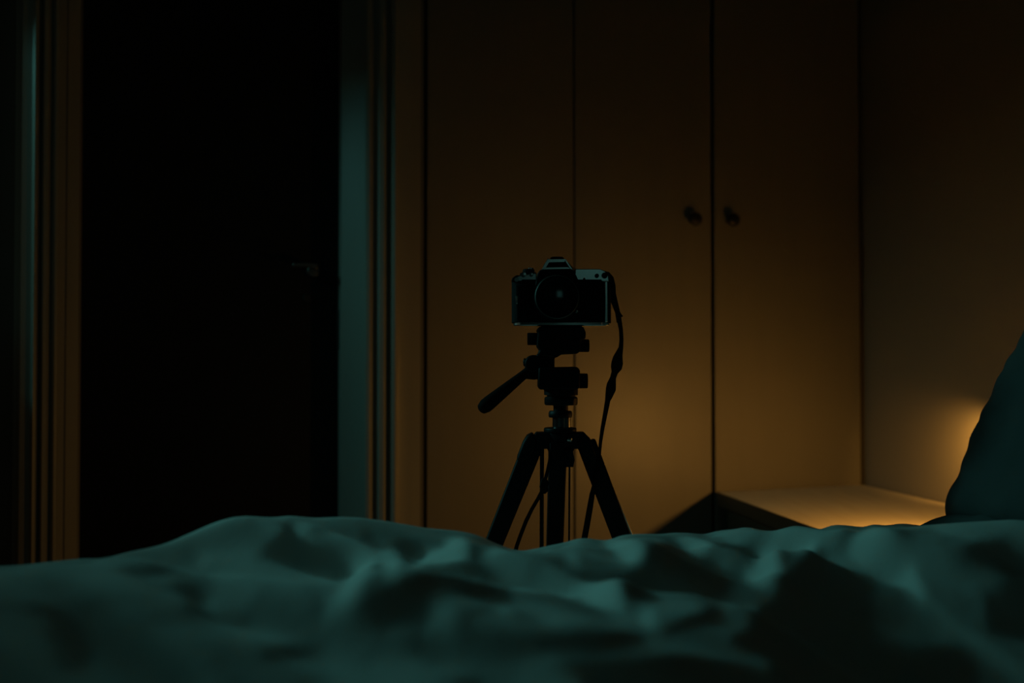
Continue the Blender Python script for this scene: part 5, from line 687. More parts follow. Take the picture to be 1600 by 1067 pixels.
    (2558,3,2,2,2,2,1,2,3,5,6,5,6,10,11,10,10,10,8,7,7,4,3,-3,-7,-10,-11,-13,-14,-13,-12,-11,-7,0,9,14,22,23,23,23,23,22,22,22,21,21,21,20,19,20,20,20,21,21,22,20,15,10,10,10,14,15,14,11,9,7,9,13,9,4,2,1,1,2,2,5,5,4,-3,-12,-18,-19,-21,-18,-12,-2,12,20,22,25,24,23,19,10,0,-4,-3,-2,2,4,4,7,3,0,-2,-6,-8,-3,2,2,3,1,-5,-9,-10,-9,-9,-9,-9,-8,-8,-9,-8,-8,-7,-5,-3,-2,-1,0,9,8),
    (2559,3,2,2,2,2,1,1,1,2,5,5,5,5,8,10,10,8,8,7,7,4,1,-4,-8,-10,-12,-12,-13,-13,-11,-9,-4,3,12,20,22,23,23,22,22,22,21,21,21,21,20,19,20,20,20,21,21,22,23,20,15,11,10,12,14,17,13,9,6,5,6,9,10,9,5,3,2,2,3,4,6,3,-6,-14,-20,-21,-22,-19,-12,1,15,22,24,25,25,24,23,17,9,1,-1,1,3,4,3,0,-2,-6,-10,-8,-8,-5,-1,0,0,-1,-5,-8,-9,-9,-9,-8,-7,-7,-7,-7,-6,-5,-5,-4,-3,-1,-1,0,8,7),
    (2560,3,2,2,1,2,1,1,1,1,1,4,4,5,4,6,8,9,7,7,6,4,-1,-5,-8,-10,-12,-12,-13,-12,-10,-6,0,6,17,21,22,23,22,22,21,22,21,20,21,20,19,20,20,20,21,21,22,24,24,20,14,11,10,11,13,17,15,8,5,4,4,5,7,10,10,6,4,3,3,4,5,3,-7,-16,-21,-23,-22,-19,-11,3,17,24,25,25,25,25,25,23,16,11,7,6,5,4,1,-2,-5,-11,-11,-11,-12,-10,-7,-6,-6,-5,-7,-8,-9,-8,-8,-7,-7,-6,-6,-5,-5,-4,-3,-2,-1,-1,1,0,6,7),
    (2561,2,2,2,2,1,1,1,1,0,0,1,3,3,4,3,4,7,6,7,5,3,-1,-6,-9,-10,-11,-12,-12,-11,-9,-3,5,11,18,22,22,22,22,21,21,21,20,21,20,20,19,20,21,20,21,22,24,24,26,20,13,10,9,8,12,15,16,10,5,5,3,4,5,7,9,10,6,4,4,5,5,3,-8,-17,-22,-23,-23,-18,-10,4,20,26,25,25,25,24,24,24,22,16,13,8,6,3,1,-4,-7,-9,-9,-8,-9,-11,-10,-12,-12,-12,-10,-11,-10,-8,-8,-6,-6,-6,-5,-5,-4,-3,-2,-1,0,2,2,5,10,2),
    (2562,2,2,1,2,1,1,0,1,0,0,0,-1,2,3,2,2,2,5,6,5,1,-3,-6,-8,-11,-11,-12,-11,-9,-6,0,9,15,20,22,21,21,21,21,21,20,20,21,20,19,20,21,20,21,22,23,24,24,24,21,14,9,6,7,11,14,15,12,8,5,4,4,5,5,7,8,8,6,5,4,5,4,-7,-18,-22,-24,-22,-17,-8,6,21,26,25,25,24,24,23,22,21,19,14,10,6,2,-1,-3,-5,-6,-7,-6,-5,-7,-10,-13,-14,-14,-14,-15,-12,-11,-8,-7,-6,-6,-5,-4,-3,-3,-2,0,1,3,5,7,9,3),
    (2562,2,2,1,1,1,1,1,0,0,0,-1,-1,-2,1,1,1,0,1,3,4,1,-4,-7,-8,-11,-10,-11,-10,-8,-2,2,13,18,21,21,21,21,20,21,20,20,21,19,20,21,20,20,21,22,23,23,23,24,20,18,14,10,7,6,11,13,13,12,12,8,5,4,6,5,7,6,6,6,5,4,4,3,-5,-16,-22,-23,-22,-16,-7,8,22,26,25,24,23,23,22,20,20,18,16,11,5,2,0,-2,-1,-5,-8,-6,-3,-4,-6,-11,-12,-13,-14,-16,-15,-13,-12,-9,-8,-6,-5,-5,-3,-3,-2,0,2,5,5,7,9,3),
    (2563,1,2,1,1,1,0,1,0,-1,0,-1,-2,-2,-2,-1,0,-1,0,-1,0,-1,-5,-7,-9,-10,-10,-10,-8,-5,1,6,16,20,20,21,20,21,20,20,20,20,20,20,21,20,20,21,22,22,23,23,22,21,18,15,11,10,9,8,11,12,13,12,11,11,10,6,5,7,6,7,5,4,3,4,2,2,-3,-15,-20,-22,-20,-16,-6,10,23,25,24,23,22,21,21,20,18,17,14,12,7,2,0,-1,-1,-1,-7,-6,-3,-3,-3,-8,-9,-10,-11,-12,-14,-14,-14,-13,-11,-9,-7,-7,-5,-3,-3,0,2,5,6,7,7,4),
    (2564,1,1,0,1,1,0,0,0,0,-1,-1,-2,-2,-4,-3,-4,-1,-1,-2,-4,-5,-6,-8,-9,-10,-9,-9,-6,-3,6,11,17,20,20,20,20,20,20,20,20,20,20,20,21,20,21,22,22,22,22,22,21,18,15,13,11,9,9,11,11,12,12,12,11,12,12,11,7,7,7,6,6,3,2,1,1,1,-2,-13,-19,-20,-19,-15,-5,11,23,24,23,21,21,20,20,18,17,16,13,11,8,3,1,0,0,-1,-4,-4,-5,-1,-2,-5,-7,-7,-7,-9,-10,-11,-13,-13,-13,-12,-11,-9,-8,-6,-4,-3,1,4,5,6,5,5),
    (2564,1,1,0,0,0,1,0,-1,0,-1,-2,-2,-3,-3,-4,-6,-4,-3,-3,-6,-8,-10,-9,-9,-9,-9,-7,-4,1,8,15,18,20,19,20,20,20,20,20,20,20,20,21,20,21,22,21,22,22,22,20,18,16,14,11,10,10,10,11,12,12,12,11,12,12,12,12,12,10,7,6,5,5,2,0,-1,-2,-3,-11,-18,-18,-17,-13,-6,13,23,22,21,20,20,20,18,17,16,14,12,9,6,3,2,2,2,1,-1,-3,-3,-2,-1,-2,-5,-5,-6,-7,-7,-8,-8,-11,-12,-11,-12,-11,-11,-9,-7,-6,-4,1,5,5,3,5),
    (2564,2,0,0,0,-1,0,0,-1,0,-2,-2,-2,-3,-4,-5,-5,-7,-6,-5,-7,-11,-11,-12,-10,-10,-7,-6,0,4,11,17,19,19,20,19,20,20,20,20,20,20,21,20,21,21,22,21,22,21,20,19,16,14,12,11,10,10,11,11,12,12,12,12,11,13,12,12,12,12,11,8,4,4,3,1,-1,-3,-5,-11,-16,-16,-14,-12,-4,12,20,20,20,19,19,18,18,16,14,13,11,8,4,0,2,3,5,3,2,-1,-2,-2,-1,-2,-1,-3,-3,-4,-7,-7,-7,-7,-8,-10,-9,-10,-11,-9,-9,-7,-6,-1,2,1,-4,4),
    (2565,1,0,0,0,-1,-2,0,-1,-1,-2,-2,-2,-4,-4,-5,-6,-7,-8,-10,-9,-11,-13,-13,-12,-11,-7,-3,2,9,14,17,19,19,19,20,20,19,21,20,20,20,21,21,21,21,22,21,21,20,19,16,15,12,12,10,10,11,11,12,12,11,12,12,12,12,12,13,12,11,12,10,8,4,2,1,0,-3,-5,-10,-14,-15,-12,-8,-3,7,17,19,18,19,18,18,16,15,14,12,10,5,3,1,1,3,4,2,3,2,0,0,0,-1,0,-1,-1,-2,-3,-8,-7,-6,-6,-6,-7,-8,-8,-8,-6,-6,-4,-3,-3,-4,-7,-1),
    (2565,1,0,0,-1,-1,-1,-2,-1,-2,-2,-2,-3,-4,-4,-6,-7,-7,-9,-11,-13,-13,-14,-13,-13,-11,-8,-2,5,12,16,17,19,19,19,20,20,20,20,21,20,21,21,21,21,21,21,21,20,18,17,15,13,12,11,10,11,11,12,11,12,12,12,12,12,12,12,12,12,11,11,10,9,7,4,1,-1,-2,-4,-8,-11,-12,-11,-7,-4,5,12,18,18,18,18,16,16,14,13,11,9,6,2,1,0,0,2,2,2,3,3,4,2,1,0,1,0,0,0,-6,-8,-7,-5,-5,-6,-5,-6,-6,-5,-4,-5,-5,-5,-4,-5,-3),
    (2566,0,0,0,-1,-1,-2,-2,-3,-2,-2,-3,-3,-4,-5,-6,-7,-8,-11,-12,-14,-15,-16,-14,-12,-11,-7,-1,6,14,16,18,19,19,20,20,20,20,20,21,20,21,21,21,21,21,21,19,19,17,15,14,12,12,10,11,11,11,12,12,12,11,12,12,12,12,12,12,11,11,10,9,9,7,6,4,1,-2,-4,-6,-8,-8,-10,-8,-3,6,9,13,17,18,16,16,15,13,13,11,9,8,0,-2,-2,-1,0,0,3,3,4,5,6,4,3,2,1,1,1,-2,-8,-6,-6,-5,-5,-5,-5,-6,-5,-4,-5,-4,-4,-2,-3,-3),
    (2566,0,0,0,-1,-2,-2,-2,-3,-4,-2,-3,-4,-5,-5,-7,-8,-8,-11,-13,-15,-17,-16,-16,-12,-9,-5,-1,5,14,17,19,19,19,20,20,20,21,20,21,21,21,21,21,20,21,19,19,17,16,14,13,11,11,11,11,11,12,11,12,12,12,12,12,12,12,11,12,10,10,10,8,8,6,6,4,4,1,-2,-6,-6,-7,-6,-4,1,4,8,9,13,16,16,15,14,13,13,10,9,6,-1,-3,-3,-3,-1,0,2,4,5,5,7,7,7,5,2,2,0,-1,-5,-6,-4,-5,-4,-6,-5,-5,-5,-6,-5,-4,-2,0,1,-1),
    (2566,0,0,-1,-1,-1,-2,-3,-3,-4,-5,-4,-4,-5,-6,-7,-8,-10,-12,-13,-16,-16,-17,-16,-13,-8,-2,1,7,10,16,18,20,19,20,21,20,21,21,20,21,21,21,21,20,19,19,17,16,15,13,12,11,11,11,11,11,12,12,12,12,11,12,12,12,12,11,11,10,9,9,8,6,6,5,4,3,3,0,-2,-4,-3,-2,1,3,5,5,7,8,12,14,15,14,14,12,11,6,2,-1,-4,-4,-3,-2,-1,2,5,5,7,8,8,7,7,6,4,0,-2,-3,-4,-4,-3,-4,-4,-4,-5,-6,-5,-5,-6,-2,2,5,0),
    (2566,0,0,-1,-1,-2,-2,-3,-4,-4,-5,-6,-5,-5,-7,-8,-9,-10,-12,-15,-15,-17,-16,-16,-12,-9,0,5,8,10,12,16,20,20,20,21,20,21,21,21,20,21,21,20,19,19,17,17,14,14,12,11,12,11,11,11,12,11,12,12,12,12,12,12,11,11,11,10,10,9,8,7,6,5,4,4,2,2,1,2,2,2,3,4,5,5,5,5,6,7,10,14,14,14,12,9,3,0,-2,-5,-4,-4,-2,-1,2,6,7,7,9,8,8,7,7,5,1,-1,-2,-2,-2,-3,-2,-4,-3,-4,-4,-5,-6,-5,-4,3,6,3),
    (2566,0,0,-1,-2,-2,-2,-3,-4,-5,-5,-7,-7,-6,-7,-9,-10,-11,-13,-14,-16,-16,-16,-14,-10,-6,-2,6,9,11,12,13,16,20,21,21,20,21,21,21,20,21,20,19,19,17,17,15,14,12,12,11,11,12,11,11,12,12,12,12,12,11,12,12,11,11,10,10,8,9,7,6,5,5,4,3,2,2,2,3,7,9,9,7,7,5,4,5,4,5,6,10,13,13,12,7,1,-2,-4,-5,-4,-4,-2,-1,2,7,8,9,9,9,7,7,6,5,2,1,0,-1,-1,-1,-2,-3,-3,-3,-3,-3,-5,-5,-4,3,8,3),
    (2566,0,-1,-1,-1,-2,-3,-3,-4,-5,-6,-7,-8,-9,-8,-10,-10,-12,-14,-15,-15,-16,-14,-12,-8,-4,1,4,9,12,12,13,14,16,20,21,20,21,21,21,20,20,19,19,18,16,15,14,13,12,12,11,11,12,11,12,12,11,12,12,12,12,11,11,11,11,9,9,8,8,6,6,5,4,3,3,2,3,4,5,9,12,15,12,8,7,4,4,4,4,4,7,9,11,9,6,-1,-3,-5,-6,-5,-3,-1,0,2,7,10,10,10,8,7,7,6,4,3,2,1,0,-1,0,-2,-1,-3,-2,-2,-2,-3,-4,-3,3,8,4),
    (2566,0,-1,-1,-2,-2,-3,-4,-4,-5,-6,-7,-9,-10,-12,-10,-11,-13,-14,-15,-15,-15,-13,-9,-5,-1,3,5,6,11,13,13,14,14,15,20,20,21,21,20,20,19,19,18,16,16,14,13,13,11,12,11,11,12,11,12,12,12,12,12,11,12,11,11,10,10,9,8,8,7,6,5,4,4,3,3,3,3,6,8,11,14,16,17,12,8,6,4,4,4,3,4,5,7,6,3,-3,-4,-6,-6,-4,-3,0,1,3,8,11,11,11,10,7,6,6,3,3,1,0,0,-1,-1,0,-1,-1,-1,-1,-1,-2,-2,-2,4,10,4),
    (2566,0,-1,-2,-2,-2,-3,-4,-5,-5,-7,-7,-9,-11,-12,-15,-12,-14,-14,-15,-14,-13,-11,-7,-1,1,5,6,7,8,11,13,14,14,14,15,18,21,20,20,20,18,18,17,15,15,13,13,12,11,12,11,12,11,12,12,12,11,12,12,11,12,10,11,10,9,8,8,7,6,6,4,4,4,3,3,4,6,7,11,13,15,17,17,16,10,8,7,4,4,3,3,2,3,2,-1,-4,-7,-6,-6,-5,-1,0,2,5,9,12,12,13,13,9,7,3,2,1,-1,-1,-1,-2,-1,-2,0,-1,0,1,1,0,0,1,5,9,5),
    (2566,-1,-1,-1,-2,-3,-3,-4,-5,-6,-7,-8,-10,-11,-13,-16,-17,-14,-14,-15,-13,-11,-7,-4,1,4,6,7,8,8,8,11,14,14,14,14,14,16,20,20,18,18,17,16,14,14,13,12,12,11,12,11,12,11,12,12,12,12,11,12,11,11,10,10,10,8,8,7,7,5,5,5,3,4,4,4,5,8,9,13,14,16,17,18,17,14,10,8,7,5,3,1,0,0,-1,-3,-7,-8,-8,-7,-6,-1,1,4,6,10,13,13,16,17,14,9,2,0,-2,-5,-3,-4,-3,-3,-2,-2,-1,1,2,3,2,3,4,7,9,5),
    (2566,-1,-1,-2,-2,-3,-4,-4,-5,-6,-7,-9,-10,-12,-14,-16,-19,-18,-15,-13,-11,-9,-4,-1,4,5,7,8,9,8,9,9,10,13,14,14,13,13,15,18,18,17,16,15,14,13,12,12,12,11,12,11,12,12,12,12,11,12,11,12,11,10,10,9,9,8,8,6,6,5,5,4,4,4,4,6,7,9,12,13,16,16,18,18,17,17,13,10,10,7,3,2,-1,-3,-4,-6,-9,-10,-10,-9,-7,-2,1,5,9,11,14,15,19,21,19,12,5,-2,-6,-8,-7,-7,-7,-4,-5,-3,-1,0,2,4,5,6,7,8,10,6),
    (2566,-1,-2,-2,-2,-3,-4,-5,-5,-7,-7,-9,-11,-12,-15,-17,-19,-20,-18,-12,-9,-5,-1,3,5,7,8,9,8,9,9,8,9,9,13,13,13,13,11,13,16,16,15,15,13,13,12,11,12,11,12,12,11,12,12,12,12,11,11,11,11,10,9,9,8,8,7,6,5,5,5,4,4,4,6,7,9,11,13,15,16,17,17,18,18,17,17,14,12,11,6,1,-2,-4,-7,-9,-10,-11,-12,-11,-10,-4,0,6,11,14,16,18,22,24,22,16,4,-3,-7,-10,-11,-10,-9,-8,-6,-5,-3,-1,2,4,6,9,9,11,12,7),
    (2565,-1,-1,-2,-3,-3,-4,-5,-6,-7,-8,-9,-12,-13,-16,-17,-20,-19,-19,-13,-6,-2,3,5,7,8,8,9,9,9,8,9,8,8,9,11,13,12,11,10,10,14,14,14,13,12,12,11,12,11,12,12,12,12,11,12,12,11,11,10,11,9,9,9,7,7,7,5,5,5,4,5,5,5,7,8,11,12,15,15,17,17,18,17,18,18,17,19,17,14,12,4,-3,-7,-10,-11,-12,-14,-13,-13,-11,-7,-2,6,16,18,21,22,23,24,20,14,4,-3,-8,-10,-11,-11,-11,-9,-9,-7,-6,-2,0,4,8,10,12,13,15,8),
    (2565,-1,-2,-2,-3,-4,-4,-5,-6,-7,-9,-10,-12,-14,-16,-19,-19,-20,-17,-12,-5,3,5,7,8,8,9,9,9,8,9,8,8,8,7,8,10,11,10,10,8,9,11,13,12,12,12,11,12,11,12,12,12,12,12,11,11,11,11,10,10,9,9,8,7,6,6,5,5,5,5,5,5,7,8,10,12,14,15,16,17,18,17,18,18,18,18,20,21,19,15,10,-1,-8,-11,-15,-15,-15,-14,-14,-12,-9,-3,8,16,23,27,25,22,21,14,10,3,-3,-7,-9,-10,-10,-9,-10,-9,-9,-8,-5,-1,4,8,15,15,14,14,7),
    (2565,-2,-2,-2,-3,-4,-5,-5,-6,-8,-9,-11,-12,-15,-17,-19,-20,-19,-16,-10,-1,5,7,8,9,9,9,8,9,8,9,8,7,8,7,6,7,8,9,9,8,7,6,9,12,12,12,11,12,12,11,12,12,12,12,11,11,11,10,10,9,9,8,7,7,6,5,6,4,5,5,6,7,8,9,12,13,15,15,17,17,18,18,18,18,19,19,20,22,21,18,12,5,-3,-10,-15,-17,-17,-16,-15,-13,-9,-3,6,19,27,29,25,20,15,10,5,0,-3,-6,-7,-8,-7,-6,-7,-8,-10,-9,-4,1,6,16,17,12,5,8,5),
    (2564,-1,-2,-3,-3,-4,-5,-6,-7,-8,-9,-12,-13,-16,-17,-20,-19,-19,-14,-7,1,8,10,9,9,9,8,9,8,8,8,8,7,7,7,6,5,5,6,7,8,6,6,5,8,11,12,11,12,12,12,12,11,12,11,12,10,11,10,9,9,8,7,7,7,5,6,5,5,5,6,7,8,9,11,12,15,15,16,17,18,18,18,18,19,19,20,21,20,20,19,15,8,3,-5,-11,-15,-18,-17,-15,-11,-8,-2,7,15,24,27,23,16,12,7,2,-3,-4,-6,-6,-5,-4,-2,-2,-4,-7,-4,1,7,12,13,5,-2,0,6,4),
    (2564,-2,-2,-3,-4,-4,-5,-6,-7,-9,-10,-12,-14,-16,-18,-20,-20,-17,-12,-5,4,10,11,12,8,9,9,8,8,8,8,7,7,6,6,5,5,4,3,4,6,6,6,5,5,6,11,11,12,12,12,12,11,12,11,11,10,10,10,9,8,8,7,6,6,6,5,5,6,6,6,8,9,11,12,14,15,16,17,17,18,18,18,19,19,20,20,20,20,18,16,15,12,7,1,-3,-10,-14,-16,-13,-10,-6,2,6,10,16,21,17,13,8,4,1,-4,-5,-5,-5,-4,-2,1,4,3,2,3,4,4,4,0,-3,-1,1,5,4),
    (2563,-2,-2,-3,-4,-5,-5,-6,-8,-9,-11,-12,-15,-17,-19,-20,-19,-16,-10,-1,6,10,12,13,11,8,9,8,8,7,7,7,6,6,5,5,4,3,2,2,3,5,5,5,5,5,5,10,12,12,12,12,11,11,11,11,10,9,9,9,8,7,7,6,6,5,6,5,6,7,8,8,11,11,14,14,16,17,17,17,18,19,19,19,20,19,20,19,18,17,15,13,11,10,7,3,0,-6,-10,-11,-8,-4,0,2,4,9,13,12,10,6,2,-2,-3,-5,-4,-4,-2,-1,3,6,8,7,3,1,0,-1,-2,-2,0,3,5,4),
    (2563,-2,-3,-3,-4,-5,-6,-7,-8,-9,-12,-13,-16,-17,-19,-20,-19,-14,-7,1,8,11,13,12,12,10,8,8,8,7,6,7,5,6,4,4,3,3,2,1,1,1,4,5,5,5,5,5,9,12,12,11,12,11,10,11,9,9,9,8,7,7,7,6,5,6,6,6,7,7,9,10,11,13,14,16,16,17,17,18,19,19,19,19,20,19,19,18,17,15,13,12,11,10,10,9,6,4,1,-3,-5,-4,-3,-2,-3,0,5,6,5,3,2,-2,-3,-4,-3,-2,-1,1,4,7,8,5,3,2,-1,-1,-2,-2,1,3,5,5),
    (2562,-2,-3,-4,-4,-5,-6,-7,-9,-10,-12,-14,-16,-18,-20,-20,-17,-12,-5,4,10,11,13,12,12,11,10,7,7,7,6,6,5,4,4,4,2,2,2,1,0,1,0,4,4,5,5,5,6,7,12,11,11,11,10,10,9,9,8,8,7,6,6,6,6,6,6,7,8,8,10,11,12,14,15,16,17,17,18,18,19,20,19,20,19,19,17,17,15,13,12,11,11,11,11,12,11,9,8,8,4,1,-2,-5,-6,-6,-6,-5,-2,-1,-1,-2,-2,-1,-2,0,1,2,5,6,6,5,3,2,1,0,-2,-1,1,3,3,8),
    (2561,-2,-3,-4,-5,-5,-6,-8,-9,-11,-12,-15,-17,-19,-20,-19,-16,-10,-1,6,10,12,13,12,12,11,10,9,6,6,6,5,5,3,4,3,2,1,1,1,0,1,0,0,3,5,5,5,5,5,6,10,11,11,9,10,9,8,8,7,7,6,6,6,6,7,6,8,8,10,11,12,13,15,16,16,17,18,18,19,19,20,20,19,18,18,16,15,13,13,11,11,11,11,12,14,14,13,11,11,12,11,5,-1,-8,-10,-12,-13,-13,-8,-5,-3,-2,-1,0,1,2,5,5,5,5,3,3,4,3,1,-1,1,1,2,2,9),
    (2561,-3,-3,-4,-5,-6,-7,-8,-9,-12,-13,-15,-18,-19,-20,-19,-14,-7,1,8,11,13,12,12,12,10,10,9,8,5,5,5,4,3,3,2,2,1,1,0,0,1,-1,0,1,2,5,5,5,5,4,5,9,10,9,9,9,8,7,7,7,6,6,6,7,7,7,8,10,10,12,13,15,15,16,17,18,18,19,19,20,19,20,18,17,16,15,14,12,11,11,11,11,13,13,15,16,17,14,12,12,14,11,7,0,-9,-16,-17,-17,-16,-13,-7,-4,-1,-1,1,4,5,6,5,3,3,3,6,5,2,0,1,5,5,3,8),
    (2560,-3,-4,-4,-5,-6,-7,-9,-10,-12,-14,-16,-18,-20,-20,-17,-12,-5,4,10,11,13,12,12,11,11,9,9,8,5,5,4,3,3,2,2,2,0,1,0,0,0,0,0,0,1,2,4,5,4,4,4,4,7,9,9,8,7,7,7,7,6,6,7,7,7,9,9,10,12,12,14,15,16,17,18,18,18,20,19,20,20,18,17,16,15,13,13,11,11,11,11,12,13,15,16,17,18,19,15,12,12,12,9,4,-2,-10,-16,-19,-18,-16,-13,-10,-6,-3,0,2,6,6,4,3,3,4,8,7,3,1,4,10,10,1,6),
    (2559,-3,-4,-5,-5,-6,-8,-9,-11,-12,-15,-17,-19,-20,-19,-16,-10,-1,6,10,12,13,12,12,11,10,9,9,7,6,4,3,3,3,2,1,1,1,0,0,0,0,0,0,0,0,0,2,4,4,4,3,3,2,6,8,7,8,7,6,7,6,7,7,7,8,10,10,11,12,14,15,16,16,18,17,19,19,20,20,20,18,17,16,14,14,12,12,11,10,11,12,13,14,16,17,19,19,19,20,14,12,10,7,5,1,-5,-10,-15,-16,-16,-16,-13,-11,-9,-5,-2,3,4,5,4,4,6,12,10,4,4,14,16,7,-1,2),
    (2558,-3,-4,-5,-6,-7,-8,-9,-12,-13,-15,-18,-19,-20,-19,-14,-7,1,8,11,13,12,12,11,11,10,9,8,7,5,4,4,2,2,2,1,0,1,0,0,0,0,0,0,0,0,0,0,0,3,4,2,3,2,1,4,7,7,7,6,7,7,7,7,8,9,10,11,13,13,14,16,16,17,18,18,19,20,20,20,20,17,15,14,13,13,11,11,11,11,11,13,14,16,16,19,19,20,20,21,19,13,10,5,2,-1,-3,-5,-8,-12,-14,-14,-14,-14,-13,-11,-7,-4,0,3,4,6,12,18,14,8,17,21,11,-2,-5,2),
    (2557,-4,-4,-5,-6,-7,-9,-10,-12,-14,-16,-18,-20,-20,-17,-12,-5,4,9,12,13,12,12,11,11,9,9,8,6,5,4,2,2,2,1,1,1,0,0,0,0,0,0,0,0,0,0,-1,-1,-1,2,3,2,1,1,1,2,6,7,6,7,7,8,8,9,10,11,12,13,14,15,16,17,18,18,19,19,21,20,20,18,15,13,13,12,12,11,11,10,12,12,14,15,17,18,19,20,20,21,21,21,18,11,6,-1,-4,-5,-5,-6,-6,-9,-9,-12,-14,-15,-14,-12,-10,-6,-3,2,7,18,29,21,23,22,14,0,-6,-7,1),
    (2556,-4,-5,-5,-6,-8,-9,-11,-12,-15,-17,-19,-20,-19,-16,-10,-1,6,10,12,13,12,12,11,10,9,9,7,6,4,4,2,2,1,1,0,1,0,0,0,0,0,0,0,0,0,-1,-1,-1,-2,-2,1,1,2,0,1,0,1,5,7,7,8,8,9,9,11,12,13,14,15,16,16,18,18,18,20,20,20,21,21,17,12,10,12,11,11,10,11,11,12,14,15,16,18,19,19,21,21,21,21,21,21,16,8,1,-6,-8,-8,-8,-5,-6,-6,-7,-9,-13,-15,-15,-13,-13,-9,-2,9,28,40,33,26,16,3,-5,-10,-7,1),
    (2555,-4,-5,-6,-7,-8,-9,-12,-13,-15,-18,-19,-20,-19,-14,-7,1,8,11,13,12,12,11,11,10,9,8,7,5,4,4,2,1,1,0,0,1,0,0,0,0,0,0,0,0,-1,-1,-1,-2,-2,-3,-3,0,0,1,0,0,1,0,5,7,8,9,10,10,12,13,13,15,16,16,17,18,19,19,20,21,21,22,21,17,11,8,8,9,9,10,10,12,13,15,16,18,19,19,21,21,21,21,22,21,20,19,13,4,-5,-9,-12,-9,-8,-6,-6,-4,-6,-9,-13,-13,-13,-14,-10,-4,11,38,50,35,17,2,-1,-6,-10,-7,1),
    (2553,-4,-5,-6,-7,-9,-10,-12,-14,-16,-18,-20,-20,-17,-12,-5,4,9,12,13,12,12,11,11,9,9,7,7,5,4,2,2,1,1,-1,0,1,0,0,0,0,0,0,0,0,-1,-1,-2,-2,-3,-3,-4,-4,-1,0,0,0,0,1,1,4,9,9,11,11,12,14,14,16,16,17,18,18,19,20,21,21,22,23,22,17,11,8,6,6,7,6,10,12,14,17,17,19,20,20,21,21,22,21,21,20,20,18,15,9,-1,-9,-11,-12,-10,-9,-7,-6,-5,-7,-7,-9,-9,-9,-7,4,19,43,45,22,1,-2,-3,-5,-5,-5,-1),
    (2552,-4,-6,-6,-8,-9,-11,-12,-15,-17,-19,-20,-19,-16,-10,-1,6,10,12,13,12,12,11,10,9,9,7,6,4,4,2,2,0,1,-1,0,0,0,0,0,0,0,0,0,-1,-1,-2,-2,-2,-3,-4,-4,-4,-5,-2,-1,1,0,1,2,1,5,10,11,12,13,15,15,16,17,17,19,18,20,21,21,22,23,24,23,16,11,8,6,5,5,6,6,10,15,17,19,20,20,21,21,22,22,22,21,18,17,16,14,9,4,-4,-11,-10,-11,-10,-9,-8,-8,-7,-5,-4,-1,1,2,13,28,39,25,3,-1,-1,-3,-2,-2,-3,-2),
    (2551,-5,-6,-7,-8,-9,-12,-13,-15,-18,-19,-20,-18,-15,-7,1,8,11,12,13,12,11,11,10,9,8,7,5,4,4,2,1,1,-1,0,-1,0,0,0,0,0,0,0,-1,-1,-1,-2,-3,-3,-3,-4,-4,-5,-4,-5,-3,0,1,1,2,2,4,5,11,13,14,15,16,16,18,18,19,19,20,22,22,23,25,25,22,16,11,7,6,5,4,5,6,9,11,18,19,21,21,21,22,22,22,22,22,18,14,12,9,7,3,-1,-4,-6,-7,-10,-9,-10,-10,-10,-5,-1,7,12,17,25,27,22,4,-3,-3,0,-2,-1,1,-2,-2),
    (2549,-5,-6,-7,-9,-10,-12,-14,-16,-18,-20,-19,-18,-12,-5,4,9,12,13,12,12,11,11,9,9,7,7,5,4,2,2,1,1,-1,0,-1,-1,0,0,0,0,0,-1,-1,-1,-2,-2,-3,-3,-4,-4,-5,-4,-5,-4,-5,-3,0,2,3,3,4,5,6,12,15,16,16,17,18,19,19,20,22,21,24,24,26,27,23,14,10,7,6,4,4,5,6,9,10,14,20,21,21,22,22,22,23,22,22,18,12,8,5,2,0,0,0,0,0,-6,-8,-11,-11,-12,-6,6,15,27,30,26,15,4,-6,-7,-7,-3,-3,1,2,1,1),
    (2548,-6,-6,-8,-9,-11,-12,-15,-17,-19,-20,-19,-16,-10,-1,6,10,12,13,12,12,11,10,9,9,7,6,4,4,2,2,0,1,-1,0,-1,-1,0,-1,0,0,-1,-1,-1,-2,-2,-2,-4,-3,-4,-5,-4,-5,-4,-5,-4,-4,-2,1,3,4,5,6,6,8,12,17,17,18,18,20,19,21,22,23,25,26,27,27,23,14,9,6,5,4,4,5,7,9,10,13,17,20,22,22,22,23,22,22,22,17,11,6,1,-2,-4,-1,1,5,7,4,-2,-11,-12,-11,2,15,29,33,28,14,3,-7,-12,-9,-6,-6,-5,-2,1,1,4),
    (2546,-6,-7,-8,-9,-12,-13,-15,-18,-19,-20,-18,-15,-7,1,8,11,12,13,12,11,11,10,9,8,7,5,4,4,2,1,1,-1,0,-1,0,-1,-1,0,-1,-1,-1,-1,-1,-2,-3,-3,-3,-4,-5,-4,-5,-4,-5,-4,-4,-3,-3,-1,2,4,6,7,7,9,9,13,17,18,20,19,21,22,23,24,25,27,28,28,24,12,9,6,4,3,4,5,8,10,11,14,16,17,20,22,22,22,22,22,19,17,10,4,-1,-4,-6,-3,3,6,14,12,9,-1,-11,-2,11,25,30,26,14,3,-6,-9,-11,-10,-8,-8,-7,-4,-3,-1,5),
    (2544,-6,-7,-9,-10,-12,-14,-16,-18,-20,-19,-18,-12,-5,4,9,12,13,12,12,11,11,9,9,7,7,5,4,2,2,1,1,-1,0,-1,-1,0,-1,-1,-1,-1,-2,-1,-2,-2,-3,-4,-4,-4,-4,-5,-4,-5,-4,-4,-3,-3,-2,-1,0,3,6,7,9,9,10,10,14,18,19,21,21,23,23,26,26,28,29,27,23,14,7,6,3,4,4,6,8,10,13,15,17,17,17,18,21,21,22,19,18,14,9,4,-2,-5,-3,0,3,10,14,19,19,9,0,5,19,25,22,12,2,-5,-5,-7,-9,-9,-9,-10,-9,-7,-5,-5,3),
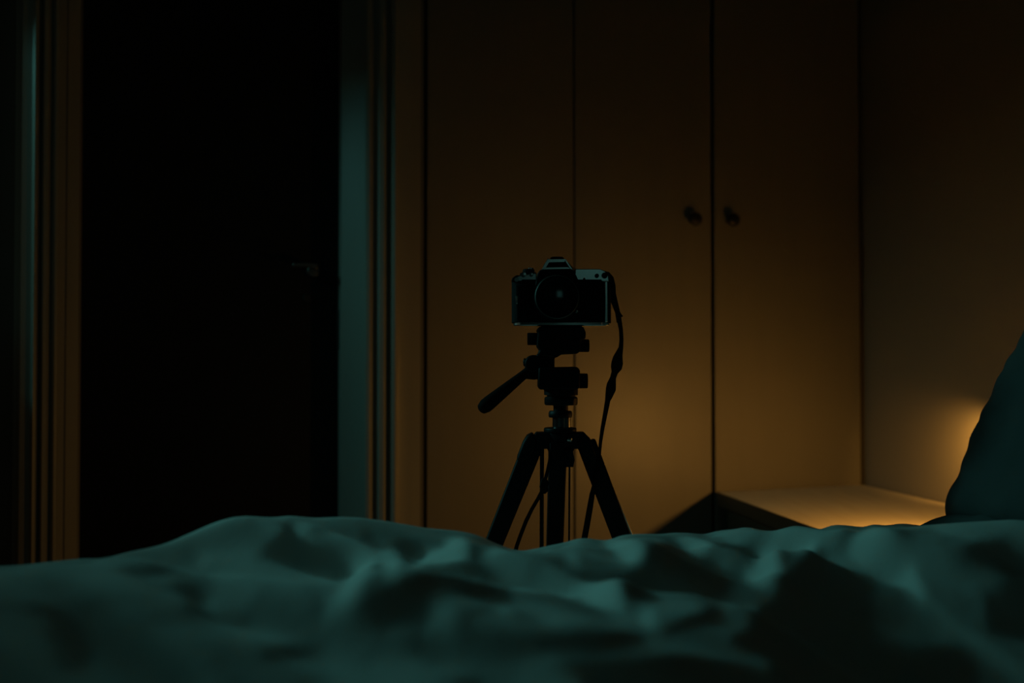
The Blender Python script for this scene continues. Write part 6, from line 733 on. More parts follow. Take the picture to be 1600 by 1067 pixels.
    (2542,-6,-8,-9,-11,-12,-15,-17,-19,-19,-20,-16,-10,-1,6,10,12,13,12,12,11,10,9,9,7,6,4,4,2,2,0,1,-1,0,-1,-1,0,-1,-1,-1,-2,-3,-2,-2,-3,-3,-4,-4,-4,-5,-4,-5,-4,-4,-3,-3,-2,-1,-1,0,1,5,8,9,9,11,11,12,14,19,21,22,23,25,27,27,29,28,27,23,13,8,4,4,4,5,6,8,12,14,16,17,18,17,15,16,19,20,18,15,11,9,4,-1,-2,0,4,9,11,15,22,24,16,12,17,19,16,7,1,-2,-5,-6,-8,-7,-7,-5,-10,-11,-9,-9,-8,2),
    (2540,-7,-8,-9,-12,-13,-15,-18,-19,-20,-18,-15,-7,1,8,11,12,13,12,11,11,10,9,8,7,5,4,4,2,1,1,-1,0,-1,0,-1,-1,0,-1,-2,-2,-3,-3,-3,-3,-4,-4,-4,-5,-4,-5,-4,-4,-3,-3,-2,-2,0,0,1,2,2,6,9,10,11,12,13,13,15,19,23,25,26,27,28,29,28,27,23,12,7,5,4,5,6,7,8,12,16,17,17,18,17,15,13,13,16,15,13,10,8,5,3,3,6,9,11,14,18,26,26,25,21,16,7,1,0,-1,-3,-4,-8,-7,-5,-5,-3,-7,-11,-10,-10,-10,-1),
    (2538,-7,-9,-10,-12,-14,-16,-18,-20,-19,-18,-12,-5,4,9,12,13,12,12,11,11,9,9,7,7,5,4,2,2,1,1,-1,0,-1,-1,0,-1,-1,-1,-1,-3,-3,-4,-4,-4,-4,-4,-5,-4,-5,-4,-4,-3,-3,-3,-1,-1,0,1,2,2,4,4,7,10,11,13,13,14,15,16,21,25,27,27,29,29,28,26,22,13,7,5,5,6,7,8,9,13,15,18,18,19,16,14,11,11,9,10,10,10,9,9,8,9,12,12,13,15,24,34,34,25,11,0,-2,-1,-4,-3,-4,-2,-5,-4,-4,-4,-3,-4,-8,-9,-11,-11,-3),
    (2536,-8,-9,-11,-12,-15,-17,-19,-19,-19,-17,-10,-1,6,10,12,13,12,12,11,10,9,9,7,6,4,4,2,2,0,1,-1,0,-1,-1,0,-1,-1,-1,-2,-2,-4,-4,-5,-6,-4,-5,-4,-5,-4,-4,-4,-3,-2,-2,0,-1,1,2,2,4,4,5,5,8,11,13,14,15,16,16,18,22,27,28,29,28,28,26,21,13,8,6,6,8,8,9,11,12,16,18,18,18,17,13,10,8,6,4,5,10,14,14,14,14,14,13,15,19,33,45,32,10,-6,-5,-5,-4,-5,-3,-2,-1,-3,-2,-3,-4,-4,-4,-5,-5,-8,-10,-5),
    (2533,-8,-9,-12,-13,-15,-18,-19,-20,-18,-15,-7,1,8,11,12,13,12,11,11,10,9,8,7,5,4,4,2,1,1,-1,0,-1,0,-1,-1,0,-1,-2,-2,-3,-3,-5,-5,-6,-7,-5,-4,-4,-4,-4,-3,-2,-2,-1,0,0,2,2,3,4,5,6,6,7,9,12,15,15,17,17,19,20,22,28,29,28,27,25,21,14,9,7,8,9,10,11,12,14,16,17,17,17,15,12,9,6,3,1,4,13,18,20,19,18,17,16,17,23,37,44,19,-4,-10,-9,-8,-5,-3,-2,-2,-2,-2,-2,-2,-3,-3,-4,-4,-1,-5,-10,-4),
    (2531,-9,-10,-12,-14,-16,-18,-20,-19,-18,-12,-5,4,9,12,13,12,12,11,11,9,9,7,7,5,4,2,2,1,1,-1,0,-1,-1,0,-1,-1,-1,-1,-3,-3,-4,-4,-6,-6,-7,-7,-5,-4,-3,-4,-2,-2,-1,0,1,1,2,3,4,5,6,6,7,8,8,10,13,16,17,19,19,21,21,22,27,28,27,24,21,15,11,9,9,10,11,13,15,15,17,17,16,14,13,10,7,5,2,2,8,16,26,29,28,26,21,18,15,17,25,30,6,-5,-8,-9,-8,-7,-6,-4,-2,-2,-2,-2,-2,-2,-3,-3,-2,0,0,-8,-5),
    (2528,-9,-11,-12,-15,-17,-19,-19,-19,-17,-10,-1,6,10,12,13,12,12,11,10,9,9,7,5,5,4,2,2,0,1,-1,0,-1,-1,0,-1,-1,-1,-2,-2,-4,-4,-5,-6,-6,-7,-7,-7,-4,-3,-3,-1,-1,-1,1,1,2,3,4,5,5,7,7,8,8,9,10,10,15,18,19,20,21,21,21,22,27,26,24,20,17,12,12,10,10,13,14,16,18,18,17,15,12,9,9,6,4,2,6,14,31,41,40,34,25,17,13,8,5,9,11,4,-2,-3,-7,-7,-8,-8,-7,-5,-3,-2,-2,-2,-2,-2,-2,-2,0,-1,-3,-2),
    (2525,-9,-12,-13,-15,-18,-19,-20,-18,-15,-7,1,8,11,12,13,12,11,11,10,9,8,7,5,4,4,2,1,1,-1,0,-1,0,-1,-1,0,-1,-2,-2,-3,-3,-5,-5,-6,-7,-7,-7,-6,-5,-3,-2,-1,-1,1,1,2,3,4,5,5,7,7,8,8,9,10,11,11,12,15,20,20,21,22,21,21,23,25,24,20,16,14,12,12,12,13,16,18,19,21,18,14,10,7,8,6,4,7,15,35,46,48,41,30,18,11,2,-3,-6,-3,0,-1,0,1,-1,-5,-8,-8,-8,-8,-6,-4,-3,-2,-2,-1,-2,-2,-1,-4,2,1),
    (2522,-10,-12,-14,-16,-18,-20,-19,-18,-12,-5,4,9,12,13,12,12,11,11,9,9,7,7,5,4,2,2,1,1,-1,0,-1,-1,0,-1,-1,-1,-1,-3,-3,-4,-4,-6,-6,-7,-7,-7,-6,-5,-4,-1,-1,1,1,2,3,3,5,6,6,7,8,9,9,10,11,11,12,13,13,17,20,22,21,22,22,22,23,23,19,15,14,13,13,14,15,18,18,21,22,23,20,14,10,6,7,7,13,29,45,53,47,35,19,11,-2,-6,-10,-12,-9,-8,-6,-2,1,1,-1,-3,-6,-9,-8,-8,-7,-5,-4,-2,-2,-2,-1,0,-5,0,5),
    (2519,-11,-12,-15,-17,-19,-19,-19,-17,-10,-1,6,10,12,13,12,12,11,10,9,9,7,5,5,4,2,2,0,1,-1,0,-1,-1,0,-1,-1,-1,-2,-2,-4,-4,-5,-6,-6,-7,-7,-7,-6,-4,-4,-2,1,1,2,2,4,5,5,7,7,8,9,9,11,10,12,12,13,13,14,15,18,21,22,22,22,23,23,20,18,14,14,13,14,16,16,19,20,21,23,23,22,18,17,15,13,11,18,36,50,49,36,21,8,-1,-4,-6,-8,-12,-12,-11,-10,-8,-3,0,1,1,-2,-5,-8,-9,-7,-8,-7,-4,-3,-2,-2,3,-3,-4,5),
    (2516,-12,-13,-15,-18,-19,-20,-18,-15,-7,1,8,11,12,13,12,11,11,10,9,8,7,5,4,4,2,1,1,-1,0,-1,0,-1,-1,0,-1,-2,-2,-3,-3,-5,-5,-6,-7,-7,-7,-6,-5,-5,-3,-1,0,2,3,4,4,6,7,7,8,9,10,10,11,12,12,13,13,15,15,15,17,20,21,23,23,22,21,18,16,14,12,14,14,16,18,19,21,22,22,23,21,19,18,18,22,21,29,43,41,32,24,12,2,-2,-4,-6,-3,-6,-11,-12,-12,-10,-9,-5,-1,0,1,0,-4,-8,-7,-8,-8,-7,-6,-4,-2,2,3,-7,2),
    (2512,-12,-14,-16,-18,-20,-19,-18,-12,-5,4,9,12,12,13,12,11,11,9,9,7,7,5,4,2,2,1,1,-1,0,-1,-1,0,-1,-1,-1,-1,-3,-3,-4,-4,-6,-6,-7,-7,-7,-6,-5,-4,-2,-1,1,3,3,5,6,6,8,8,9,10,10,11,12,13,13,13,15,15,15,17,18,19,22,21,22,20,18,16,14,12,13,13,15,16,19,20,23,22,23,22,20,20,19,23,27,31,39,35,27,22,17,8,1,-3,-4,-5,-6,0,-4,-9,-12,-12,-10,-10,-7,-3,0,1,0,-3,-5,-6,-9,-9,-8,-6,-5,-1,5,-5,-1),
    (2508,-12,-15,-17,-19,-19,-19,-16,-11,-1,6,10,12,13,12,12,11,10,9,9,7,5,5,4,2,2,0,1,-1,0,-1,-1,0,-1,-1,-1,-2,-2,-4,-4,-5,-6,-6,-7,-7,-7,-6,-4,-4,-2,0,2,3,6,5,7,7,9,9,10,11,11,12,12,14,13,15,15,15,16,17,17,20,21,20,19,18,15,14,12,12,13,14,16,18,19,23,23,24,23,21,20,20,24,29,34,39,31,24,19,15,11,7,1,-2,-3,-3,-6,-5,-3,-2,-6,-10,-12,-12,-11,-8,-5,0,1,1,-2,-4,-5,-10,-9,-8,-7,-5,1,-2,-1),
    (2504,-13,-15,-18,-19,-20,-18,-15,-7,1,8,11,12,13,12,11,11,10,9,8,7,5,4,4,2,1,1,-1,0,-1,0,-1,-1,0,-1,-2,-2,-3,-3,-5,-5,-6,-7,-7,-7,-6,-5,-5,-3,-1,0,3,4,6,9,7,9,9,10,11,11,13,12,13,14,14,15,15,16,16,16,16,19,19,19,17,15,13,12,11,12,14,16,18,20,21,23,25,24,23,21,21,25,30,35,40,31,22,18,13,10,8,5,2,-1,-3,-3,-4,-4,-9,-3,0,-2,-10,-12,-13,-11,-9,-5,-1,0,0,1,-3,-7,-10,-8,-8,-5,-1,-1,-2),
    (2500,-14,-16,-18,-20,-19,-18,-12,-5,4,9,12,12,13,12,11,11,9,9,7,7,5,4,2,2,1,1,-1,0,-1,-1,0,-1,-1,-1,-1,-3,-3,-4,-4,-6,-6,-7,-7,-7,-6,-5,-4,-2,-1,1,3,5,7,9,12,9,11,11,11,12,13,13,14,14,14,15,15,15,15,15,15,16,18,17,15,14,11,11,11,12,15,20,21,22,22,24,26,24,23,22,25,31,37,40,32,20,18,14,10,6,4,4,2,0,-1,-4,-4,-3,-8,-7,-3,0,-1,-7,-11,-13,-12,-9,-5,-3,0,1,1,-4,-8,-8,-8,-5,1,1,-4),
    (2496,-15,-17,-19,-19,-19,-16,-11,-1,6,10,12,13,12,12,11,10,9,9,7,5,5,4,2,2,0,1,-1,0,-1,-1,0,-1,-1,-1,-2,-2,-4,-4,-5,-6,-6,-7,-7,-7,-6,-4,-4,-2,0,2,3,6,8,10,13,14,11,12,12,12,14,13,14,15,14,15,14,14,14,13,13,15,16,15,13,12,11,10,11,12,16,22,27,24,25,25,27,24,23,24,30,39,41,33,20,18,15,11,6,3,3,3,2,1,-1,-2,-4,-3,-6,-10,-5,-4,-1,0,-3,-10,-12,-11,-10,-8,-3,0,1,-1,-5,-6,-7,-5,1,3,-1),
    (2491,-15,-18,-19,-20,-18,-15,-7,1,8,11,12,13,12,11,11,10,9,8,7,5,4,4,2,1,1,-1,0,-1,0,-1,-1,0,-1,-2,-2,-3,-3,-5,-5,-6,-7,-7,-6,-7,-5,-5,-3,-1,0,3,4,6,9,11,14,15,16,12,13,13,13,14,14,14,15,14,13,13,13,11,12,12,15,13,12,11,10,10,11,12,17,24,28,30,29,28,27,25,23,27,38,40,34,24,18,16,14,7,4,1,2,2,2,2,0,-2,-3,-3,-5,-10,-6,-5,-5,-3,1,-2,-9,-9,-10,-11,-8,-5,-2,-1,-2,-4,-4,-3,2,5,1),
    (2486,-16,-18,-20,-19,-18,-12,-5,4,9,12,12,13,12,11,11,9,9,7,7,5,4,2,2,1,1,-1,0,-1,-1,0,-1,-1,-1,-1,-3,-3,-4,-4,-6,-6,-7,-7,-7,-6,-5,-4,-2,-1,1,3,5,7,9,12,15,16,17,17,13,14,13,14,14,14,13,13,13,12,11,10,9,12,13,12,11,10,9,10,10,13,18,26,30,32,33,32,29,25,25,33,38,35,28,22,16,14,11,5,2,1,0,2,3,2,1,-1,-3,-3,-4,-10,-7,-5,-6,-5,-3,-1,-1,-6,-7,-9,-11,-9,-8,-5,-2,-2,-2,0,2,7,2),
    (2481,-17,-18,-20,-19,-16,-11,-1,6,10,12,13,12,12,11,10,9,9,7,5,5,4,2,2,0,1,-1,0,-1,-1,0,-1,-1,-1,-2,-2,-4,-4,-5,-6,-6,-7,-7,-7,-6,-4,-4,-2,0,2,3,6,8,10,13,15,16,18,19,18,13,14,13,13,14,12,13,11,11,9,8,8,10,12,11,10,10,9,10,10,13,20,28,32,33,35,36,31,27,30,33,33,30,27,21,15,11,8,3,2,0,1,2,3,2,2,-1,-2,-3,-4,-10,-7,-6,-5,-6,-5,-4,-2,1,-3,-8,-9,-10,-11,-9,-6,-6,-1,3,4,6,3),
    (2476,-18,-19,-20,-18,-15,-7,1,8,11,12,13,12,11,11,10,9,8,7,5,4,4,2,1,1,-1,0,-1,0,-1,-1,0,-1,-2,-2,-3,-3,-5,-5,-6,-7,-7,-6,-7,-5,-5,-3,-1,0,3,4,6,9,11,14,15,17,18,20,19,17,13,13,13,12,13,11,10,9,8,7,6,9,11,10,9,10,9,9,11,13,23,30,34,35,38,39,34,29,30,29,28,27,27,21,13,9,6,2,2,1,1,2,3,2,1,0,-1,-3,-3,-11,-7,-6,-6,-5,-6,-5,-5,-3,0,-1,-6,-8,-8,-13,-10,-9,-5,3,7,5,3),
    (2470,-18,-20,-19,-18,-12,-5,4,9,12,12,13,12,11,10,10,9,7,7,5,4,2,2,1,1,-1,0,-1,-1,0,-1,-1,-1,-1,-3,-3,-4,-4,-6,-6,-7,-7,-7,-6,-5,-4,-2,-1,1,3,5,7,9,12,15,16,17,19,19,19,19,16,12,13,11,11,11,9,7,7,5,5,8,10,9,9,9,9,10,11,15,25,33,35,39,41,42,35,28,26,24,25,26,27,22,13,7,4,2,2,2,3,2,2,1,0,0,-1,-2,-2,-10,-9,-6,-6,-6,-5,-6,-6,-5,-4,-1,1,-3,-6,-10,-12,-13,-8,0,6,3,4),
    (2464,-18,-20,-19,-16,-11,-1,6,10,12,13,12,12,11,10,9,8,8,5,5,4,2,2,0,1,-1,0,-1,-1,0,-1,-1,-1,-2,-2,-4,-4,-5,-6,-6,-7,-7,-7,-6,-4,-4,-2,0,2,3,6,8,10,13,15,16,18,19,19,19,19,17,15,11,11,11,9,7,7,4,4,5,7,8,9,9,9,9,10,12,17,28,34,39,41,45,43,33,24,22,22,23,26,28,23,12,6,3,3,4,4,4,3,0,0,-2,-1,-2,-2,-2,-7,-10,-8,-6,-6,-6,-5,-6,-6,-5,-5,-2,-1,-3,-3,-7,-13,-12,-4,2,2,4),
    (2458,-19,-20,-18,-15,-7,1,8,11,12,13,12,11,11,10,9,8,7,5,4,4,2,1,1,-1,0,-1,0,-1,-1,0,-1,-2,-2,-2,-4,-5,-5,-6,-7,-7,-6,-7,-5,-5,-3,-1,0,3,4,6,9,11,14,15,17,18,19,20,18,18,17,16,13,11,9,7,7,5,4,2,4,5,8,9,8,9,10,10,13,20,31,37,41,44,46,42,28,20,20,21,23,26,29,24,12,6,4,4,6,6,4,3,0,-2,-3,-4,-3,-3,-2,-2,-11,-10,-7,-7,-6,-6,-5,-6,-6,-5,-5,-4,-3,-1,0,-7,-11,-8,-2,-1,1),
    (2452,-20,-19,-18,-12,-5,4,9,12,12,13,12,11,10,10,9,7,7,5,4,2,2,1,1,-1,0,-1,-1,0,-1,-1,-1,-1,-3,-3,-4,-4,-6,-6,-7,-7,-7,-6,-5,-4,-2,-1,1,3,5,7,9,12,15,16,17,19,19,19,19,17,17,15,14,11,8,6,5,4,3,2,2,5,7,9,8,9,10,12,14,23,34,39,43,46,46,36,24,17,19,21,24,28,30,24,13,7,5,6,7,6,4,2,-1,-2,-3,-5,-4,-5,-4,-2,-8,-10,-9,-7,-7,-6,-6,-5,-6,-6,-5,-6,-5,-3,1,1,-6,-10,-3,-3,-1),
    (2446,-20,-19,-16,-11,-1,6,10,12,13,12,11,12,10,9,8,8,5,5,4,2,2,0,1,-1,0,-1,-1,0,-1,-1,-1,-2,-2,-4,-4,-5,-6,-6,-7,-7,-7,-6,-4,-4,-2,0,2,3,6,8,10,13,15,16,18,19,19,19,19,17,16,15,13,11,8,5,4,3,2,1,1,4,7,8,9,10,10,13,16,27,36,42,44,45,43,31,17,17,19,23,27,31,30,23,13,9,7,7,8,6,3,1,-1,-3,-3,-5,-6,-6,-5,-4,-5,-10,-9,-7,-7,-7,-7,-6,-5,-6,-6,-6,-5,-5,-3,0,0,-4,-3,-3,-3),
    (2439,-20,-18,-15,-7,1,8,11,12,13,12,11,11,10,9,8,7,5,4,4,2,1,1,-1,0,-1,0,-1,-1,0,-1,-2,-2,-2,-4,-5,-5,-6,-7,-7,-6,-7,-5,-5,-3,-1,0,3,4,6,9,11,14,15,17,18,19,20,18,18,17,16,14,13,10,7,5,3,2,1,0,1,3,7,8,9,11,11,15,18,29,40,42,44,44,40,23,14,15,22,27,31,31,30,23,14,10,8,9,8,5,3,0,-2,-4,-4,-5,-6,-6,-6,-6,-5,-7,-10,-8,-7,-7,-7,-7,-6,-5,-6,-6,-6,-5,-5,-5,-2,3,3,-2,-3),
    (2433,-20,-18,-12,-5,4,9,12,12,13,12,11,10,10,9,7,7,5,4,2,2,1,1,-1,0,-1,-1,0,-1,-1,-1,-1,-3,-3,-4,-4,-6,-6,-7,-7,-7,-6,-5,-4,-2,-1,1,3,5,7,9,12,14,17,17,19,19,19,18,18,17,15,14,11,10,6,4,2,1,1,0,0,3,6,8,10,11,13,16,21,33,40,43,43,41,35,20,10,16,26,31,32,32,29,23,16,11,10,9,8,4,1,-1,-3,-5,-5,-5,-5,-6,-6,-7,-5,-6,-9,-8,-8,-8,-7,-7,-6,-7,-5,-6,-6,-6,-5,-6,-5,2,4,3,1),
    (2426,-19,-16,-11,-1,6,10,12,12,13,11,11,11,9,8,8,5,5,4,2,2,0,1,-1,0,-1,-1,0,-1,-1,-1,-2,-2,-4,-4,-5,-6,-6,-7,-7,-7,-6,-4,-4,-2,0,2,3,6,8,10,13,15,16,18,19,19,19,18,18,16,15,13,11,8,6,3,1,1,-1,0,0,2,6,9,11,12,14,17,24,35,42,42,41,37,32,15,10,19,30,34,33,31,28,25,16,13,11,10,6,3,-1,-2,-4,-5,-5,-6,-5,-6,-6,-6,-7,-6,-6,-8,-8,-9,-8,-7,-7,-6,-7,-5,-6,-6,-6,-5,-4,-1,1,3,4),
    (2419,-18,-15,-7,1,8,11,12,13,12,11,11,10,9,8,7,5,4,4,2,1,1,-1,0,-1,0,-1,-1,0,-1,-2,-2,-2,-4,-5,-5,-6,-7,-7,-6,-7,-5,-5,-3,-1,0,3,4,6,9,11,14,15,17,18,19,20,18,18,17,16,14,13,10,7,5,3,1,-1,-2,-1,0,2,7,10,11,14,15,19,25,38,41,40,38,35,27,15,11,23,35,36,33,30,29,24,18,14,11,9,5,1,-2,-4,-5,-5,-5,-5,-7,-6,-6,-6,-6,-6,-7,-6,-8,-10,-8,-7,-7,-7,-7,-6,-6,-6,-5,-5,-3,-1,0,-1,2),
    (2413,-17,-13,-5,4,9,12,12,13,12,11,10,10,9,7,7,5,4,2,2,1,1,-1,0,-1,-1,0,-1,-1,-1,-1,-3,-3,-4,-4,-6,-6,-7,-7,-7,-6,-5,-4,-2,-1,1,3,5,7,9,12,14,17,17,19,19,19,18,18,17,15,14,11,10,6,4,2,0,-1,-2,-2,0,2,7,11,12,15,17,20,28,38,39,39,35,31,26,14,14,30,39,37,34,31,26,23,19,15,11,7,3,-2,-3,-5,-5,-6,-5,-5,-6,-6,-7,-6,-6,-6,-6,-7,-7,-10,-9,-8,-8,-7,-7,-7,-6,-5,-5,-4,-1,0,-1,-1,-1),
    (2407,-16,-11,-1,6,10,12,12,13,11,11,11,9,8,8,5,5,4,2,2,0,1,-1,0,-1,-1,0,-1,-1,-1,-2,-2,-4,-4,-5,-6,-6,-7,-7,-7,-6,-4,-4,-2,0,2,3,6,8,10,13,15,16,18,19,19,19,18,18,16,15,13,11,8,6,3,1,0,-1,-3,-2,-1,2,8,11,15,15,18,21,29,38,39,35,32,30,24,16,20,36,42,39,34,30,25,23,19,14,9,5,0,-3,-5,-5,-6,-5,-6,-5,-6,-6,-6,-7,-6,-6,-6,-7,-7,-9,-11,-9,-9,-8,-7,-7,-7,-5,-3,-1,0,0,-1,-1,-1),
    (2401,-15,-7,1,8,11,12,13,12,11,11,10,9,8,7,5,4,4,2,1,1,-1,0,-1,0,-1,-1,0,-1,-2,-2,-2,-4,-5,-5,-6,-7,-7,-6,-7,-5,-5,-3,-1,0,3,4,6,9,11,14,15,17,18,19,20,18,18,17,16,14,13,10,7,5,3,1,-1,-2,-3,-2,-2,3,8,13,15,17,19,21,31,37,35,34,30,28,25,19,27,41,45,41,33,29,25,22,17,12,8,1,-2,-4,-6,-6,-5,-6,-5,-6,-6,-6,-6,-7,-6,-7,-6,-6,-7,-9,-12,-12,-10,-9,-8,-7,-7,-4,-3,2,2,1,0,-1,-1),
    (2396,-13,-5,4,9,12,12,13,12,11,10,10,9,7,7,5,4,2,2,1,1,-1,0,-1,-1,0,-1,-1,-1,-1,-3,-3,-3,-5,-6,-6,-7,-7,-7,-6,-5,-4,-2,-1,1,3,5,7,9,12,14,17,17,19,19,19,18,18,17,15,14,11,10,6,4,2,0,-1,-2,-3,-2,-1,2,9,15,16,18,19,21,31,35,34,31,30,28,26,23,35,47,46,40,33,29,24,20,14,11,3,0,-4,-5,-6,-6,-6,-6,-5,-6,-7,-6,-6,-6,-6,-7,-6,-7,-7,-10,-13,-13,-13,-10,-9,-7,-6,-4,-2,4,4,2,2,0,0),
    (2391,-11,-1,6,10,12,12,13,11,11,11,9,8,8,5,5,4,2,2,0,1,-1,0,-1,-1,0,-1,-1,-1,-2,-2,-4,-4,-5,-6,-6,-7,-7,-7,-6,-4,-4,-2,0,2,3,6,8,10,13,15,16,18,19,19,19,18,18,16,15,13,11,8,6,3,1,0,-1,-3,-2,-2,-1,4,9,15,18,18,18,21,30,34,32,30,30,29,28,30,44,50,46,39,33,27,22,16,12,6,2,-1,-5,-6,-6,-6,-6,-6,-6,-6,-6,-7,-6,-5,-6,-7,-7,-8,-9,-10,-13,-15,-14,-12,-10,-7,-5,-3,0,4,5,3,4,2,0),
    (2386,-7,1,8,11,12,13,12,11,11,10,9,8,7,5,4,4,2,1,1,-1,0,-1,0,-1,-1,0,-1,-2,-2,-2,-4,-5,-5,-6,-7,-7,-6,-7,-5,-5,-3,-1,0,3,4,6,9,11,14,15,17,18,19,20,18,18,17,16,14,13,10,7,5,3,1,-1,-2,-3,-2,-2,1,5,12,14,17,18,18,21,29,32,31,30,30,32,32,37,51,52,46,37,32,24,19,12,7,4,0,-3,-4,-5,-6,-6,-6,-6,-6,-7,-6,-6,-7,-6,-6,-7,-8,-9,-10,-12,-13,-15,-15,-13,-9,-7,-5,-3,2,4,5,4,4,4,2),
    (2383,-5,4,9,12,12,13,12,11,10,10,9,7,7,5,4,2,2,1,1,-1,0,-1,-1,0,-1,-1,-1,-1,-3,-3,-3,-5,-6,-6,-7,-7,-7,-6,-5,-4,-2,-1,1,3,5,7,9,12,14,16,18,19,19,19,18,18,17,15,14,11,10,6,4,2,0,-1,-2,-3,-2,-1,2,8,12,15,16,17,17,19,29,31,30,31,33,36,36,46,55,53,44,36,29,21,14,7,4,0,-1,-3,-4,-4,-5,-6,-6,-6,-7,-7,-6,-7,-6,-7,-7,-7,-9,-10,-11,-12,-14,-14,-15,-12,-10,-7,-5,-3,3,4,4,5,5,4,3),
    (2380,-1,5,11,12,12,13,11,11,11,9,8,8,5,5,4,2,2,0,1,-1,0,-1,-1,0,-1,-1,-1,-2,-2,-4,-4,-5,-6,-6,-7,-7,-7,-6,-4,-4,-2,0,2,3,6,8,10,13,15,16,18,19,19,19,18,18,16,15,13,11,8,6,3,1,0,-1,-3,-2,-2,-1,4,9,14,16,16,15,15,18,27,30,32,33,37,39,44,53,57,52,42,34,25,16,9,3,0,-2,-3,-2,-4,-4,-4,-6,-6,-7,-6,-7,-8,-7,-6,-7,-8,-8,-9,-11,-11,-13,-13,-14,-13,-12,-10,-7,-4,-2,3,3,4,4,5,4,4),
    (2379,1,8,11,12,13,12,11,11,10,9,8,7,5,4,4,2,1,1,-1,0,-1,0,-1,-1,0,-1,-2,-2,-2,-4,-5,-5,-6,-7,-7,-6,-7,-5,-5,-3,-1,0,3,4,6,9,11,13,16,17,18,19,19,19,18,17,16,14,13,10,7,5,3,1,-1,-2,-3,-2,-2,1,5,11,15,16,16,14,12,15,28,31,32,37,41,45,51,59,59,49,39,30,20,10,5,-1,-2,-4,-4,-3,-4,-4,-4,-6,-6,-7,-7,-7,-7,-7,-8,-7,-8,-8,-10,-10,-12,-12,-12,-13,-13,-11,-10,-7,-5,0,3,3,3,4,4,4,5),
    (2378,4,9,12,12,13,11,12,10,10,9,7,7,5,4,2,2,1,1,-1,0,-1,-1,0,-1,-1,-1,-1,-3,-3,-3,-5,-6,-6,-7,-7,-7,-6,-5,-4,-2,-1,1,3,5,7,9,12,14,16,18,18,20,19,18,18,17,15,14,11,10,6,4,2,0,-1,-2,-3,-2,-1,2,8,12,15,16,16,13,12,12,26,32,36,41,46,51,59,63,58,46,36,23,14,5,-1,-3,-4,-5,-5,-4,-5,-4,-5,-5,-6,-7,-7,-7,-7,-7,-8,-7,-8,-9,-10,-10,-11,-11,-12,-12,-12,-11,-9,-7,-5,2,2,2,3,3,3,4,5),
    (2379,5,11,12,12,13,11,11,11,9,8,8,5,5,4,2,2,0,1,-1,0,-1,-1,0,-1,-1,-1,-2,-2,-4,-4,-5,-6,-6,-7,-7,-7,-6,-4,-4,-2,0,2,3,6,8,10,13,15,16,18,19,19,19,18,18,16,15,13,11,8,6,3,1,0,-1,-3,-2,-2,-1,4,9,14,16,16,15,12,11,14,22,34,39,47,51,60,65,65,54,43,28,17,8,0,-4,-5,-5,-6,-6,-6,-5,-5,-4,-6,-6,-6,-7,-7,-7,-8,-7,-8,-8,-9,-9,-10,-10,-11,-11,-11,-11,-10,-9,-7,-4,2,1,2,3,2,3,3,4),
    (2380,8,11,12,12,13,11,11,10,9,8,7,5,4,4,2,1,1,-1,0,-1,0,-1,-1,0,-1,-2,-2,-2,-4,-5,-5,-6,-7,-7,-6,-7,-5,-5,-3,-1,0,3,4,6,9,11,13,16,17,18,19,19,19,18,17,16,14,13,10,7,5,3,1,-1,-2,-3,-2,-2,1,5,11,15,16,16,14,12,11,17,24,31,44,52,59,67,69,64,52,34,22,9,2,-3,-6,-6,-7,-7,-7,-6,-5,-6,-5,-5,-6,-7,-6,-7,-8,-7,-7,-8,-8,-8,-10,-9,-10,-10,-11,-10,-10,-9,-8,-8,-2,1,1,2,2,2,2,3,3),
    (2382,9,12,12,13,11,12,10,10,9,7,7,5,4,2,2,1,1,-1,0,-1,-1,0,-1,-1,-1,-1,-3,-3,-3,-5,-6,-6,-7,-7,-7,-6,-5,-4,-2,-1,1,3,4,8,9,12,14,16,18,18,20,19,18,18,17,15,14,11,10,6,4,2,0,-1,-2,-3,-2,-1,2,8,12,15,16,16,13,12,12,19,26,35,45,60,65,76,72,61,42,27,12,4,-2,-6,-7,-8,-8,-7,-7,-6,-6,-6,-6,-5,-6,-7,-6,-7,-7,-7,-8,-7,-8,-9,-9,-9,-9,-10,-9,-10,-9,-8,-8,-7,-1,0,1,1,1,2,2,3,2),
    (2384,11,12,12,13,11,11,11,9,8,8,5,5,4,2,2,0,1,-1,0,-1,-1,0,-1,-1,-1,-2,-2,-4,-4,-5,-6,-6,-7,-7,-7,-6,-4,-4,-2,0,2,3,6,7,11,13,15,16,18,19,19,19,18,18,16,15,13,11,8,6,3,1,0,-1,-3,-2,-2,-1,4,9,14,16,16,15,12,11,14,22,29,37,52,67,74,83,71,52,34,15,6,-1,-6,-7,-8,-8,-9,-8,-7,-7,-6,-6,-6,-5,-7,-6,-6,-7,-7,-7,-8,-7,-8,-8,-9,-9,-9,-8,-9,-9,-8,-8,-7,-5,-1,-1,0,1,1,1,1,2,3),
    (2388,11,12,12,13,11,11,10,9,8,7,5,4,4,2,1,1,-1,0,-1,0,-1,-1,0,-1,-2,-2,-2,-4,-5,-5,-6,-7,-6,-7,-7,-5,-5,-3,-1,0,3,4,6,9,11,13,16,17,18,19,19,19,18,17,16,14,13,10,7,5,3,1,-1,-2,-3,-2,-2,1,5,11,15,16,16,14,12,11,17,24,31,42,56,73,91,89,64,41,19,7,0,-4,-7,-9,-8,-9,-9,-8,-8,-6,-7,-6,-6,-6,-6,-7,-6,-7,-7,-7,-7,-8,-8,-8,-8,-8,-8,-9,-8,-7,-8,-7,-7,-3,-1,-1,-1,0,1,0,1,2,2),
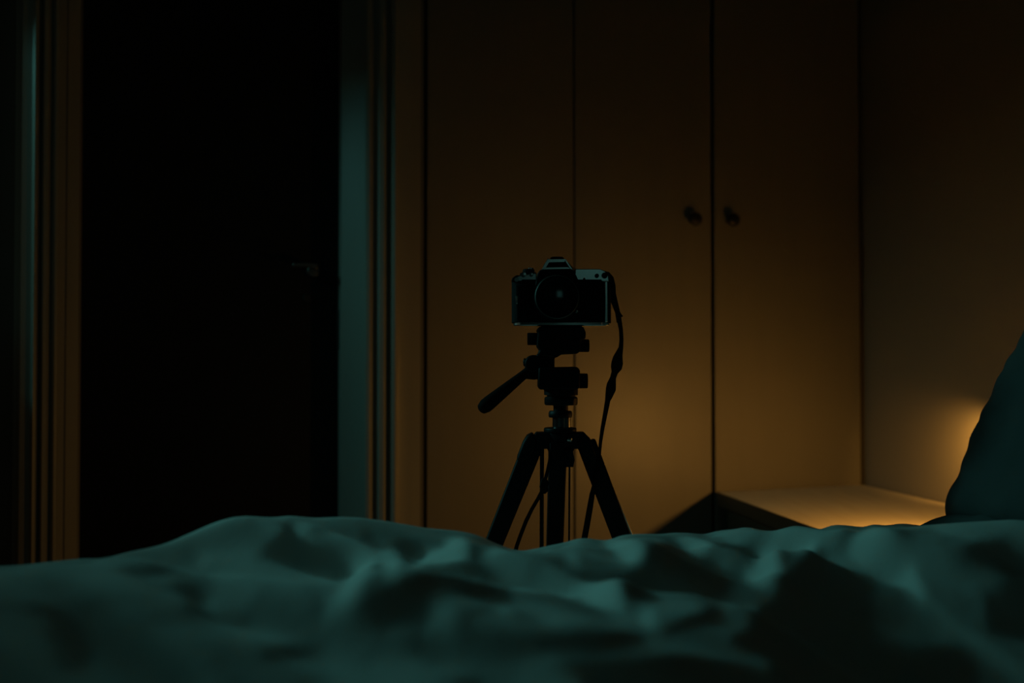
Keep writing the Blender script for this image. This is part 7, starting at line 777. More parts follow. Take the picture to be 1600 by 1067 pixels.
    (2391,12,12,13,11,12,10,10,9,7,7,5,4,2,2,1,1,-1,0,-1,-1,0,-1,-1,-1,-1,-3,-3,-3,-5,-6,-6,-7,-7,-7,-6,-5,-4,-2,-1,1,3,4,8,9,12,14,16,18,18,20,19,18,18,17,15,14,11,10,6,4,2,0,-1,-2,-3,-2,-1,2,8,12,15,16,16,13,12,12,19,26,35,45,64,74,102,103,52,22,9,1,-4,-6,-8,-9,-9,-9,-9,-8,-8,-7,-7,-6,-6,-6,-6,-7,-6,-7,-7,-7,-7,-8,-7,-8,-8,-8,-8,-7,-8,-7,-7,-6,-6,-2,-1,-1,-1,-1,0,0,1,1,1),
    (2395,12,12,13,11,11,11,9,8,8,5,5,4,2,2,0,1,-1,0,-1,-1,0,-1,-1,-1,-2,-2,-4,-4,-5,-6,-6,-7,-7,-7,-6,-4,-4,-2,0,2,3,6,7,11,13,14,17,18,19,19,19,18,18,16,15,13,11,8,6,3,1,0,-1,-3,-2,-2,-1,4,9,14,16,16,14,13,11,14,22,29,37,52,67,82,108,94,46,11,1,-3,-6,-7,-8,-10,-9,-9,-9,-8,-8,-7,-7,-6,-6,-7,-6,-7,-6,-7,-7,-7,-7,-7,-8,-7,-8,-7,-8,-7,-6,-7,-6,-6,-4,-1,-1,-2,-1,-1,0,-1,0,1,1),
    (2399,12,12,13,11,11,10,9,8,7,5,4,4,2,1,1,0,-1,-1,0,-1,-1,0,-1,-2,-2,-2,-4,-5,-5,-6,-7,-6,-7,-7,-5,-5,-3,-1,0,3,4,6,9,11,13,16,17,18,19,19,19,18,17,16,14,13,10,7,5,3,1,-1,-2,-3,-2,-2,1,5,11,15,16,16,14,12,11,17,24,31,42,56,72,92,107,79,36,5,-3,-4,-7,-8,-9,-9,-10,-9,-9,-8,-8,-7,-6,-7,-6,-7,-6,-7,-6,-7,-7,-7,-7,-7,-7,-8,-7,-7,-7,-7,-6,-6,-6,-5,-2,-1,-1,-1,-1,-1,-2,0,-1,0,1),
    (2403,12,13,11,12,10,10,9,7,7,5,4,2,2,1,1,-1,0,-1,-1,0,-1,-1,-1,-1,-3,-2,-4,-5,-6,-6,-7,-7,-7,-6,-5,-4,-2,-1,1,3,4,8,9,12,14,16,18,18,20,19,18,18,17,15,14,11,10,6,4,2,0,-1,-2,-3,-2,-1,2,8,12,15,16,16,13,12,12,19,26,35,45,63,75,101,104,65,20,2,-4,-6,-6,-9,-9,-9,-10,-9,-9,-8,-8,-7,-7,-7,-6,-7,-6,-7,-6,-7,-7,-7,-6,-8,-7,-7,-7,-7,-7,-6,-5,-6,-5,-5,-1,0,-1,-1,-1,-1,-1,-1,-1,-1,0),
    (2407,12,13,11,11,11,9,8,8,5,5,4,2,2,0,1,-1,0,-1,-1,0,-1,-1,-1,-2,-2,-4,-4,-5,-6,-6,-7,-7,-7,-6,-4,-4,-2,0,2,3,6,7,11,13,14,17,18,19,19,19,18,18,16,15,13,11,8,6,3,1,0,-1,-3,-2,-2,-1,4,9,14,15,17,14,13,11,14,22,29,37,52,67,82,107,95,46,14,-2,-5,-7,-7,-8,-9,-10,-9,-10,-9,-8,-8,-7,-7,-7,-6,-7,-7,-6,-7,-6,-7,-7,-7,-6,-7,-7,-7,-7,-7,-5,-6,-5,-5,-3,0,0,-1,-1,-1,-1,-1,-1,-1,-1,-1),
    (2411,12,13,11,11,10,9,8,7,5,4,4,2,1,1,0,-1,-1,0,-1,-1,0,-1,-2,-2,-2,-4,-5,-5,-6,-7,-6,-7,-7,-5,-5,-3,-1,0,3,4,6,9,11,13,16,17,18,19,19,19,18,17,16,14,13,10,7,5,3,1,-1,-2,-3,-2,-2,1,5,11,15,16,16,14,12,11,17,24,31,42,56,72,91,108,79,36,5,-3,-6,-7,-8,-8,-10,-9,-10,-9,-9,-8,-8,-7,-8,-6,-7,-7,-7,-6,-7,-6,-7,-6,-7,-7,-7,-6,-7,-7,-6,-6,-5,-5,-4,-2,0,0,0,-1,-1,0,-1,-1,-2,-1,-1),
    (2415,12,12,12,10,10,9,7,7,5,4,2,2,1,1,-1,0,-1,-1,0,-1,-1,-1,-1,-3,-2,-4,-5,-6,-6,-7,-7,-7,-6,-5,-4,-2,-1,1,3,4,8,9,12,14,16,18,18,19,20,18,18,16,16,14,11,10,6,4,2,0,-1,-2,-3,-2,-1,2,8,12,15,16,16,13,12,12,19,26,35,45,63,75,101,103,66,20,2,-4,-6,-7,-8,-9,-9,-10,-10,-9,-9,-8,-8,-8,-7,-7,-7,-6,-7,-7,-6,-7,-6,-7,-6,-7,-6,-7,-6,-6,-6,-6,-6,-4,-5,0,0,0,0,0,-1,0,-1,-1,-1,-1,-2),
    (2419,12,12,11,11,9,8,7,6,5,4,2,2,0,1,-1,0,-1,-1,0,-1,-1,-1,-2,-2,-4,-4,-5,-6,-6,-7,-7,-7,-6,-4,-4,-2,0,2,3,6,7,11,12,15,17,18,19,19,19,18,18,16,15,13,11,8,6,3,1,0,-1,-3,-2,-2,-1,4,9,14,15,17,14,13,11,14,22,29,37,52,67,82,107,95,46,14,-2,-5,-7,-7,-8,-9,-8,-10,-10,-9,-9,-9,-8,-7,-8,-7,-7,-7,-6,-7,-6,-7,-6,-7,-6,-6,-7,-6,-6,-6,-6,-5,-5,-5,-4,0,0,0,0,0,0,-1,0,-1,-1,-1,-1),
    (2423,12,12,11,10,9,8,7,5,4,4,2,1,1,0,-1,-1,0,-1,-1,0,-1,-2,-2,-2,-4,-5,-5,-6,-7,-6,-7,-7,-5,-5,-3,-1,0,3,4,6,9,11,13,16,17,18,19,19,19,18,17,16,14,13,10,7,5,3,1,-1,-2,-3,-2,-2,1,5,11,15,16,16,14,12,11,17,24,31,42,56,72,91,108,79,35,6,-3,-6,-7,-8,-8,-9,-8,-9,-10,-9,-10,-8,-8,-8,-7,-8,-7,-6,-7,-7,-6,-6,-7,-6,-6,-6,-6,-6,-6,-6,-5,-6,-5,-5,-2,-1,0,0,0,0,0,0,-1,0,-1,-1,-1),
    (2427,12,12,10,10,9,7,7,5,4,2,2,1,1,-1,0,-1,-1,0,-1,-1,-1,-1,-2,-3,-4,-5,-6,-6,-7,-7,-7,-6,-5,-4,-2,-1,1,3,4,8,9,12,14,16,18,18,19,20,18,18,16,16,14,11,9,7,4,2,0,-1,-2,-3,-2,-1,2,7,13,15,16,16,13,12,12,19,26,34,46,63,75,101,103,66,20,2,-4,-6,-7,-8,-9,-8,-9,-9,-9,-9,-9,-9,-8,-8,-8,-7,-7,-7,-6,-7,-6,-7,-6,-6,-6,-6,-6,-5,-6,-5,-6,-5,-5,-5,-1,-1,-1,0,0,0,0,0,0,0,-1,-1,-1),
    (2431,12,11,11,9,8,7,6,5,4,2,2,0,1,-1,0,-1,-1,0,-1,-1,-1,-2,-2,-4,-4,-5,-6,-6,-7,-7,-7,-6,-4,-4,-2,0,2,3,6,7,11,12,15,17,18,19,19,19,18,17,17,15,13,11,8,6,3,1,0,-1,-3,-2,-2,-1,4,9,14,15,17,14,13,11,14,22,29,37,52,67,82,107,94,47,14,-2,-5,-7,-7,-8,-9,-8,-9,-9,-8,-9,-9,-9,-8,-8,-8,-7,-7,-7,-7,-6,-7,-6,-6,-6,-6,-5,-6,-5,-6,-5,-5,-5,-4,-4,-2,-1,-1,0,-1,0,0,0,0,0,0,-1,-1),
    (2435,12,11,10,9,8,7,5,4,4,2,1,1,0,-1,-1,0,-1,-1,0,-1,-2,-2,-2,-4,-5,-5,-6,-7,-6,-7,-7,-5,-5,-3,-1,0,3,4,6,9,11,13,16,17,18,19,19,19,18,17,16,14,13,10,7,5,3,1,-1,-2,-3,-2,-2,1,5,11,15,16,16,14,12,11,17,24,30,43,56,72,91,108,79,35,6,-3,-6,-7,-8,-8,-9,-8,-9,-9,-8,-8,-8,-9,-8,-8,-8,-7,-8,-7,-6,-7,-6,-6,-6,-6,-6,-5,-6,-5,-5,-5,-5,-4,-5,-3,-1,-1,-2,-1,0,-1,0,0,0,0,0,0,-1),
    (2439,12,10,10,9,7,7,5,4,2,2,1,1,-1,0,-1,-1,0,-1,-1,-1,-1,-2,-3,-4,-5,-6,-6,-7,-7,-7,-6,-5,-4,-2,-1,1,3,4,8,9,12,14,16,18,18,19,20,18,18,16,16,14,11,9,7,4,2,0,-1,-2,-3,-2,-1,2,7,13,15,16,16,13,12,12,19,26,34,46,63,75,101,103,66,20,2,-4,-6,-7,-8,-9,-8,-9,-9,-9,-8,-8,-7,-8,-8,-9,-7,-8,-7,-7,-7,-6,-6,-7,-5,-6,-6,-5,-5,-5,-5,-5,-4,-5,-4,-2,-1,-2,-1,-1,-2,0,-1,0,0,0,0,0,0),
    (2443,11,11,9,8,7,6,5,4,2,2,0,1,-1,0,-1,-1,0,-1,-1,-1,-2,-2,-4,-4,-5,-6,-6,-7,-7,-7,-6,-4,-4,-2,0,2,3,6,7,11,12,15,17,18,19,19,19,18,17,17,15,13,11,8,6,3,1,0,-1,-3,-2,-2,-1,4,9,14,15,16,15,13,11,14,22,28,38,52,67,81,108,94,47,14,-2,-5,-7,-7,-8,-9,-8,-9,-9,-8,-9,-7,-8,-7,-7,-8,-8,-8,-7,-7,-7,-6,-6,-6,-6,-6,-5,-5,-5,-5,-5,-4,-5,-4,-4,-1,-2,-1,-2,-1,-1,-1,-1,-1,0,0,0,0,0),
    (2447,11,10,9,8,6,6,4,3,3,1,1,0,-1,-1,0,-1,-1,0,-1,-2,-2,-2,-4,-4,-6,-6,-6,-7,-7,-7,-5,-5,-3,-1,0,3,4,6,9,11,13,16,17,18,19,19,19,18,17,16,14,13,10,7,5,3,1,-1,-2,-3,-2,-2,1,5,11,15,16,16,14,12,11,17,24,30,43,56,72,91,108,78,36,6,-3,-6,-7,-8,-8,-9,-8,-9,-9,-8,-8,-8,-7,-7,-7,-7,-8,-8,-7,-7,-7,-6,-6,-6,-6,-5,-5,-5,-5,-5,-4,-5,-4,-4,-3,-1,-2,-2,-1,-1,-2,-1,-1,-1,-1,0,0,0,0),
    (2451,10,10,9,7,7,5,4,2,2,1,1,-1,0,-1,-1,0,-1,-1,-1,-1,-2,-3,-4,-5,-6,-6,-7,-7,-7,-6,-5,-4,-2,-1,1,3,4,8,9,12,14,16,18,18,19,20,18,18,16,16,14,11,9,7,4,2,0,-1,-2,-3,-2,-1,2,7,13,15,16,16,13,12,12,19,26,34,46,63,74,101,104,66,20,2,-4,-6,-7,-8,-9,-8,-9,-9,-9,-8,-8,-7,-8,-7,-6,-7,-6,-8,-7,-7,-7,-6,-6,-6,-6,-5,-5,-5,-5,-4,-5,-4,-4,-4,-2,-2,-1,-2,-1,-2,-1,-2,-1,-1,-1,-1,0,0,0),
    (2454,11,9,8,7,6,5,4,2,2,0,1,-1,0,-1,-1,0,-1,-1,-1,-2,-2,-4,-4,-5,-6,-6,-7,-7,-7,-6,-4,-4,-2,0,2,3,6,7,11,12,15,17,18,19,19,19,18,17,17,15,13,11,8,6,3,1,0,-1,-3,-2,-2,-1,4,9,14,15,16,15,13,11,14,22,28,37,53,66,82,107,95,46,15,-2,-5,-7,-7,-8,-9,-8,-9,-9,-8,-8,-8,-8,-7,-7,-6,-7,-6,-6,-7,-7,-7,-6,-6,-6,-6,-5,-5,-5,-4,-5,-4,-4,-4,-4,-1,-2,-2,-1,-2,-1,-2,-1,-2,-1,-1,-1,-1,0,0),
    (2458,10,9,8,6,6,4,3,3,1,1,0,-1,-1,0,-1,-1,0,-1,-2,-2,-2,-4,-4,-6,-6,-6,-7,-7,-7,-5,-5,-3,-1,0,3,4,6,9,11,13,16,17,18,19,19,19,18,17,16,14,13,10,7,5,3,1,-1,-2,-3,-2,-2,1,5,11,15,16,16,14,12,11,17,24,30,43,56,72,91,107,79,36,6,-3,-6,-7,-8,-8,-9,-8,-9,-9,-8,-8,-8,-7,-7,-7,-7,-6,-6,-5,-6,-7,-7,-6,-6,-6,-5,-5,-5,-5,-5,-4,-4,-4,-4,-3,-2,-1,-2,-1,-2,-2,-1,-2,-1,-1,-2,-1,-1,0,-1),
    (2461,10,9,7,7,5,3,3,2,1,1,-1,0,-1,-1,0,-1,-1,-1,-1,-2,-3,-4,-5,-6,-6,-7,-7,-7,-6,-5,-4,-2,-1,1,3,4,8,9,12,14,16,18,18,19,19,19,18,16,16,13,12,9,7,4,2,0,-1,-2,-3,-2,-1,2,7,13,15,16,16,13,11,13,19,26,34,46,63,74,101,104,65,21,2,-4,-6,-7,-8,-9,-8,-9,-9,-9,-8,-8,-7,-8,-6,-7,-7,-6,-6,-5,-5,-6,-6,-7,-6,-5,-6,-5,-4,-5,-5,-4,-4,-4,-4,-2,-2,-1,-2,-2,-1,-2,-1,-2,-1,-2,-1,-2,-1,-1,0),
    (2465,9,8,7,6,5,4,2,2,0,1,-1,0,-1,-1,0,-1,-1,-1,-2,-2,-4,-4,-5,-6,-6,-7,-7,-7,-6,-4,-4,-2,0,2,3,5,8,11,12,15,17,18,19,19,19,18,17,17,14,14,11,8,6,3,1,0,-1,-3,-2,-2,-1,4,9,14,15,16,15,13,11,14,22,28,37,53,66,82,107,95,46,15,-2,-5,-7,-7,-8,-9,-8,-9,-9,-8,-8,-8,-8,-7,-7,-6,-7,-6,-6,-5,-5,-5,-5,-6,-6,-5,-6,-5,-4,-5,-4,-5,-4,-4,-3,-2,-2,-2,-1,-2,-2,-1,-2,-1,-2,-1,-2,-1,-1,-2,-1),
    (2468,9,8,6,6,4,3,3,1,1,0,-1,-1,0,-1,-1,0,-1,-2,-2,-2,-4,-4,-6,-6,-6,-7,-7,-7,-5,-5,-3,-1,0,3,4,6,9,11,13,16,17,18,19,19,19,18,17,16,14,13,10,7,5,3,1,-1,-2,-3,-2,-2,1,5,11,15,16,16,14,12,11,17,24,30,43,56,71,91,108,79,36,6,-3,-6,-7,-8,-8,-8,-9,-9,-9,-8,-8,-8,-7,-7,-7,-7,-6,-6,-5,-6,-4,-5,-4,-5,-6,-5,-6,-5,-4,-5,-4,-4,-4,-4,-3,-2,-2,-2,-1,-2,-2,-1,-2,-2,-1,-2,-1,-2,-1,-1,-1),
    (2471,9,7,6,6,3,3,2,1,1,-1,0,-1,0,-1,-1,-1,-1,-1,-2,-3,-4,-5,-6,-6,-7,-7,-6,-7,-5,-4,-2,-1,1,3,4,7,10,12,14,16,18,18,19,19,19,18,16,16,13,12,9,7,4,2,0,-1,-2,-2,-3,-1,2,7,13,15,16,16,13,11,13,19,26,34,46,63,74,101,103,66,21,2,-4,-6,-7,-8,-9,-8,-9,-9,-9,-8,-8,-7,-8,-6,-7,-7,-6,-6,-5,-5,-5,-4,-5,-3,-5,-5,-5,-5,-5,-4,-4,-5,-3,-4,-3,-2,-2,-2,-2,-1,-2,-2,-1,-2,-1,-2,-1,-2,-1,-2,-1),
    (2474,8,7,6,5,4,2,2,0,1,-1,0,-1,-1,0,-1,-1,-1,-2,-2,-4,-4,-5,-6,-6,-7,-7,-7,-5,-5,-4,-2,0,2,3,5,8,11,12,15,17,18,18,20,19,18,17,17,14,13,12,8,6,3,1,0,-1,-3,-2,-2,-1,4,9,14,15,16,15,13,11,14,22,28,37,52,67,82,107,95,46,15,-2,-5,-7,-7,-8,-9,-8,-9,-9,-8,-8,-8,-8,-7,-7,-6,-7,-6,-5,-6,-5,-5,-4,-4,-3,-4,-4,-5,-5,-4,-4,-5,-4,-4,-3,-2,-3,-2,-2,-2,-1,-2,-2,-2,-1,-2,-1,-2,-1,-2,-1,-2),
    (2477,8,6,6,4,3,3,1,1,0,-1,-1,0,-1,-1,0,-1,-2,-2,-2,-4,-4,-6,-6,-6,-7,-7,-7,-5,-5,-3,-1,0,3,4,6,9,11,13,16,17,18,19,19,19,18,17,16,14,13,10,7,5,3,1,-1,-2,-3,-2,-2,1,5,11,15,16,16,14,12,11,17,24,30,42,56,72,91,108,79,36,6,-3,-6,-7,-8,-8,-8,-9,-9,-9,-8,-8,-8,-7,-7,-7,-7,-6,-6,-5,-6,-4,-5,-4,-4,-3,-4,-2,-4,-5,-4,-5,-4,-4,-4,-3,-2,-2,-2,-3,-2,-2,-1,-2,-2,-1,-2,-2,-1,-2,-1,-2,-1),
    (2480,7,6,6,3,3,2,1,1,-1,0,-1,0,-1,-1,-1,-1,-1,-2,-3,-4,-5,-6,-6,-7,-7,-6,-7,-5,-4,-2,-1,1,3,4,7,10,12,14,16,18,18,19,19,19,18,16,16,13,12,9,7,4,2,0,-1,-2,-2,-3,-1,2,7,13,15,16,16,13,11,13,19,26,34,46,62,75,101,103,66,21,2,-4,-6,-7,-8,-9,-8,-9,-9,-8,-9,-8,-7,-8,-6,-7,-7,-6,-6,-5,-5,-5,-4,-5,-3,-4,-2,-3,-2,-4,-4,-5,-4,-4,-4,-2,-3,-2,-2,-2,-3,-2,-1,-2,-2,-2,-1,-2,-2,-1,-2,-1,-1),
    (2482,7,6,5,4,2,2,0,1,-1,0,-1,-1,0,-1,-1,-1,-2,-2,-4,-4,-5,-6,-6,-7,-7,-7,-5,-5,-4,-2,0,2,3,5,8,11,12,15,17,18,18,20,19,18,17,17,14,13,11,9,6,3,1,0,-1,-3,-2,-2,-1,4,9,14,15,16,15,13,11,14,22,28,37,52,67,82,107,95,46,15,-2,-5,-6,-8,-8,-9,-8,-9,-9,-8,-8,-8,-8,-7,-7,-6,-7,-6,-5,-6,-5,-5,-4,-4,-3,-4,-2,-3,-2,-2,-3,-4,-5,-3,-4,-3,-2,-3,-2,-2,-2,-2,-2,-2,-2,-2,-2,-1,-2,-1,-2,-1,-2),
    (2485,6,6,4,3,3,1,1,0,-1,-1,0,-1,-1,0,-1,-2,-2,-2,-4,-4,-6,-6,-6,-7,-7,-7,-5,-5,-3,-1,0,2,5,6,9,11,13,16,17,18,19,19,19,18,17,16,14,12,10,8,5,3,1,-1,-2,-3,-2,-2,1,5,11,15,16,15,15,12,11,17,24,30,42,56,72,91,108,79,36,6,-3,-6,-7,-8,-8,-8,-9,-9,-9,-8,-8,-8,-7,-7,-7,-7,-6,-6,-5,-6,-4,-5,-4,-4,-3,-4,-2,-3,-2,-2,-1,-3,-4,-4,-3,-3,-3,-2,-3,-2,-2,-2,-2,-2,-2,-2,-2,-2,-1,-2,-1,-2,-1),
    (2487,6,6,3,3,2,1,1,-1,0,-1,0,-1,-1,-1,-1,-1,-2,-3,-4,-5,-6,-6,-7,-7,-6,-7,-5,-4,-2,-1,1,3,4,7,10,12,14,16,18,18,19,19,19,18,16,16,13,12,9,7,4,2,0,-1,-2,-2,-3,-1,2,7,13,15,16,16,13,11,13,19,26,34,45,63,75,100,104,66,21,2,-4,-6,-7,-8,-9,-8,-9,-9,-8,-9,-8,-7,-8,-6,-7,-7,-6,-6,-5,-5,-5,-4,-5,-3,-4,-2,-3,-2,-2,-2,-2,-1,-3,-4,-2,-3,-3,-3,-2,-2,-3,-2,-2,-2,-2,-2,-2,-2,-1,-2,-2,-1,-2),
    (2489,6,5,4,2,2,0,1,-1,0,-1,-1,0,-1,-1,-1,-2,-2,-4,-4,-5,-6,-6,-7,-7,-7,-5,-5,-4,-2,0,2,3,5,8,11,12,15,17,18,18,20,19,18,17,16,15,13,11,9,6,3,1,0,-1,-3,-2,-2,-1,4,9,14,15,16,15,13,11,14,22,28,37,52,67,81,107,96,46,15,-2,-5,-6,-8,-8,-9,-8,-9,-9,-8,-8,-8,-8,-7,-7,-6,-7,-6,-5,-6,-5,-5,-4,-4,-3,-4,-2,-3,-2,-2,-2,-1,-1,-1,-3,-3,-3,-2,-3,-3,-2,-2,-3,-2,-2,-2,-2,-2,-2,-2,-1,-2,-1,-2),
    (2491,6,4,3,3,1,1,0,-1,-1,0,-1,-1,0,-1,-2,-2,-2,-4,-4,-6,-6,-6,-7,-7,-7,-5,-5,-2,-2,0,2,5,6,9,11,13,15,18,18,19,19,19,18,17,16,14,12,10,8,5,3,1,-1,-2,-3,-2,-2,1,5,11,15,16,15,15,12,11,17,24,30,42,56,72,91,108,79,36,6,-3,-6,-7,-8,-8,-8,-9,-9,-9,-8,-8,-8,-7,-7,-7,-6,-7,-6,-5,-6,-4,-5,-4,-4,-3,-4,-2,-3,-2,-2,-1,-1,-2,-1,0,-2,-3,-3,-2,-3,-3,-2,-2,-3,-2,-2,-2,-2,-2,-2,-2,-1,-2,-1),
    (2493,6,3,3,2,1,1,-1,0,-1,0,-1,-1,-1,-1,-1,-2,-3,-4,-5,-6,-6,-7,-7,-6,-7,-5,-4,-2,-1,1,3,4,7,10,12,14,16,17,19,19,19,19,18,16,16,13,12,9,7,4,2,0,-1,-2,-2,-3,-1,2,7,13,15,16,16,13,11,13,19,26,34,45,63,75,100,104,66,21,2,-4,-6,-7,-8,-9,-8,-9,-9,-8,-9,-8,-7,-7,-7,-7,-7,-6,-6,-5,-5,-5,-4,-4,-4,-4,-2,-3,-2,-2,-2,-2,-1,-1,-1,0,0,-2,-3,-3,-2,-3,-3,-2,-2,-3,-2,-2,-2,-2,-2,-2,-1,-2,-2),
    (2495,5,4,2,2,0,1,-1,0,-1,-1,0,-1,-1,-1,-2,-2,-4,-4,-5,-6,-6,-7,-7,-7,-5,-5,-4,-2,0,2,3,5,8,11,12,15,17,18,18,20,19,18,17,16,15,13,11,9,6,3,1,0,-1,-3,-2,-2,-1,4,9,13,16,16,15,13,11,14,22,28,37,52,67,81,107,96,46,15,-2,-5,-6,-8,-8,-9,-8,-9,-9,-8,-8,-8,-8,-7,-7,-6,-7,-6,-5,-6,-5,-5,-4,-4,-3,-4,-2,-3,-2,-2,-2,-1,-1,-1,-1,0,0,0,-2,-3,-3,-2,-3,-2,-3,-2,-3,-2,-2,-2,-2,-2,-2,-1,-2),
    (2497,4,3,3,1,0,1,-1,-1,0,-1,-1,0,-1,-2,-2,-2,-4,-4,-6,-6,-6,-7,-7,-7,-5,-5,-2,-2,0,2,5,6,9,11,13,15,17,19,19,19,19,18,17,16,14,12,10,8,5,3,1,-1,-2,-3,-2,-2,1,5,11,15,16,15,15,12,11,16,24,31,42,56,72,90,108,80,36,6,-3,-6,-7,-7,-9,-8,-9,-9,-9,-8,-8,-8,-7,-7,-7,-6,-7,-6,-5,-6,-4,-5,-4,-4,-3,-4,-2,-3,-2,-2,-1,-1,-2,-1,0,0,0,0,0,-2,-3,-3,-2,-3,-2,-3,-2,-3,-2,-2,-2,-2,-2,-1,-2),
    (2499,3,3,2,1,1,-1,0,-1,0,-1,-1,-1,-1,-1,-2,-3,-4,-5,-6,-6,-7,-7,-6,-7,-5,-4,-2,-1,1,3,4,7,10,12,14,16,17,19,19,19,19,18,16,16,13,12,9,7,4,2,0,-1,-2,-2,-3,-1,2,7,13,15,16,15,14,11,12,20,26,34,45,63,74,101,104,66,21,2,-4,-6,-7,-8,-9,-8,-9,-9,-8,-9,-8,-7,-7,-7,-7,-7,-6,-6,-5,-5,-5,-4,-4,-4,-4,-2,-3,-2,-2,-2,-2,-1,-1,-1,0,0,0,0,0,0,-2,-3,-3,-2,-3,-2,-3,-2,-3,-2,-2,-2,-2,-2,-1),
    (2500,4,2,2,0,1,-1,0,-1,-1,0,-1,-1,-1,-2,-2,-4,-4,-5,-6,-6,-7,-7,-7,-5,-5,-4,-2,0,2,3,5,8,11,12,15,17,17,19,20,19,18,17,16,15,13,11,9,6,3,1,0,-1,-3,-2,-2,-1,4,9,13,16,16,15,13,11,14,22,28,37,52,66,82,107,95,47,15,-2,-5,-6,-8,-8,-8,-9,-9,-9,-8,-8,-8,-8,-7,-7,-6,-7,-6,-5,-6,-5,-5,-4,-4,-3,-4,-2,-3,-2,-2,-2,-1,-1,-1,-1,0,0,0,0,0,0,0,-2,-3,-3,-2,-3,-2,-3,-2,-2,-3,-2,-2,-2,-2),
    (2501,3,3,1,0,1,-1,-1,0,-1,-1,0,-1,-2,-2,-2,-4,-4,-6,-6,-6,-7,-7,-7,-5,-4,-3,-2,0,2,4,7,8,11,14,15,17,19,19,19,19,18,17,16,14,12,10,8,5,3,1,-1,-2,-3,-2,-2,1,5,11,15,16,15,15,12,11,16,24,31,42,56,72,90,108,80,36,6,-3,-6,-7,-7,-9,-8,-9,-9,-9,-8,-8,-8,-7,-7,-7,-6,-7,-6,-5,-6,-4,-5,-4,-4,-3,-4,-2,-3,-2,-2,-1,-1,-2,-1,0,0,0,0,0,0,0,0,0,-2,-3,-3,-2,-3,-2,-3,-2,-2,-3,-2,-2,-2),
    (2502,3,2,1,1,-1,0,-1,0,-1,-1,-1,-1,-1,-2,-3,-4,-5,-6,-6,-7,-7,-6,-7,-5,-4,-2,-1,1,3,4,7,10,12,14,16,17,19,19,19,19,17,17,15,14,12,9,7,4,2,0,-1,-2,-2,-3,-1,2,7,13,15,16,15,14,11,12,20,26,34,45,63,74,101,103,67,21,2,-4,-6,-7,-8,-9,-8,-9,-9,-8,-9,-8,-7,-7,-7,-7,-7,-6,-6,-5,-5,-5,-4,-4,-4,-4,-2,-3,-2,-2,-2,-2,-1,-1,-1,0,0,0,0,0,0,0,0,0,0,-2,-3,-3,-2,-3,-2,-3,-2,-2,-3,-2,-2),
    (2504,2,2,0,1,-1,0,-1,-1,0,-1,-1,-1,-2,-2,-4,-4,-5,-6,-6,-7,-7,-7,-5,-5,-4,-2,0,2,3,5,8,11,12,15,17,17,19,19,19,19,17,16,15,13,11,9,6,3,1,0,-1,-3,-2,-2,-1,4,9,13,16,16,15,13,11,14,22,28,37,52,66,82,107,95,47,15,-2,-5,-6,-8,-8,-8,-9,-9,-9,-8,-8,-8,-8,-7,-7,-6,-7,-6,-5,-6,-5,-5,-4,-4,-3,-4,-2,-3,-2,-2,-2,-1,-1,-1,-1,0,0,0,0,0,0,0,0,0,0,0,-2,-3,-3,-2,-3,-2,-3,-2,-2,-2,-3),
    (2504,3,1,0,1,-1,-1,0,-1,-1,0,-1,-2,-2,-2,-4,-4,-6,-6,-6,-7,-7,-7,-5,-4,-3,-2,0,2,4,7,8,11,14,15,17,19,19,19,19,18,17,16,14,12,10,8,5,3,1,-1,-2,-3,-2,-2,1,5,11,14,16,16,15,12,11,16,24,31,42,56,71,91,108,79,37,6,-3,-6,-7,-7,-9,-8,-9,-9,-9,-8,-8,-8,-7,-7,-7,-6,-7,-6,-5,-6,-4,-5,-4,-4,-3,-4,-2,-3,-2,-2,-1,-1,-2,-1,0,0,0,0,0,0,0,0,0,0,0,0,0,-2,-3,-3,-2,-3,-2,-3,-2,-2,-2),
    (2505,2,1,1,-1,0,-1,0,-1,-1,-1,-1,-1,-2,-3,-4,-5,-6,-6,-7,-7,-6,-7,-5,-4,-2,-1,1,3,4,7,10,12,14,16,17,19,19,19,19,17,17,15,14,12,9,7,4,2,0,-1,-2,-2,-3,-1,2,7,13,15,16,15,14,11,12,20,25,35,45,63,74,100,104,67,21,2,-4,-6,-7,-8,-9,-8,-9,-9,-8,-9,-8,-7,-7,-7,-7,-7,-6,-6,-5,-5,-5,-4,-4,-4,-3,-3,-3,-2,-2,-2,-2,-1,-1,-1,0,0,0,0,0,0,0,0,0,0,0,0,0,0,-2,-3,-3,-2,-3,-2,-3,-2,-2),
    (2506,2,0,1,-1,0,-1,-1,0,-1,-1,-1,-2,-2,-4,-4,-5,-6,-6,-7,-7,-7,-5,-5,-4,-2,0,2,3,5,8,11,12,15,17,17,19,19,19,19,17,16,15,13,11,9,6,3,1,0,-1,-3,-2,-2,-1,4,9,13,16,16,15,13,11,14,22,28,37,52,66,81,108,95,47,15,-2,-5,-6,-8,-8,-8,-9,-9,-9,-8,-8,-8,-8,-7,-7,-6,-7,-6,-5,-6,-5,-5,-4,-4,-3,-4,-2,-3,-2,-2,-2,-1,-1,-1,-1,0,0,0,0,0,0,0,0,0,0,0,0,0,0,0,-3,-2,-3,-2,-3,-2,-3,-2),
    (2507,1,0,1,-1,-1,0,-1,-1,0,-1,-2,-2,-2,-4,-4,-6,-6,-6,-7,-7,-7,-5,-4,-3,-2,0,2,4,7,8,11,14,15,17,19,19,19,19,18,17,15,15,12,10,8,5,3,1,-1,-2,-3,-2,-2,1,5,11,14,16,16,15,12,11,16,24,31,42,56,71,91,108,79,37,6,-3,-6,-7,-7,-9,-8,-9,-9,-9,-8,-8,-8,-7,-7,-7,-6,-7,-6,-5,-5,-5,-5,-4,-4,-3,-4,-2,-3,-2,-2,-1,-1,-2,-1,0,0,0,0,0,0,0,0,0,0,0,0,0,0,0,0,0,-3,-2,-3,-2,-3,-2,-3),
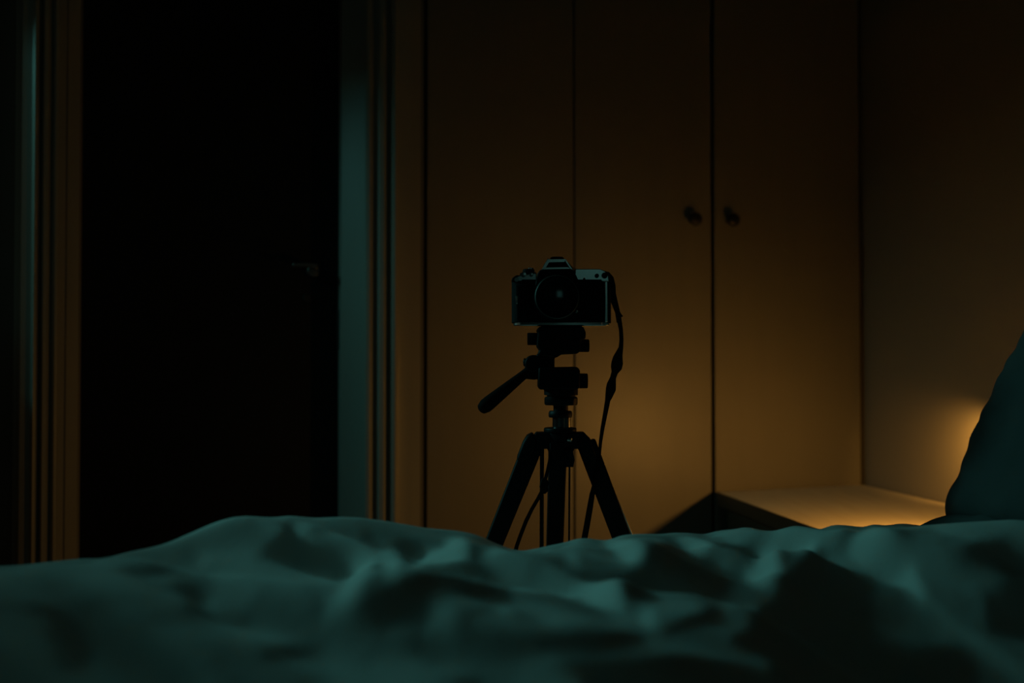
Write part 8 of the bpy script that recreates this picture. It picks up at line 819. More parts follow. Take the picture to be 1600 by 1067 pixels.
    (2507,1,1,-1,0,-1,0,-1,-1,-1,-1,-1,-2,-3,-4,-5,-6,-6,-7,-7,-6,-7,-5,-4,-2,-1,1,3,4,7,10,12,14,16,17,19,19,19,19,17,17,15,14,12,9,7,4,2,0,-1,-2,-2,-3,-1,2,7,13,15,16,15,14,11,12,20,25,35,45,62,75,100,104,67,21,2,-4,-6,-7,-8,-9,-8,-9,-9,-8,-9,-8,-7,-7,-7,-7,-7,-6,-6,-5,-5,-5,-4,-4,-4,-3,-3,-3,-2,-2,-2,-2,-1,-1,-1,0,0,0,0,0,0,0,0,0,0,0,0,0,0,0,0,0,0,-3,-2,-3,-2,-3,-2),
    (2508,0,1,-1,0,-1,-1,0,-1,-1,-1,-2,-2,-4,-4,-5,-6,-6,-7,-7,-7,-5,-5,-4,-2,0,2,3,5,8,11,12,15,17,17,19,19,19,19,17,16,15,13,11,9,6,3,1,0,-1,-3,-2,-2,-1,4,9,13,16,16,15,13,11,14,22,28,37,51,67,81,107,96,47,14,-1,-5,-6,-8,-8,-8,-9,-9,-9,-8,-8,-8,-8,-7,-7,-6,-7,-6,-5,-6,-5,-5,-4,-4,-3,-4,-2,-3,-2,-2,-2,-1,-1,-1,-1,0,0,0,0,0,0,0,0,0,0,0,0,0,0,0,0,0,0,0,-3,-2,-3,-2,-3),
    (2508,0,1,-1,-1,0,-1,-1,0,-1,-2,-2,-2,-4,-4,-6,-6,-6,-7,-7,-7,-5,-4,-3,-2,0,2,4,7,8,11,14,15,17,19,19,19,19,18,17,15,15,12,10,8,5,3,1,-1,-2,-3,-2,-2,1,5,11,14,16,16,15,12,11,16,24,31,42,55,72,91,108,79,37,6,-3,-6,-7,-7,-9,-8,-9,-9,-9,-8,-8,-8,-7,-7,-7,-6,-7,-6,-5,-5,-5,-5,-4,-4,-3,-4,-2,-3,-2,-2,-1,-1,-2,-1,0,0,0,0,0,0,0,0,0,0,0,0,0,0,0,0,0,0,0,0,0,-3,-2,-3,-2),
    (2508,1,-1,0,-1,0,-1,-1,-1,-1,-1,-2,-3,-4,-5,-6,-6,-7,-7,-6,-7,-5,-4,-2,-1,1,3,4,7,10,12,14,16,17,19,19,19,19,17,17,15,14,12,9,7,4,2,0,-1,-2,-2,-3,-1,2,7,12,16,16,15,14,11,12,20,25,34,46,62,75,100,104,67,21,2,-4,-6,-7,-8,-9,-8,-9,-9,-8,-9,-8,-7,-7,-7,-7,-7,-6,-6,-5,-5,-5,-4,-4,-4,-3,-3,-3,-2,-2,-2,-2,-1,-1,-1,0,0,0,0,0,0,0,0,0,0,0,0,0,0,0,0,0,0,0,0,0,0,-3,-2,-3),
    (2508,1,-1,0,-1,-1,0,-1,-1,-1,-2,-2,-4,-4,-5,-6,-6,-7,-7,-6,-6,-5,-4,-2,0,2,3,5,8,11,12,15,16,18,19,19,19,19,17,16,15,13,11,9,6,3,1,0,-1,-3,-2,-2,-1,4,9,13,16,16,15,13,11,14,22,28,36,52,67,81,107,96,47,14,-1,-5,-6,-8,-8,-8,-9,-9,-9,-8,-8,-8,-8,-7,-7,-6,-7,-6,-5,-6,-5,-4,-5,-4,-3,-4,-2,-3,-2,-2,-2,-1,-1,-1,-1,0,0,0,0,0,0,0,0,0,0,0,0,0,0,0,0,0,0,0,0,0,0,0,-3,-2),
    (2508,1,-1,-1,0,-1,-1,0,-1,-2,-2,-2,-4,-4,-6,-6,-6,-7,-7,-7,-5,-4,-3,-2,0,2,4,7,8,11,14,15,17,19,18,20,19,18,17,15,15,12,10,8,5,3,1,-1,-2,-3,-2,-2,1,5,11,14,16,16,15,12,11,16,24,30,43,55,72,90,108,80,37,6,-3,-6,-7,-7,-9,-8,-9,-9,-9,-8,-8,-8,-7,-7,-7,-6,-7,-6,-5,-5,-5,-5,-4,-4,-3,-4,-2,-3,-2,-2,-1,-1,-2,-1,0,0,0,0,0,0,0,0,0,0,0,0,0,0,0,0,0,0,0,0,0,0,0,0,0,-3),
    (2509,-1,0,-1,0,-1,-1,-1,-1,-1,-2,-3,-4,-5,-6,-6,-7,-7,-6,-7,-5,-4,-2,-1,1,3,4,7,10,12,14,16,17,19,19,19,19,17,17,15,14,12,9,7,4,2,0,-1,-2,-2,-3,-1,2,7,12,16,16,15,14,11,12,20,25,34,46,62,75,100,104,67,21,2,-4,-6,-7,-8,-9,-8,-9,-9,-8,-9,-8,-7,-7,-7,-7,-7,-6,-6,-5,-5,-5,-4,-4,-4,-3,-3,-3,-2,-2,-2,-2,-1,-1,-1,0,0,0,0,0,0,0,0,0,0,0,0,0,0,0,0,0,0,0,0,0,0,0,0,0,0),
    (2509,-1,0,-1,-1,0,-1,-1,-1,-2,-2,-4,-4,-5,-6,-6,-7,-7,-6,-6,-5,-4,-2,0,2,3,5,8,11,12,15,16,18,19,19,19,19,17,16,15,13,11,9,6,3,1,0,-1,-3,-2,-2,-1,4,9,13,16,16,15,13,11,14,21,29,36,52,67,81,107,96,47,14,-1,-5,-6,-8,-8,-8,-9,-9,-9,-8,-8,-8,-8,-7,-7,-6,-7,-6,-5,-6,-5,-4,-5,-4,-3,-3,-3,-3,-2,-2,-2,-1,-1,-1,-1,0,0,0,0,0,0,0,0,0,0,0,0,0,0,0,0,0,0,0,0,0,0,0,0,0,0),
    (2509,-1,-1,0,-1,-1,0,-1,-2,-2,-2,-4,-4,-6,-6,-6,-7,-7,-7,-5,-4,-3,-2,0,2,4,7,8,11,14,15,17,18,19,20,19,18,17,15,15,12,10,8,5,3,1,-1,-2,-3,-2,-2,1,5,11,14,16,16,15,12,11,16,24,30,42,56,72,90,108,80,37,6,-3,-6,-7,-7,-9,-8,-9,-9,-9,-8,-8,-8,-7,-7,-7,-6,-7,-6,-5,-5,-5,-5,-4,-4,-3,-3,-3,-3,-2,-2,-1,-1,-2,-1,0,0,0,0,0,0,0,0,0,0,0,0,0,0,0,0,0,0,0,0,0,0,0,0,0,0,0),
    (2508,0,-1,0,-1,-1,-1,-1,-1,-2,-3,-4,-5,-6,-6,-7,-7,-6,-7,-5,-4,-2,-1,1,3,4,7,10,12,14,16,17,19,19,19,19,17,17,15,14,12,9,7,4,2,0,-1,-2,-2,-3,-1,2,7,12,16,16,15,14,11,12,20,25,34,46,62,74,100,104,68,21,2,-4,-6,-7,-8,-8,-9,-9,-9,-8,-9,-8,-7,-7,-7,-7,-7,-6,-6,-5,-5,-5,-4,-4,-4,-3,-3,-3,-2,-2,-2,-2,-1,-1,-1,0,0,0,0,0,0,0,0,0,0,0,0,0,0,0,0,0,0,0,0,0,0,0,0,0,0,0),
    (2508,0,-1,-1,0,-1,-1,-1,-2,-2,-4,-4,-5,-6,-6,-7,-7,-6,-6,-5,-4,-2,0,2,3,5,8,11,12,15,16,18,19,19,19,19,17,16,15,13,11,9,6,3,1,0,-1,-3,-2,-2,-1,4,9,13,16,16,15,13,11,14,21,29,36,52,67,81,107,96,47,14,-1,-5,-6,-8,-8,-8,-9,-9,-9,-8,-8,-8,-8,-7,-7,-6,-7,-6,-5,-6,-5,-4,-5,-4,-3,-3,-3,-3,-2,-2,-2,-1,-1,-1,-1,0,0,0,0,0,0,0,0,0,0,0,0,0,0,0,0,0,0,0,0,0,0,0,0,0,0,0),
    (2508,-1,0,-1,-1,0,-1,-2,-2,-2,-4,-4,-6,-6,-6,-7,-7,-7,-5,-4,-3,-2,0,2,4,7,8,11,14,15,17,18,19,20,18,18,17,16,15,12,10,8,5,3,1,-1,-2,-3,-2,-2,1,5,11,14,16,16,15,12,10,17,24,30,42,56,71,91,108,80,37,6,-3,-6,-7,-7,-9,-8,-9,-9,-8,-9,-8,-8,-7,-7,-7,-6,-7,-6,-5,-5,-5,-5,-4,-4,-3,-3,-3,-3,-2,-2,-1,-1,-2,-1,0,0,0,0,0,0,0,0,0,0,0,0,0,0,0,0,0,0,0,0,0,0,0,0,0,0,0,0),
    (2508,-1,0,-1,-1,-1,-1,-1,-2,-3,-4,-5,-6,-6,-7,-7,-6,-6,-6,-4,-2,-1,1,3,4,7,10,12,14,16,17,19,19,19,19,17,17,15,14,12,9,7,4,2,0,-1,-2,-2,-3,-1,2,7,12,16,16,15,14,11,12,20,25,34,45,63,74,100,104,68,21,2,-4,-6,-7,-8,-8,-9,-9,-9,-8,-9,-8,-7,-7,-7,-7,-6,-7,-5,-6,-5,-5,-4,-4,-4,-3,-3,-3,-2,-2,-2,-2,-1,-1,-1,0,0,0,0,0,0,0,0,0,0,0,0,0,0,0,0,0,0,0,0,0,0,0,0,0,0,0,0),
    (2508,-1,-1,0,-1,-1,-1,-2,-2,-4,-4,-5,-6,-6,-7,-7,-6,-6,-5,-4,-2,0,2,3,5,8,10,13,15,16,18,19,19,19,19,17,16,15,13,11,9,6,3,1,0,-1,-3,-2,-2,-1,4,9,13,16,16,15,13,11,14,21,29,36,52,66,81,107,97,47,14,-1,-5,-6,-8,-8,-8,-9,-9,-9,-8,-8,-8,-8,-7,-7,-6,-7,-6,-5,-6,-5,-4,-5,-4,-3,-3,-3,-3,-2,-2,-2,-1,-1,-1,-1,0,0,0,0,0,0,0,0,0,0,0,0,0,0,0,0,0,0,0,0,0,0,0,0,0,0,0,0),
    (2507,0,-1,-1,0,-1,-2,-2,-2,-4,-4,-6,-6,-6,-7,-7,-7,-5,-4,-3,-2,0,2,4,7,8,11,14,15,17,18,19,20,18,18,17,16,15,12,10,8,5,3,1,-1,-2,-3,-2,-2,1,5,11,14,16,16,15,12,10,17,24,30,42,56,71,91,108,80,37,6,-3,-6,-7,-7,-9,-8,-9,-9,-8,-9,-8,-8,-7,-7,-7,-6,-7,-6,-5,-5,-5,-5,-4,-4,-3,-3,-3,-3,-2,-2,-1,-1,-2,-1,0,0,0,0,0,0,0,0,0,0,0,0,0,0,0,0,0,0,0,0,0,0,0,0,0,0,0,0,0),
    (2507,0,-1,-1,-1,-1,-1,-2,-3,-4,-5,-6,-6,-7,-7,-6,-6,-6,-4,-2,-1,1,3,4,7,10,12,14,16,17,19,19,19,18,18,17,15,14,12,9,7,4,2,0,-1,-2,-2,-3,-1,2,7,12,15,17,15,14,11,12,19,26,34,45,63,74,100,104,68,21,2,-4,-6,-7,-8,-8,-9,-9,-9,-8,-9,-8,-7,-7,-7,-7,-6,-7,-5,-6,-5,-5,-4,-4,-4,-3,-3,-3,-2,-2,-2,-2,-1,-1,-1,0,0,0,0,0,0,0,0,0,0,0,0,0,0,0,0,0,0,0,0,0,0,0,0,0,0,0,0,0),
    (2507,-1,0,-1,-1,-1,-2,-2,-4,-4,-5,-6,-6,-7,-7,-6,-6,-5,-4,-2,0,2,3,5,8,10,13,15,16,18,19,19,19,19,17,16,15,13,11,9,6,3,1,0,-1,-3,-2,-2,-1,4,9,13,16,16,15,13,11,14,21,28,37,52,66,81,107,96,48,14,-1,-5,-6,-8,-8,-8,-9,-9,-9,-8,-8,-8,-8,-7,-7,-6,-7,-6,-5,-6,-5,-4,-5,-4,-3,-3,-3,-3,-2,-2,-2,-1,-1,-1,-1,0,0,0,0,0,0,0,0,0,0,0,0,0,0,0,0,0,0,0,0,0,0,0,0,0,0,0,0,0),
    (2507,-1,-1,0,-1,-2,-2,-2,-4,-4,-6,-6,-6,-7,-7,-7,-5,-4,-3,-2,0,2,4,7,8,11,14,15,17,18,19,20,18,18,17,16,15,12,10,8,5,3,1,-1,-2,-3,-2,-2,1,5,11,14,16,16,15,12,10,17,24,30,42,56,71,90,109,80,37,6,-3,-6,-7,-7,-9,-8,-9,-9,-8,-9,-8,-8,-7,-7,-7,-6,-7,-6,-5,-5,-5,-5,-4,-4,-3,-3,-3,-3,-2,-2,-1,-1,-2,-1,0,0,0,0,0,0,0,0,0,0,0,0,0,0,0,0,0,0,0,0,0,0,0,0,0,0,0,0,0,0),
    (2507,-1,-1,-1,-1,-1,-2,-3,-4,-5,-6,-6,-7,-6,-7,-6,-6,-4,-2,-1,1,2,5,7,10,12,14,16,17,19,19,19,18,18,17,15,14,12,9,7,4,2,0,-1,-2,-2,-3,-1,2,7,12,15,17,15,14,11,12,19,26,34,45,62,75,100,104,68,21,2,-4,-6,-7,-8,-8,-9,-9,-9,-8,-9,-7,-8,-7,-7,-7,-6,-7,-5,-6,-5,-5,-4,-4,-4,-3,-3,-3,-2,-2,-2,-2,-1,-1,-1,0,0,0,0,0,0,0,0,0,0,0,0,0,0,0,0,0,0,0,0,0,0,0,0,0,0,0,0,0,0),
    (2506,0,-1,-1,-1,-2,-2,-4,-4,-5,-6,-6,-7,-7,-6,-6,-5,-4,-2,0,2,3,5,8,10,13,15,16,18,19,19,19,18,18,16,15,13,11,9,6,3,1,0,-1,-3,-2,-2,-1,4,9,13,16,16,15,13,11,14,21,28,37,52,66,81,107,96,48,14,-1,-5,-6,-8,-8,-8,-9,-9,-9,-8,-8,-8,-8,-7,-7,-6,-7,-6,-5,-6,-5,-4,-5,-4,-3,-3,-3,-3,-2,-2,-2,-1,-1,-1,-1,0,0,0,0,0,0,0,0,0,0,0,0,0,0,0,0,0,0,0,0,0,0,0,0,0,0,0,0,0,0),
    (2506,-1,0,-1,-2,-2,-2,-4,-4,-6,-6,-6,-7,-7,-7,-5,-4,-3,-2,0,2,4,7,8,11,14,15,17,18,19,20,18,18,17,16,15,12,10,8,5,3,1,-1,-2,-3,-2,-2,1,5,11,14,16,16,15,11,11,17,24,30,42,56,71,90,108,80,37,7,-3,-6,-7,-7,-9,-8,-9,-9,-8,-9,-8,-8,-7,-7,-7,-6,-7,-6,-5,-5,-5,-5,-4,-4,-3,-3,-3,-3,-2,-2,-1,-1,-2,-1,0,0,0,0,0,0,0,0,0,0,0,0,0,0,0,0,0,0,0,0,0,0,0,0,0,0,0,0,0,0,0),
    (2506,-1,-1,-1,-1,-2,-3,-4,-5,-6,-6,-7,-6,-7,-6,-6,-4,-2,-1,1,2,5,7,10,12,14,16,17,19,19,19,18,18,17,15,14,12,9,7,4,2,0,-1,-2,-2,-3,-1,2,7,12,15,17,15,14,11,12,19,26,34,45,62,75,99,104,69,21,2,-4,-6,-7,-8,-8,-9,-9,-9,-8,-9,-7,-8,-7,-7,-7,-6,-7,-5,-6,-5,-5,-4,-4,-4,-3,-3,-3,-2,-2,-2,-2,-1,-1,-1,0,0,0,0,0,0,0,0,0,0,0,0,0,0,0,0,0,0,0,0,0,0,0,0,0,0,0,0,0,0,0),
    (2506,-1,-1,-1,-2,-2,-4,-4,-5,-6,-6,-7,-7,-6,-6,-5,-4,-2,0,1,4,5,8,10,13,15,16,18,19,19,19,18,18,16,15,13,11,9,6,3,1,0,-1,-3,-2,-2,-1,4,9,13,16,16,15,13,11,14,21,28,37,52,66,81,107,96,48,14,-1,-5,-6,-8,-8,-8,-9,-9,-9,-8,-8,-8,-8,-7,-7,-6,-7,-6,-5,-6,-5,-4,-5,-4,-3,-3,-3,-3,-2,-2,-2,-1,-1,-1,-1,0,0,0,0,0,0,0,0,0,0,0,0,0,0,0,0,0,0,0,0,0,0,0,0,0,0,0,0,0,0,0),
    (2505,0,-1,-2,-2,-2,-4,-4,-6,-6,-6,-7,-7,-6,-6,-4,-3,-2,0,2,4,7,8,11,14,15,17,18,19,19,19,18,17,16,15,12,10,8,5,3,1,-1,-2,-3,-2,-2,1,5,11,14,16,16,14,12,11,17,24,30,42,56,71,90,108,80,37,7,-3,-6,-7,-7,-9,-8,-9,-9,-8,-9,-8,-8,-7,-7,-7,-6,-7,-6,-5,-5,-5,-5,-4,-4,-3,-3,-3,-3,-2,-2,-1,-1,-2,-1,0,0,0,0,0,0,0,0,0,0,0,0,0,0,0,0,0,0,0,0,0,0,0,0,0,0,0,0,0,0,0,0),
)
hq = np.cumsum(np.array(FOLDS,dtype=float),axis=1) / 5000.0
NA0,NW0 = hq.shape
a0, w0 = np.linspace(-0.44, 1.42, NA0), np.linspace(0.40, 1.175, NW0)
# nearer the lens the cloth runs on level; past the far rim it rolls over and hangs down the side of the bed
near = np.linspace(0.10, 0.40, 26)[:-1]
far = np.linspace(1.175, 1.33, 30)[1:]
rows = []
for wq in near:
    k = (0.40 - wq) / 0.30
    rows.append(hq[:, 0] * (1 - k) + (HC - 0.30) * k - 0.05 * k * k)
slope = np.clip((hq[:, -1] - hq[:, -3]) / (w0[-1] - w0[-3]), -0.6, 0.0)
tail = []
for wq in far:
    o = wq - 1.175
    tail.append(hq[:, -1] + slope * min(o, 0.03) - min(o, 0.06) ** 2 * 16.0 - max(o - 0.03, 0) * 3.2)
H = np.concatenate([np.stack(rows, 1), hq, np.stack(tail, 1)], axis=1)
wv = np.concatenate([near, w0, far])
AG, WG = np.meshgrid(a0, wv, indexing='ij')
NA, NW = H.shape
me = bpy.data.meshes.new('duvet')
X = AG * CB - WG * SB
Y = AG * SB + WG * CB
co = np.stack([X, Y, H], -1).reshape(-1, 3)
idx = np.arange(NA * NW).reshape(NA, NW)
quads = np.stack([idx[:-1, :-1], idx[1:, :-1], idx[1:, 1:], idx[:-1, 1:]], -1).reshape(-1, 4)
me.from_pydata(co.tolist(), [], quads.tolist())
for p in me.polygons:
    p.use_smooth = True
me.materials.append(M_duvet)
duvet = bpy.data.objects.new('duvet', me)
C.objects.link(duvet)
sub = duvet.modifiers.new('subdivision', 'SUBSURF')
sub.levels = 2
sub.render_levels = 2
tag(duvet, 'rumpled blue-grey duvet spread over the bed across the foreground', 'duvet')


# ------------------------------------------------------------------ pillows
def pillow(name, label, cen, along, across, L, Wd, T, seed, group=None):
    """stuffed cushion: along/across are unit vectors, T its thickness"""
    n = along.cross(across).normalized()
    N = 64
    bm = NB()
    grid = {}
    for side in (1, -1):
        for i in range(N + 1):
            for j in range(N + 1):
                edge = i in (0, N) or j in (0, N)
                if side == -1 and edge:
                    grid[side, i, j] = grid[1, i, j]
                    continue
                s = -1 + 2 * i / N
                t = -1 + 2 * j / N
                pinch = 1 - 0.06 * (1 - abs(t) ** 2) * abs(s) ** 6
                pinch2 = 1 - 0.06 * (1 - abs(s) ** 2) * abs(t) ** 6
                h = (max(0, (1 - abs(s) ** 2.6)) * max(0, (1 - abs(t) ** 2.6))) ** 0.34
                p = Vector((s * 2.2 + seed, t * 2.2, side * 3.0))
                wr = 0.008 * noise.noise(p * 1.3) + 0.004 * noise.noise(p * 3.1) + 0.003 * (1 - abs(noise.noise(p * 2.0 + Vector((4, 2, 0)))) * 2) * (abs(s) ** 3 + abs(t) ** 3)
                z = side * (h * T / 2) + wr * min(1.0, h * 2.0 + 0.15)
                rag = 0.006 * noise.noise(Vector((s * 4 + seed, t * 4, 9)))
                v = cen + along * (s * L / 2 * pinch + rag) + across * (t * Wd / 2 * pinch2 + rag) + n * z
                grid[side, i, j] = bm.verts.new(v)
    for side in (1, -1):
        for i in range(N):
            for j in range(N):
                q = [grid[side, i, j], grid[side, i + 1, j], grid[side, i + 1, j + 1], grid[side, i, j + 1]]
                if len(set(q)) == 4:
                    bm.faces.new(q)
    o = obj(name, bm, M_pill, ang=80)
    return tag(o, label, 'pillow', group)


lean = (EU * 0.50 + Vector((0, 0, 0.86))).normalized()
pil_bot = at(1484, 782, 1.36)
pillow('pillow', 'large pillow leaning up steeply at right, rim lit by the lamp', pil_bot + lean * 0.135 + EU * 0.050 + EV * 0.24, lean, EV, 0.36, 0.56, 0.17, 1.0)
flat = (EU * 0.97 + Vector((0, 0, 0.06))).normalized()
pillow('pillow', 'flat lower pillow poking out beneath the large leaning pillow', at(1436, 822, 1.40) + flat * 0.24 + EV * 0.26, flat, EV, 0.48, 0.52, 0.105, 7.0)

# ------------------------------------------------------------------ tripod and film camera: drawn at their own distance
YT = 1.5
TP = at(870, 560, YT)
sc = YT / F
ZC = {}


def zz(py):
    d = ray(800, py)
    return HC + d.z / d.y * YT


def xx(px):
    d = ray(px, 533)
    return d.x / d.y * YT - TP.x


def P(px, py, dy=0.0, z0=0.0):
    return Vector((xx(px), dy, zz(py) - z0))


def plate(bm, poly, y0, y1, z0=0.0):
    prism(bm, poly, lambda a, b: P(a, b, y0, z0), lambda a, b: P(a, b, y1, z0))


def rect(x0, y0, x1, y1):
    return [(x0, y0), (x1, y0), (x1, y1), (x0, y1)]


def turned(bm, prof, px, dy=0.0, seg=32):
    """vertical turned part: prof = (half width px, py)"""
    lathe(bm, [(r * sc, zz(py)) for r, py in prof], (xx(px), dy, 0), (0, 0, 1), seg)


tri = empty('tripod', 'black photo tripod with a pan handle standing beyond the bed', 'tripod', (TP.x, YT, 0))
# head
bm = NB()
plate(bm, [(842, 511), (910, 511), (911, 514), (914, 520), (913, 530), (905, 532), (905, 549), (900, 553), (876, 554), (868, 559), (842, 556), (840, 551), (843, 548), (838, 541), (840, 520), (838, 516)], -0.024, 0.030)
obj('head_block', bm, M_tripod, tri, bevel=0.002)
bm = NB(); plate(bm, rect(846, 509.5, 908, 514), -0.021, 0.026)
obj('quick_release_plate', bm, M_rubber, tri, bevel=0.001)
bm = NB()
plate(bm, [(838, 553), (866, 553), (868, 557), (866, 561), (866, 575), (840, 575), (839, 566)], -0.012, 0.016)
obj('tilt_arm', bm, M_tripod, tri, bevel=0.002)
bm = NB()
lathe(bm, [(0.0, 0.0), (9 * sc, 0.0), (9.6 * sc, 0.002), (9.6 * sc, 16 * sc), (9 * sc, 17 * sc), (0, 17 * sc)], P(841, 529.5), (-1, 0, 0), 24)
obj('clamp_knob', bm, M_rubber, tri)
bm = NB()
lathe(bm, [(6.5 * sc, -4 * sc), (9.6 * sc, 0), (10 * sc, 0.002), (10 * sc, 14 * sc), (9.2 * sc, 15.5 * sc), (0, 15.5 * sc)], P(905, 540), (1, 0, 0), 24)
obj('clamp_knob', bm, M_rubber, tri)
# pan handle and its hub
bm = NB()
lathe(bm, [(0, -0.018), (12 * sc, -0.018), (13.5 * sc, -0.015), (13.5 * sc, 0.014), (12 * sc, 0.017), (0, 0.017)], P(833, 568), (0, 1, 0), 28)
lathe(bm, [(0, 0), (6 * sc, 0.001), (6.5 * sc, 0.003), (6 * sc, 5 * sc)], P(817, 566), (1, 0, 0), 20)
plate(bm, [(826, 556), (840, 557), (842, 592), (834, 593), (822, 592), (818, 580)], -0.010, 0.010)
obj('handle_hub', bm, M_tripod, tri, bevel=0.001)
hp0, hp1 = P(826, 579, -0.008), P(757, 634.5, -0.035)
hd = hp1 - hp0
L = hd.length
bm = NB()
lathe(bm, [(0.0, -0.004), (7.0 * sc, 0.0), (7.2 * sc, L * 0.12), (8.2 * sc, L * 0.3), (9.8 * sc, L * 0.6), (11.2 * sc, L * 0.88), (11.0 * sc, L * 0.97), (8.0 * sc, L * 1.06), (4 * sc, L * 1.085), (0, L * 1.09)], hp0, hd, 24)
obj('pan_handle', bm, M_rubber, tri)
# pan base
bm = NB()
plate(bm, [(841, 574), (900, 573), (903, 576), (904.5, 579), (904, 606), (896, 608), (842, 608), (840, 604)], -0.026, 0.028)
obj('pan_base', bm, M_tripod, tri, bevel=0.0025, seg=3)
bm = NB()
lathe(bm, [(7 * sc, -3 * sc), (11 * sc, 0), (11.8 * sc, 0.002), (11.6 * sc, 13 * sc), (11 * sc, 14 * sc), (0, 14 * sc)], P(904, 595), (1, 0, 0), 24)
obj('pan_knob', bm, M_rubber, tri)
bm = NB()
turned(bm, [(26, 606), (26.5, 609), (26.5, 617)], 876.5)
turned(bm, [(22, 617), (22, 620)], 876.5)
turned(bm, [(24.5, 620), (26, 622), (26, 631), (25, 632.5)], 876.5)
obj('pan_collar', bm, M_tripod, tri)
bm = NB()
turned(bm, [(11.5, 632), (11.5, 643)], 876)
turned(bm, [(17, 642), (18.5, 645), (18.5, 650), (17.5, 652)], 875.5)
obj('column_lock', bm, M_tripod, tri)
bm = NB()
turned(bm, [(14.5, 648), (14.5, 700)], 877.5)
obj('centre_column', bm, M_column, tri)
o = tri.children[-1]
o['label'] = 'shiny metal centre column'
# crown
bm = NB()
turned(bm, [(24, 668), (25.5, 669.5), (25.5, 674), (24, 675)], 875)
turned(bm, [(22, 675), (23, 676), (22, 700), (19.5, 705), (19.5, 726), (18, 727)], 876)
plate(bm, [(838, 675), (912, 675), (921, 684), (924, 696), (902, 700), (848, 700), (828, 696), (831, 684)], -0.014, 0.014)
obj('crown', bm, M_tripod, tri, bevel=0.001)
bm = NB()
plate(bm, [(893, 700), (896, 716), (894, 727), (880, 727), (880, 700)], -0.026, -0.014)
plate(bm, rect(858, 690, 880, 727), -0.026, -0.014)
obj('crown_bracket', bm, M_tripod, tri, bevel=0.001)
bm = NB()
lathe(bm, [(0, 0.0045), (3 * sc, 0.004), (4.6 * sc, 0.0)], P(888, 685, -0.022), (0.8, -0.75, -0.1), 18, cap=False)
obj('rivet', bm, M_chrome, tri)
# legs: a pair to the sides, one straight behind
ZG = 0.0


def leg(top, mid, wtop, wbot, dy_top, dy_ground, foot_side=True):
    """tapering channel leg through two pixel points, carried on to the floor"""
    p0 = P(*top, dy_top)
    p1 = P(*mid, 0.0)
    k = (p0.z - 0.02) / (p0.z - p1.z)
    p2 = p0 + (p1 - p0) * k
    p2.y = dy_ground
    bm = NB()
    kk = 0.55
    pm = p0 + (p2 - p0) * kk
    up = (0, 1, 0) if foot_side else (0, 0.5, 1)
    bar(bm, p0, pm, wtop * sc, 0.024, wbot * sc, 0.022, up)
    o = obj('leg', bm, M_tripod, tri, bevel=0.0025)
    bm = NB()
    pn = p0 + (p2 - p0) * (kk - 0.04)
    bar(bm, pn, p2, wbot * sc * 0.72, 0.016, wbot * sc * 0.66, 0.015, up)
    obj('lower_section', bm, M_chrome if foot_side else M_tripod, o, bevel=0.0015)
    bm = NB()
    bar(bm, pm - (p2 - p0).normalized() * 0.02, pm + (p2 - p0).normalized() * 0.014, wbot * sc * 1.15, 0.028, None, None, up)
    obj('leg_lock', bm, M_rubber, o, bevel=0.002)
    bm = NB()
    lathe(bm, [(0.0, 0.026), (0.008, 0.026), (0.013, 0.016), (0.015, 0.0), (0.0, -0.0)], (p2.x, p2.y, 0.0), (0, 0, 1), 18, cap=False)
    obj('rubber_foot', bm, M_rubber, o)
    return o


leg((835, 690), (776, 837), 31, 22, 0.0, -0.03)
leg((915, 690), (970, 838), 30, 27, 0.0, -0.03)
bm = NB()
rod(bm, P(957, 765, -0.004), P(993, 852, -0.006), 0.0019)
obj('leg_glint', bm, M_silver, tri.children[-1])  # silver rod added as the lamplit edge of the right leg
leg((872.5, 700), (870.5, 858), 28, 26, 0.022, 0.30, False)
for px, lo, hi in ((822, 676, 706), (929, 676, 706)):
    bm = NB()
    s = -1 if px < 870 else 1
    q = [(870 + s * 38, 675), (870 + s * 47, 680), (870 + s * 53, 690), (870 + s * 63, 716), (870 + s * 56, 724), (870 + s * 36, 706), (870 + s * 30, 690)]
    plate(bm, q if s > 0 else q[::-1], -0.016, 0.016)
    obj('leg_hinge', bm, M_tripod, tri, bevel=0.003)
# two thin guide rods down beside the middle leg
for a, b, r, dy in ((846.5, 846, 3.3, -0.012), (889.2, 888.6, 1.5, -0.012)):
    bm = NB()
    rod(bm, P(a, 690, dy), P(b, 960, dy + 0.02), r * sc, r * sc)
    obj('brace_rod', bm, M_tripod, tri)
bm = NB()
rod(bm, P(846, 957, 0.008), P(889, 957, 0.008), 0.004)
turned(bm, [(12, 950), (15, 953), (15, 962), (12, 965)], 869, 0.02)
obj('brace_hub', bm, M_tripod, tri)

# ------------------------------------------------------------------ film camera
Z0 = zz(509.6)
fc = empty('film_camera', 'black and silver film camera facing the bed on top of the tripod', 'camera', (TP.x, YT, Z0))
CY0, CY1 = -0.018, 0.020


def cpl(name, polys, m, bevel=0.0, y0=CY0, y1=CY1, parent=fc, seg=2, **k):
    bm = NB()
    for poly in polys:
        plate(bm, poly, y0, y1, Z0)
    return obj(name, bm, m, parent, bevel=bevel, seg=seg, **k)


# body shell with rounded ends, seen in plan
def body_plan(x0, x1, y0, y1, r, zt, zb, name, m, parent=fc, bevel=0.001):
    bm = NB()
    a, b = xx(x0), xx(x1)
    pts = []
    for cx, cy, s in ((b - r, y1 - r, 0), (a + r, y1 - r, 90), (a + r, y0 + r, 180), (b - r, y0 + r, 270)):
        for k in range(7):
            t = R(s + k * 15)
            pts.append((cx + r * math.cos(t), cy + r * math.sin(t)))
    prism(bm, pts, lambda p, q: (p, q, zz(zb) - Z0), lambda p, q: (p, q, zz(zt) - Z0))
    return obj(name, bm, m, parent, bevel=bevel, ang=30)


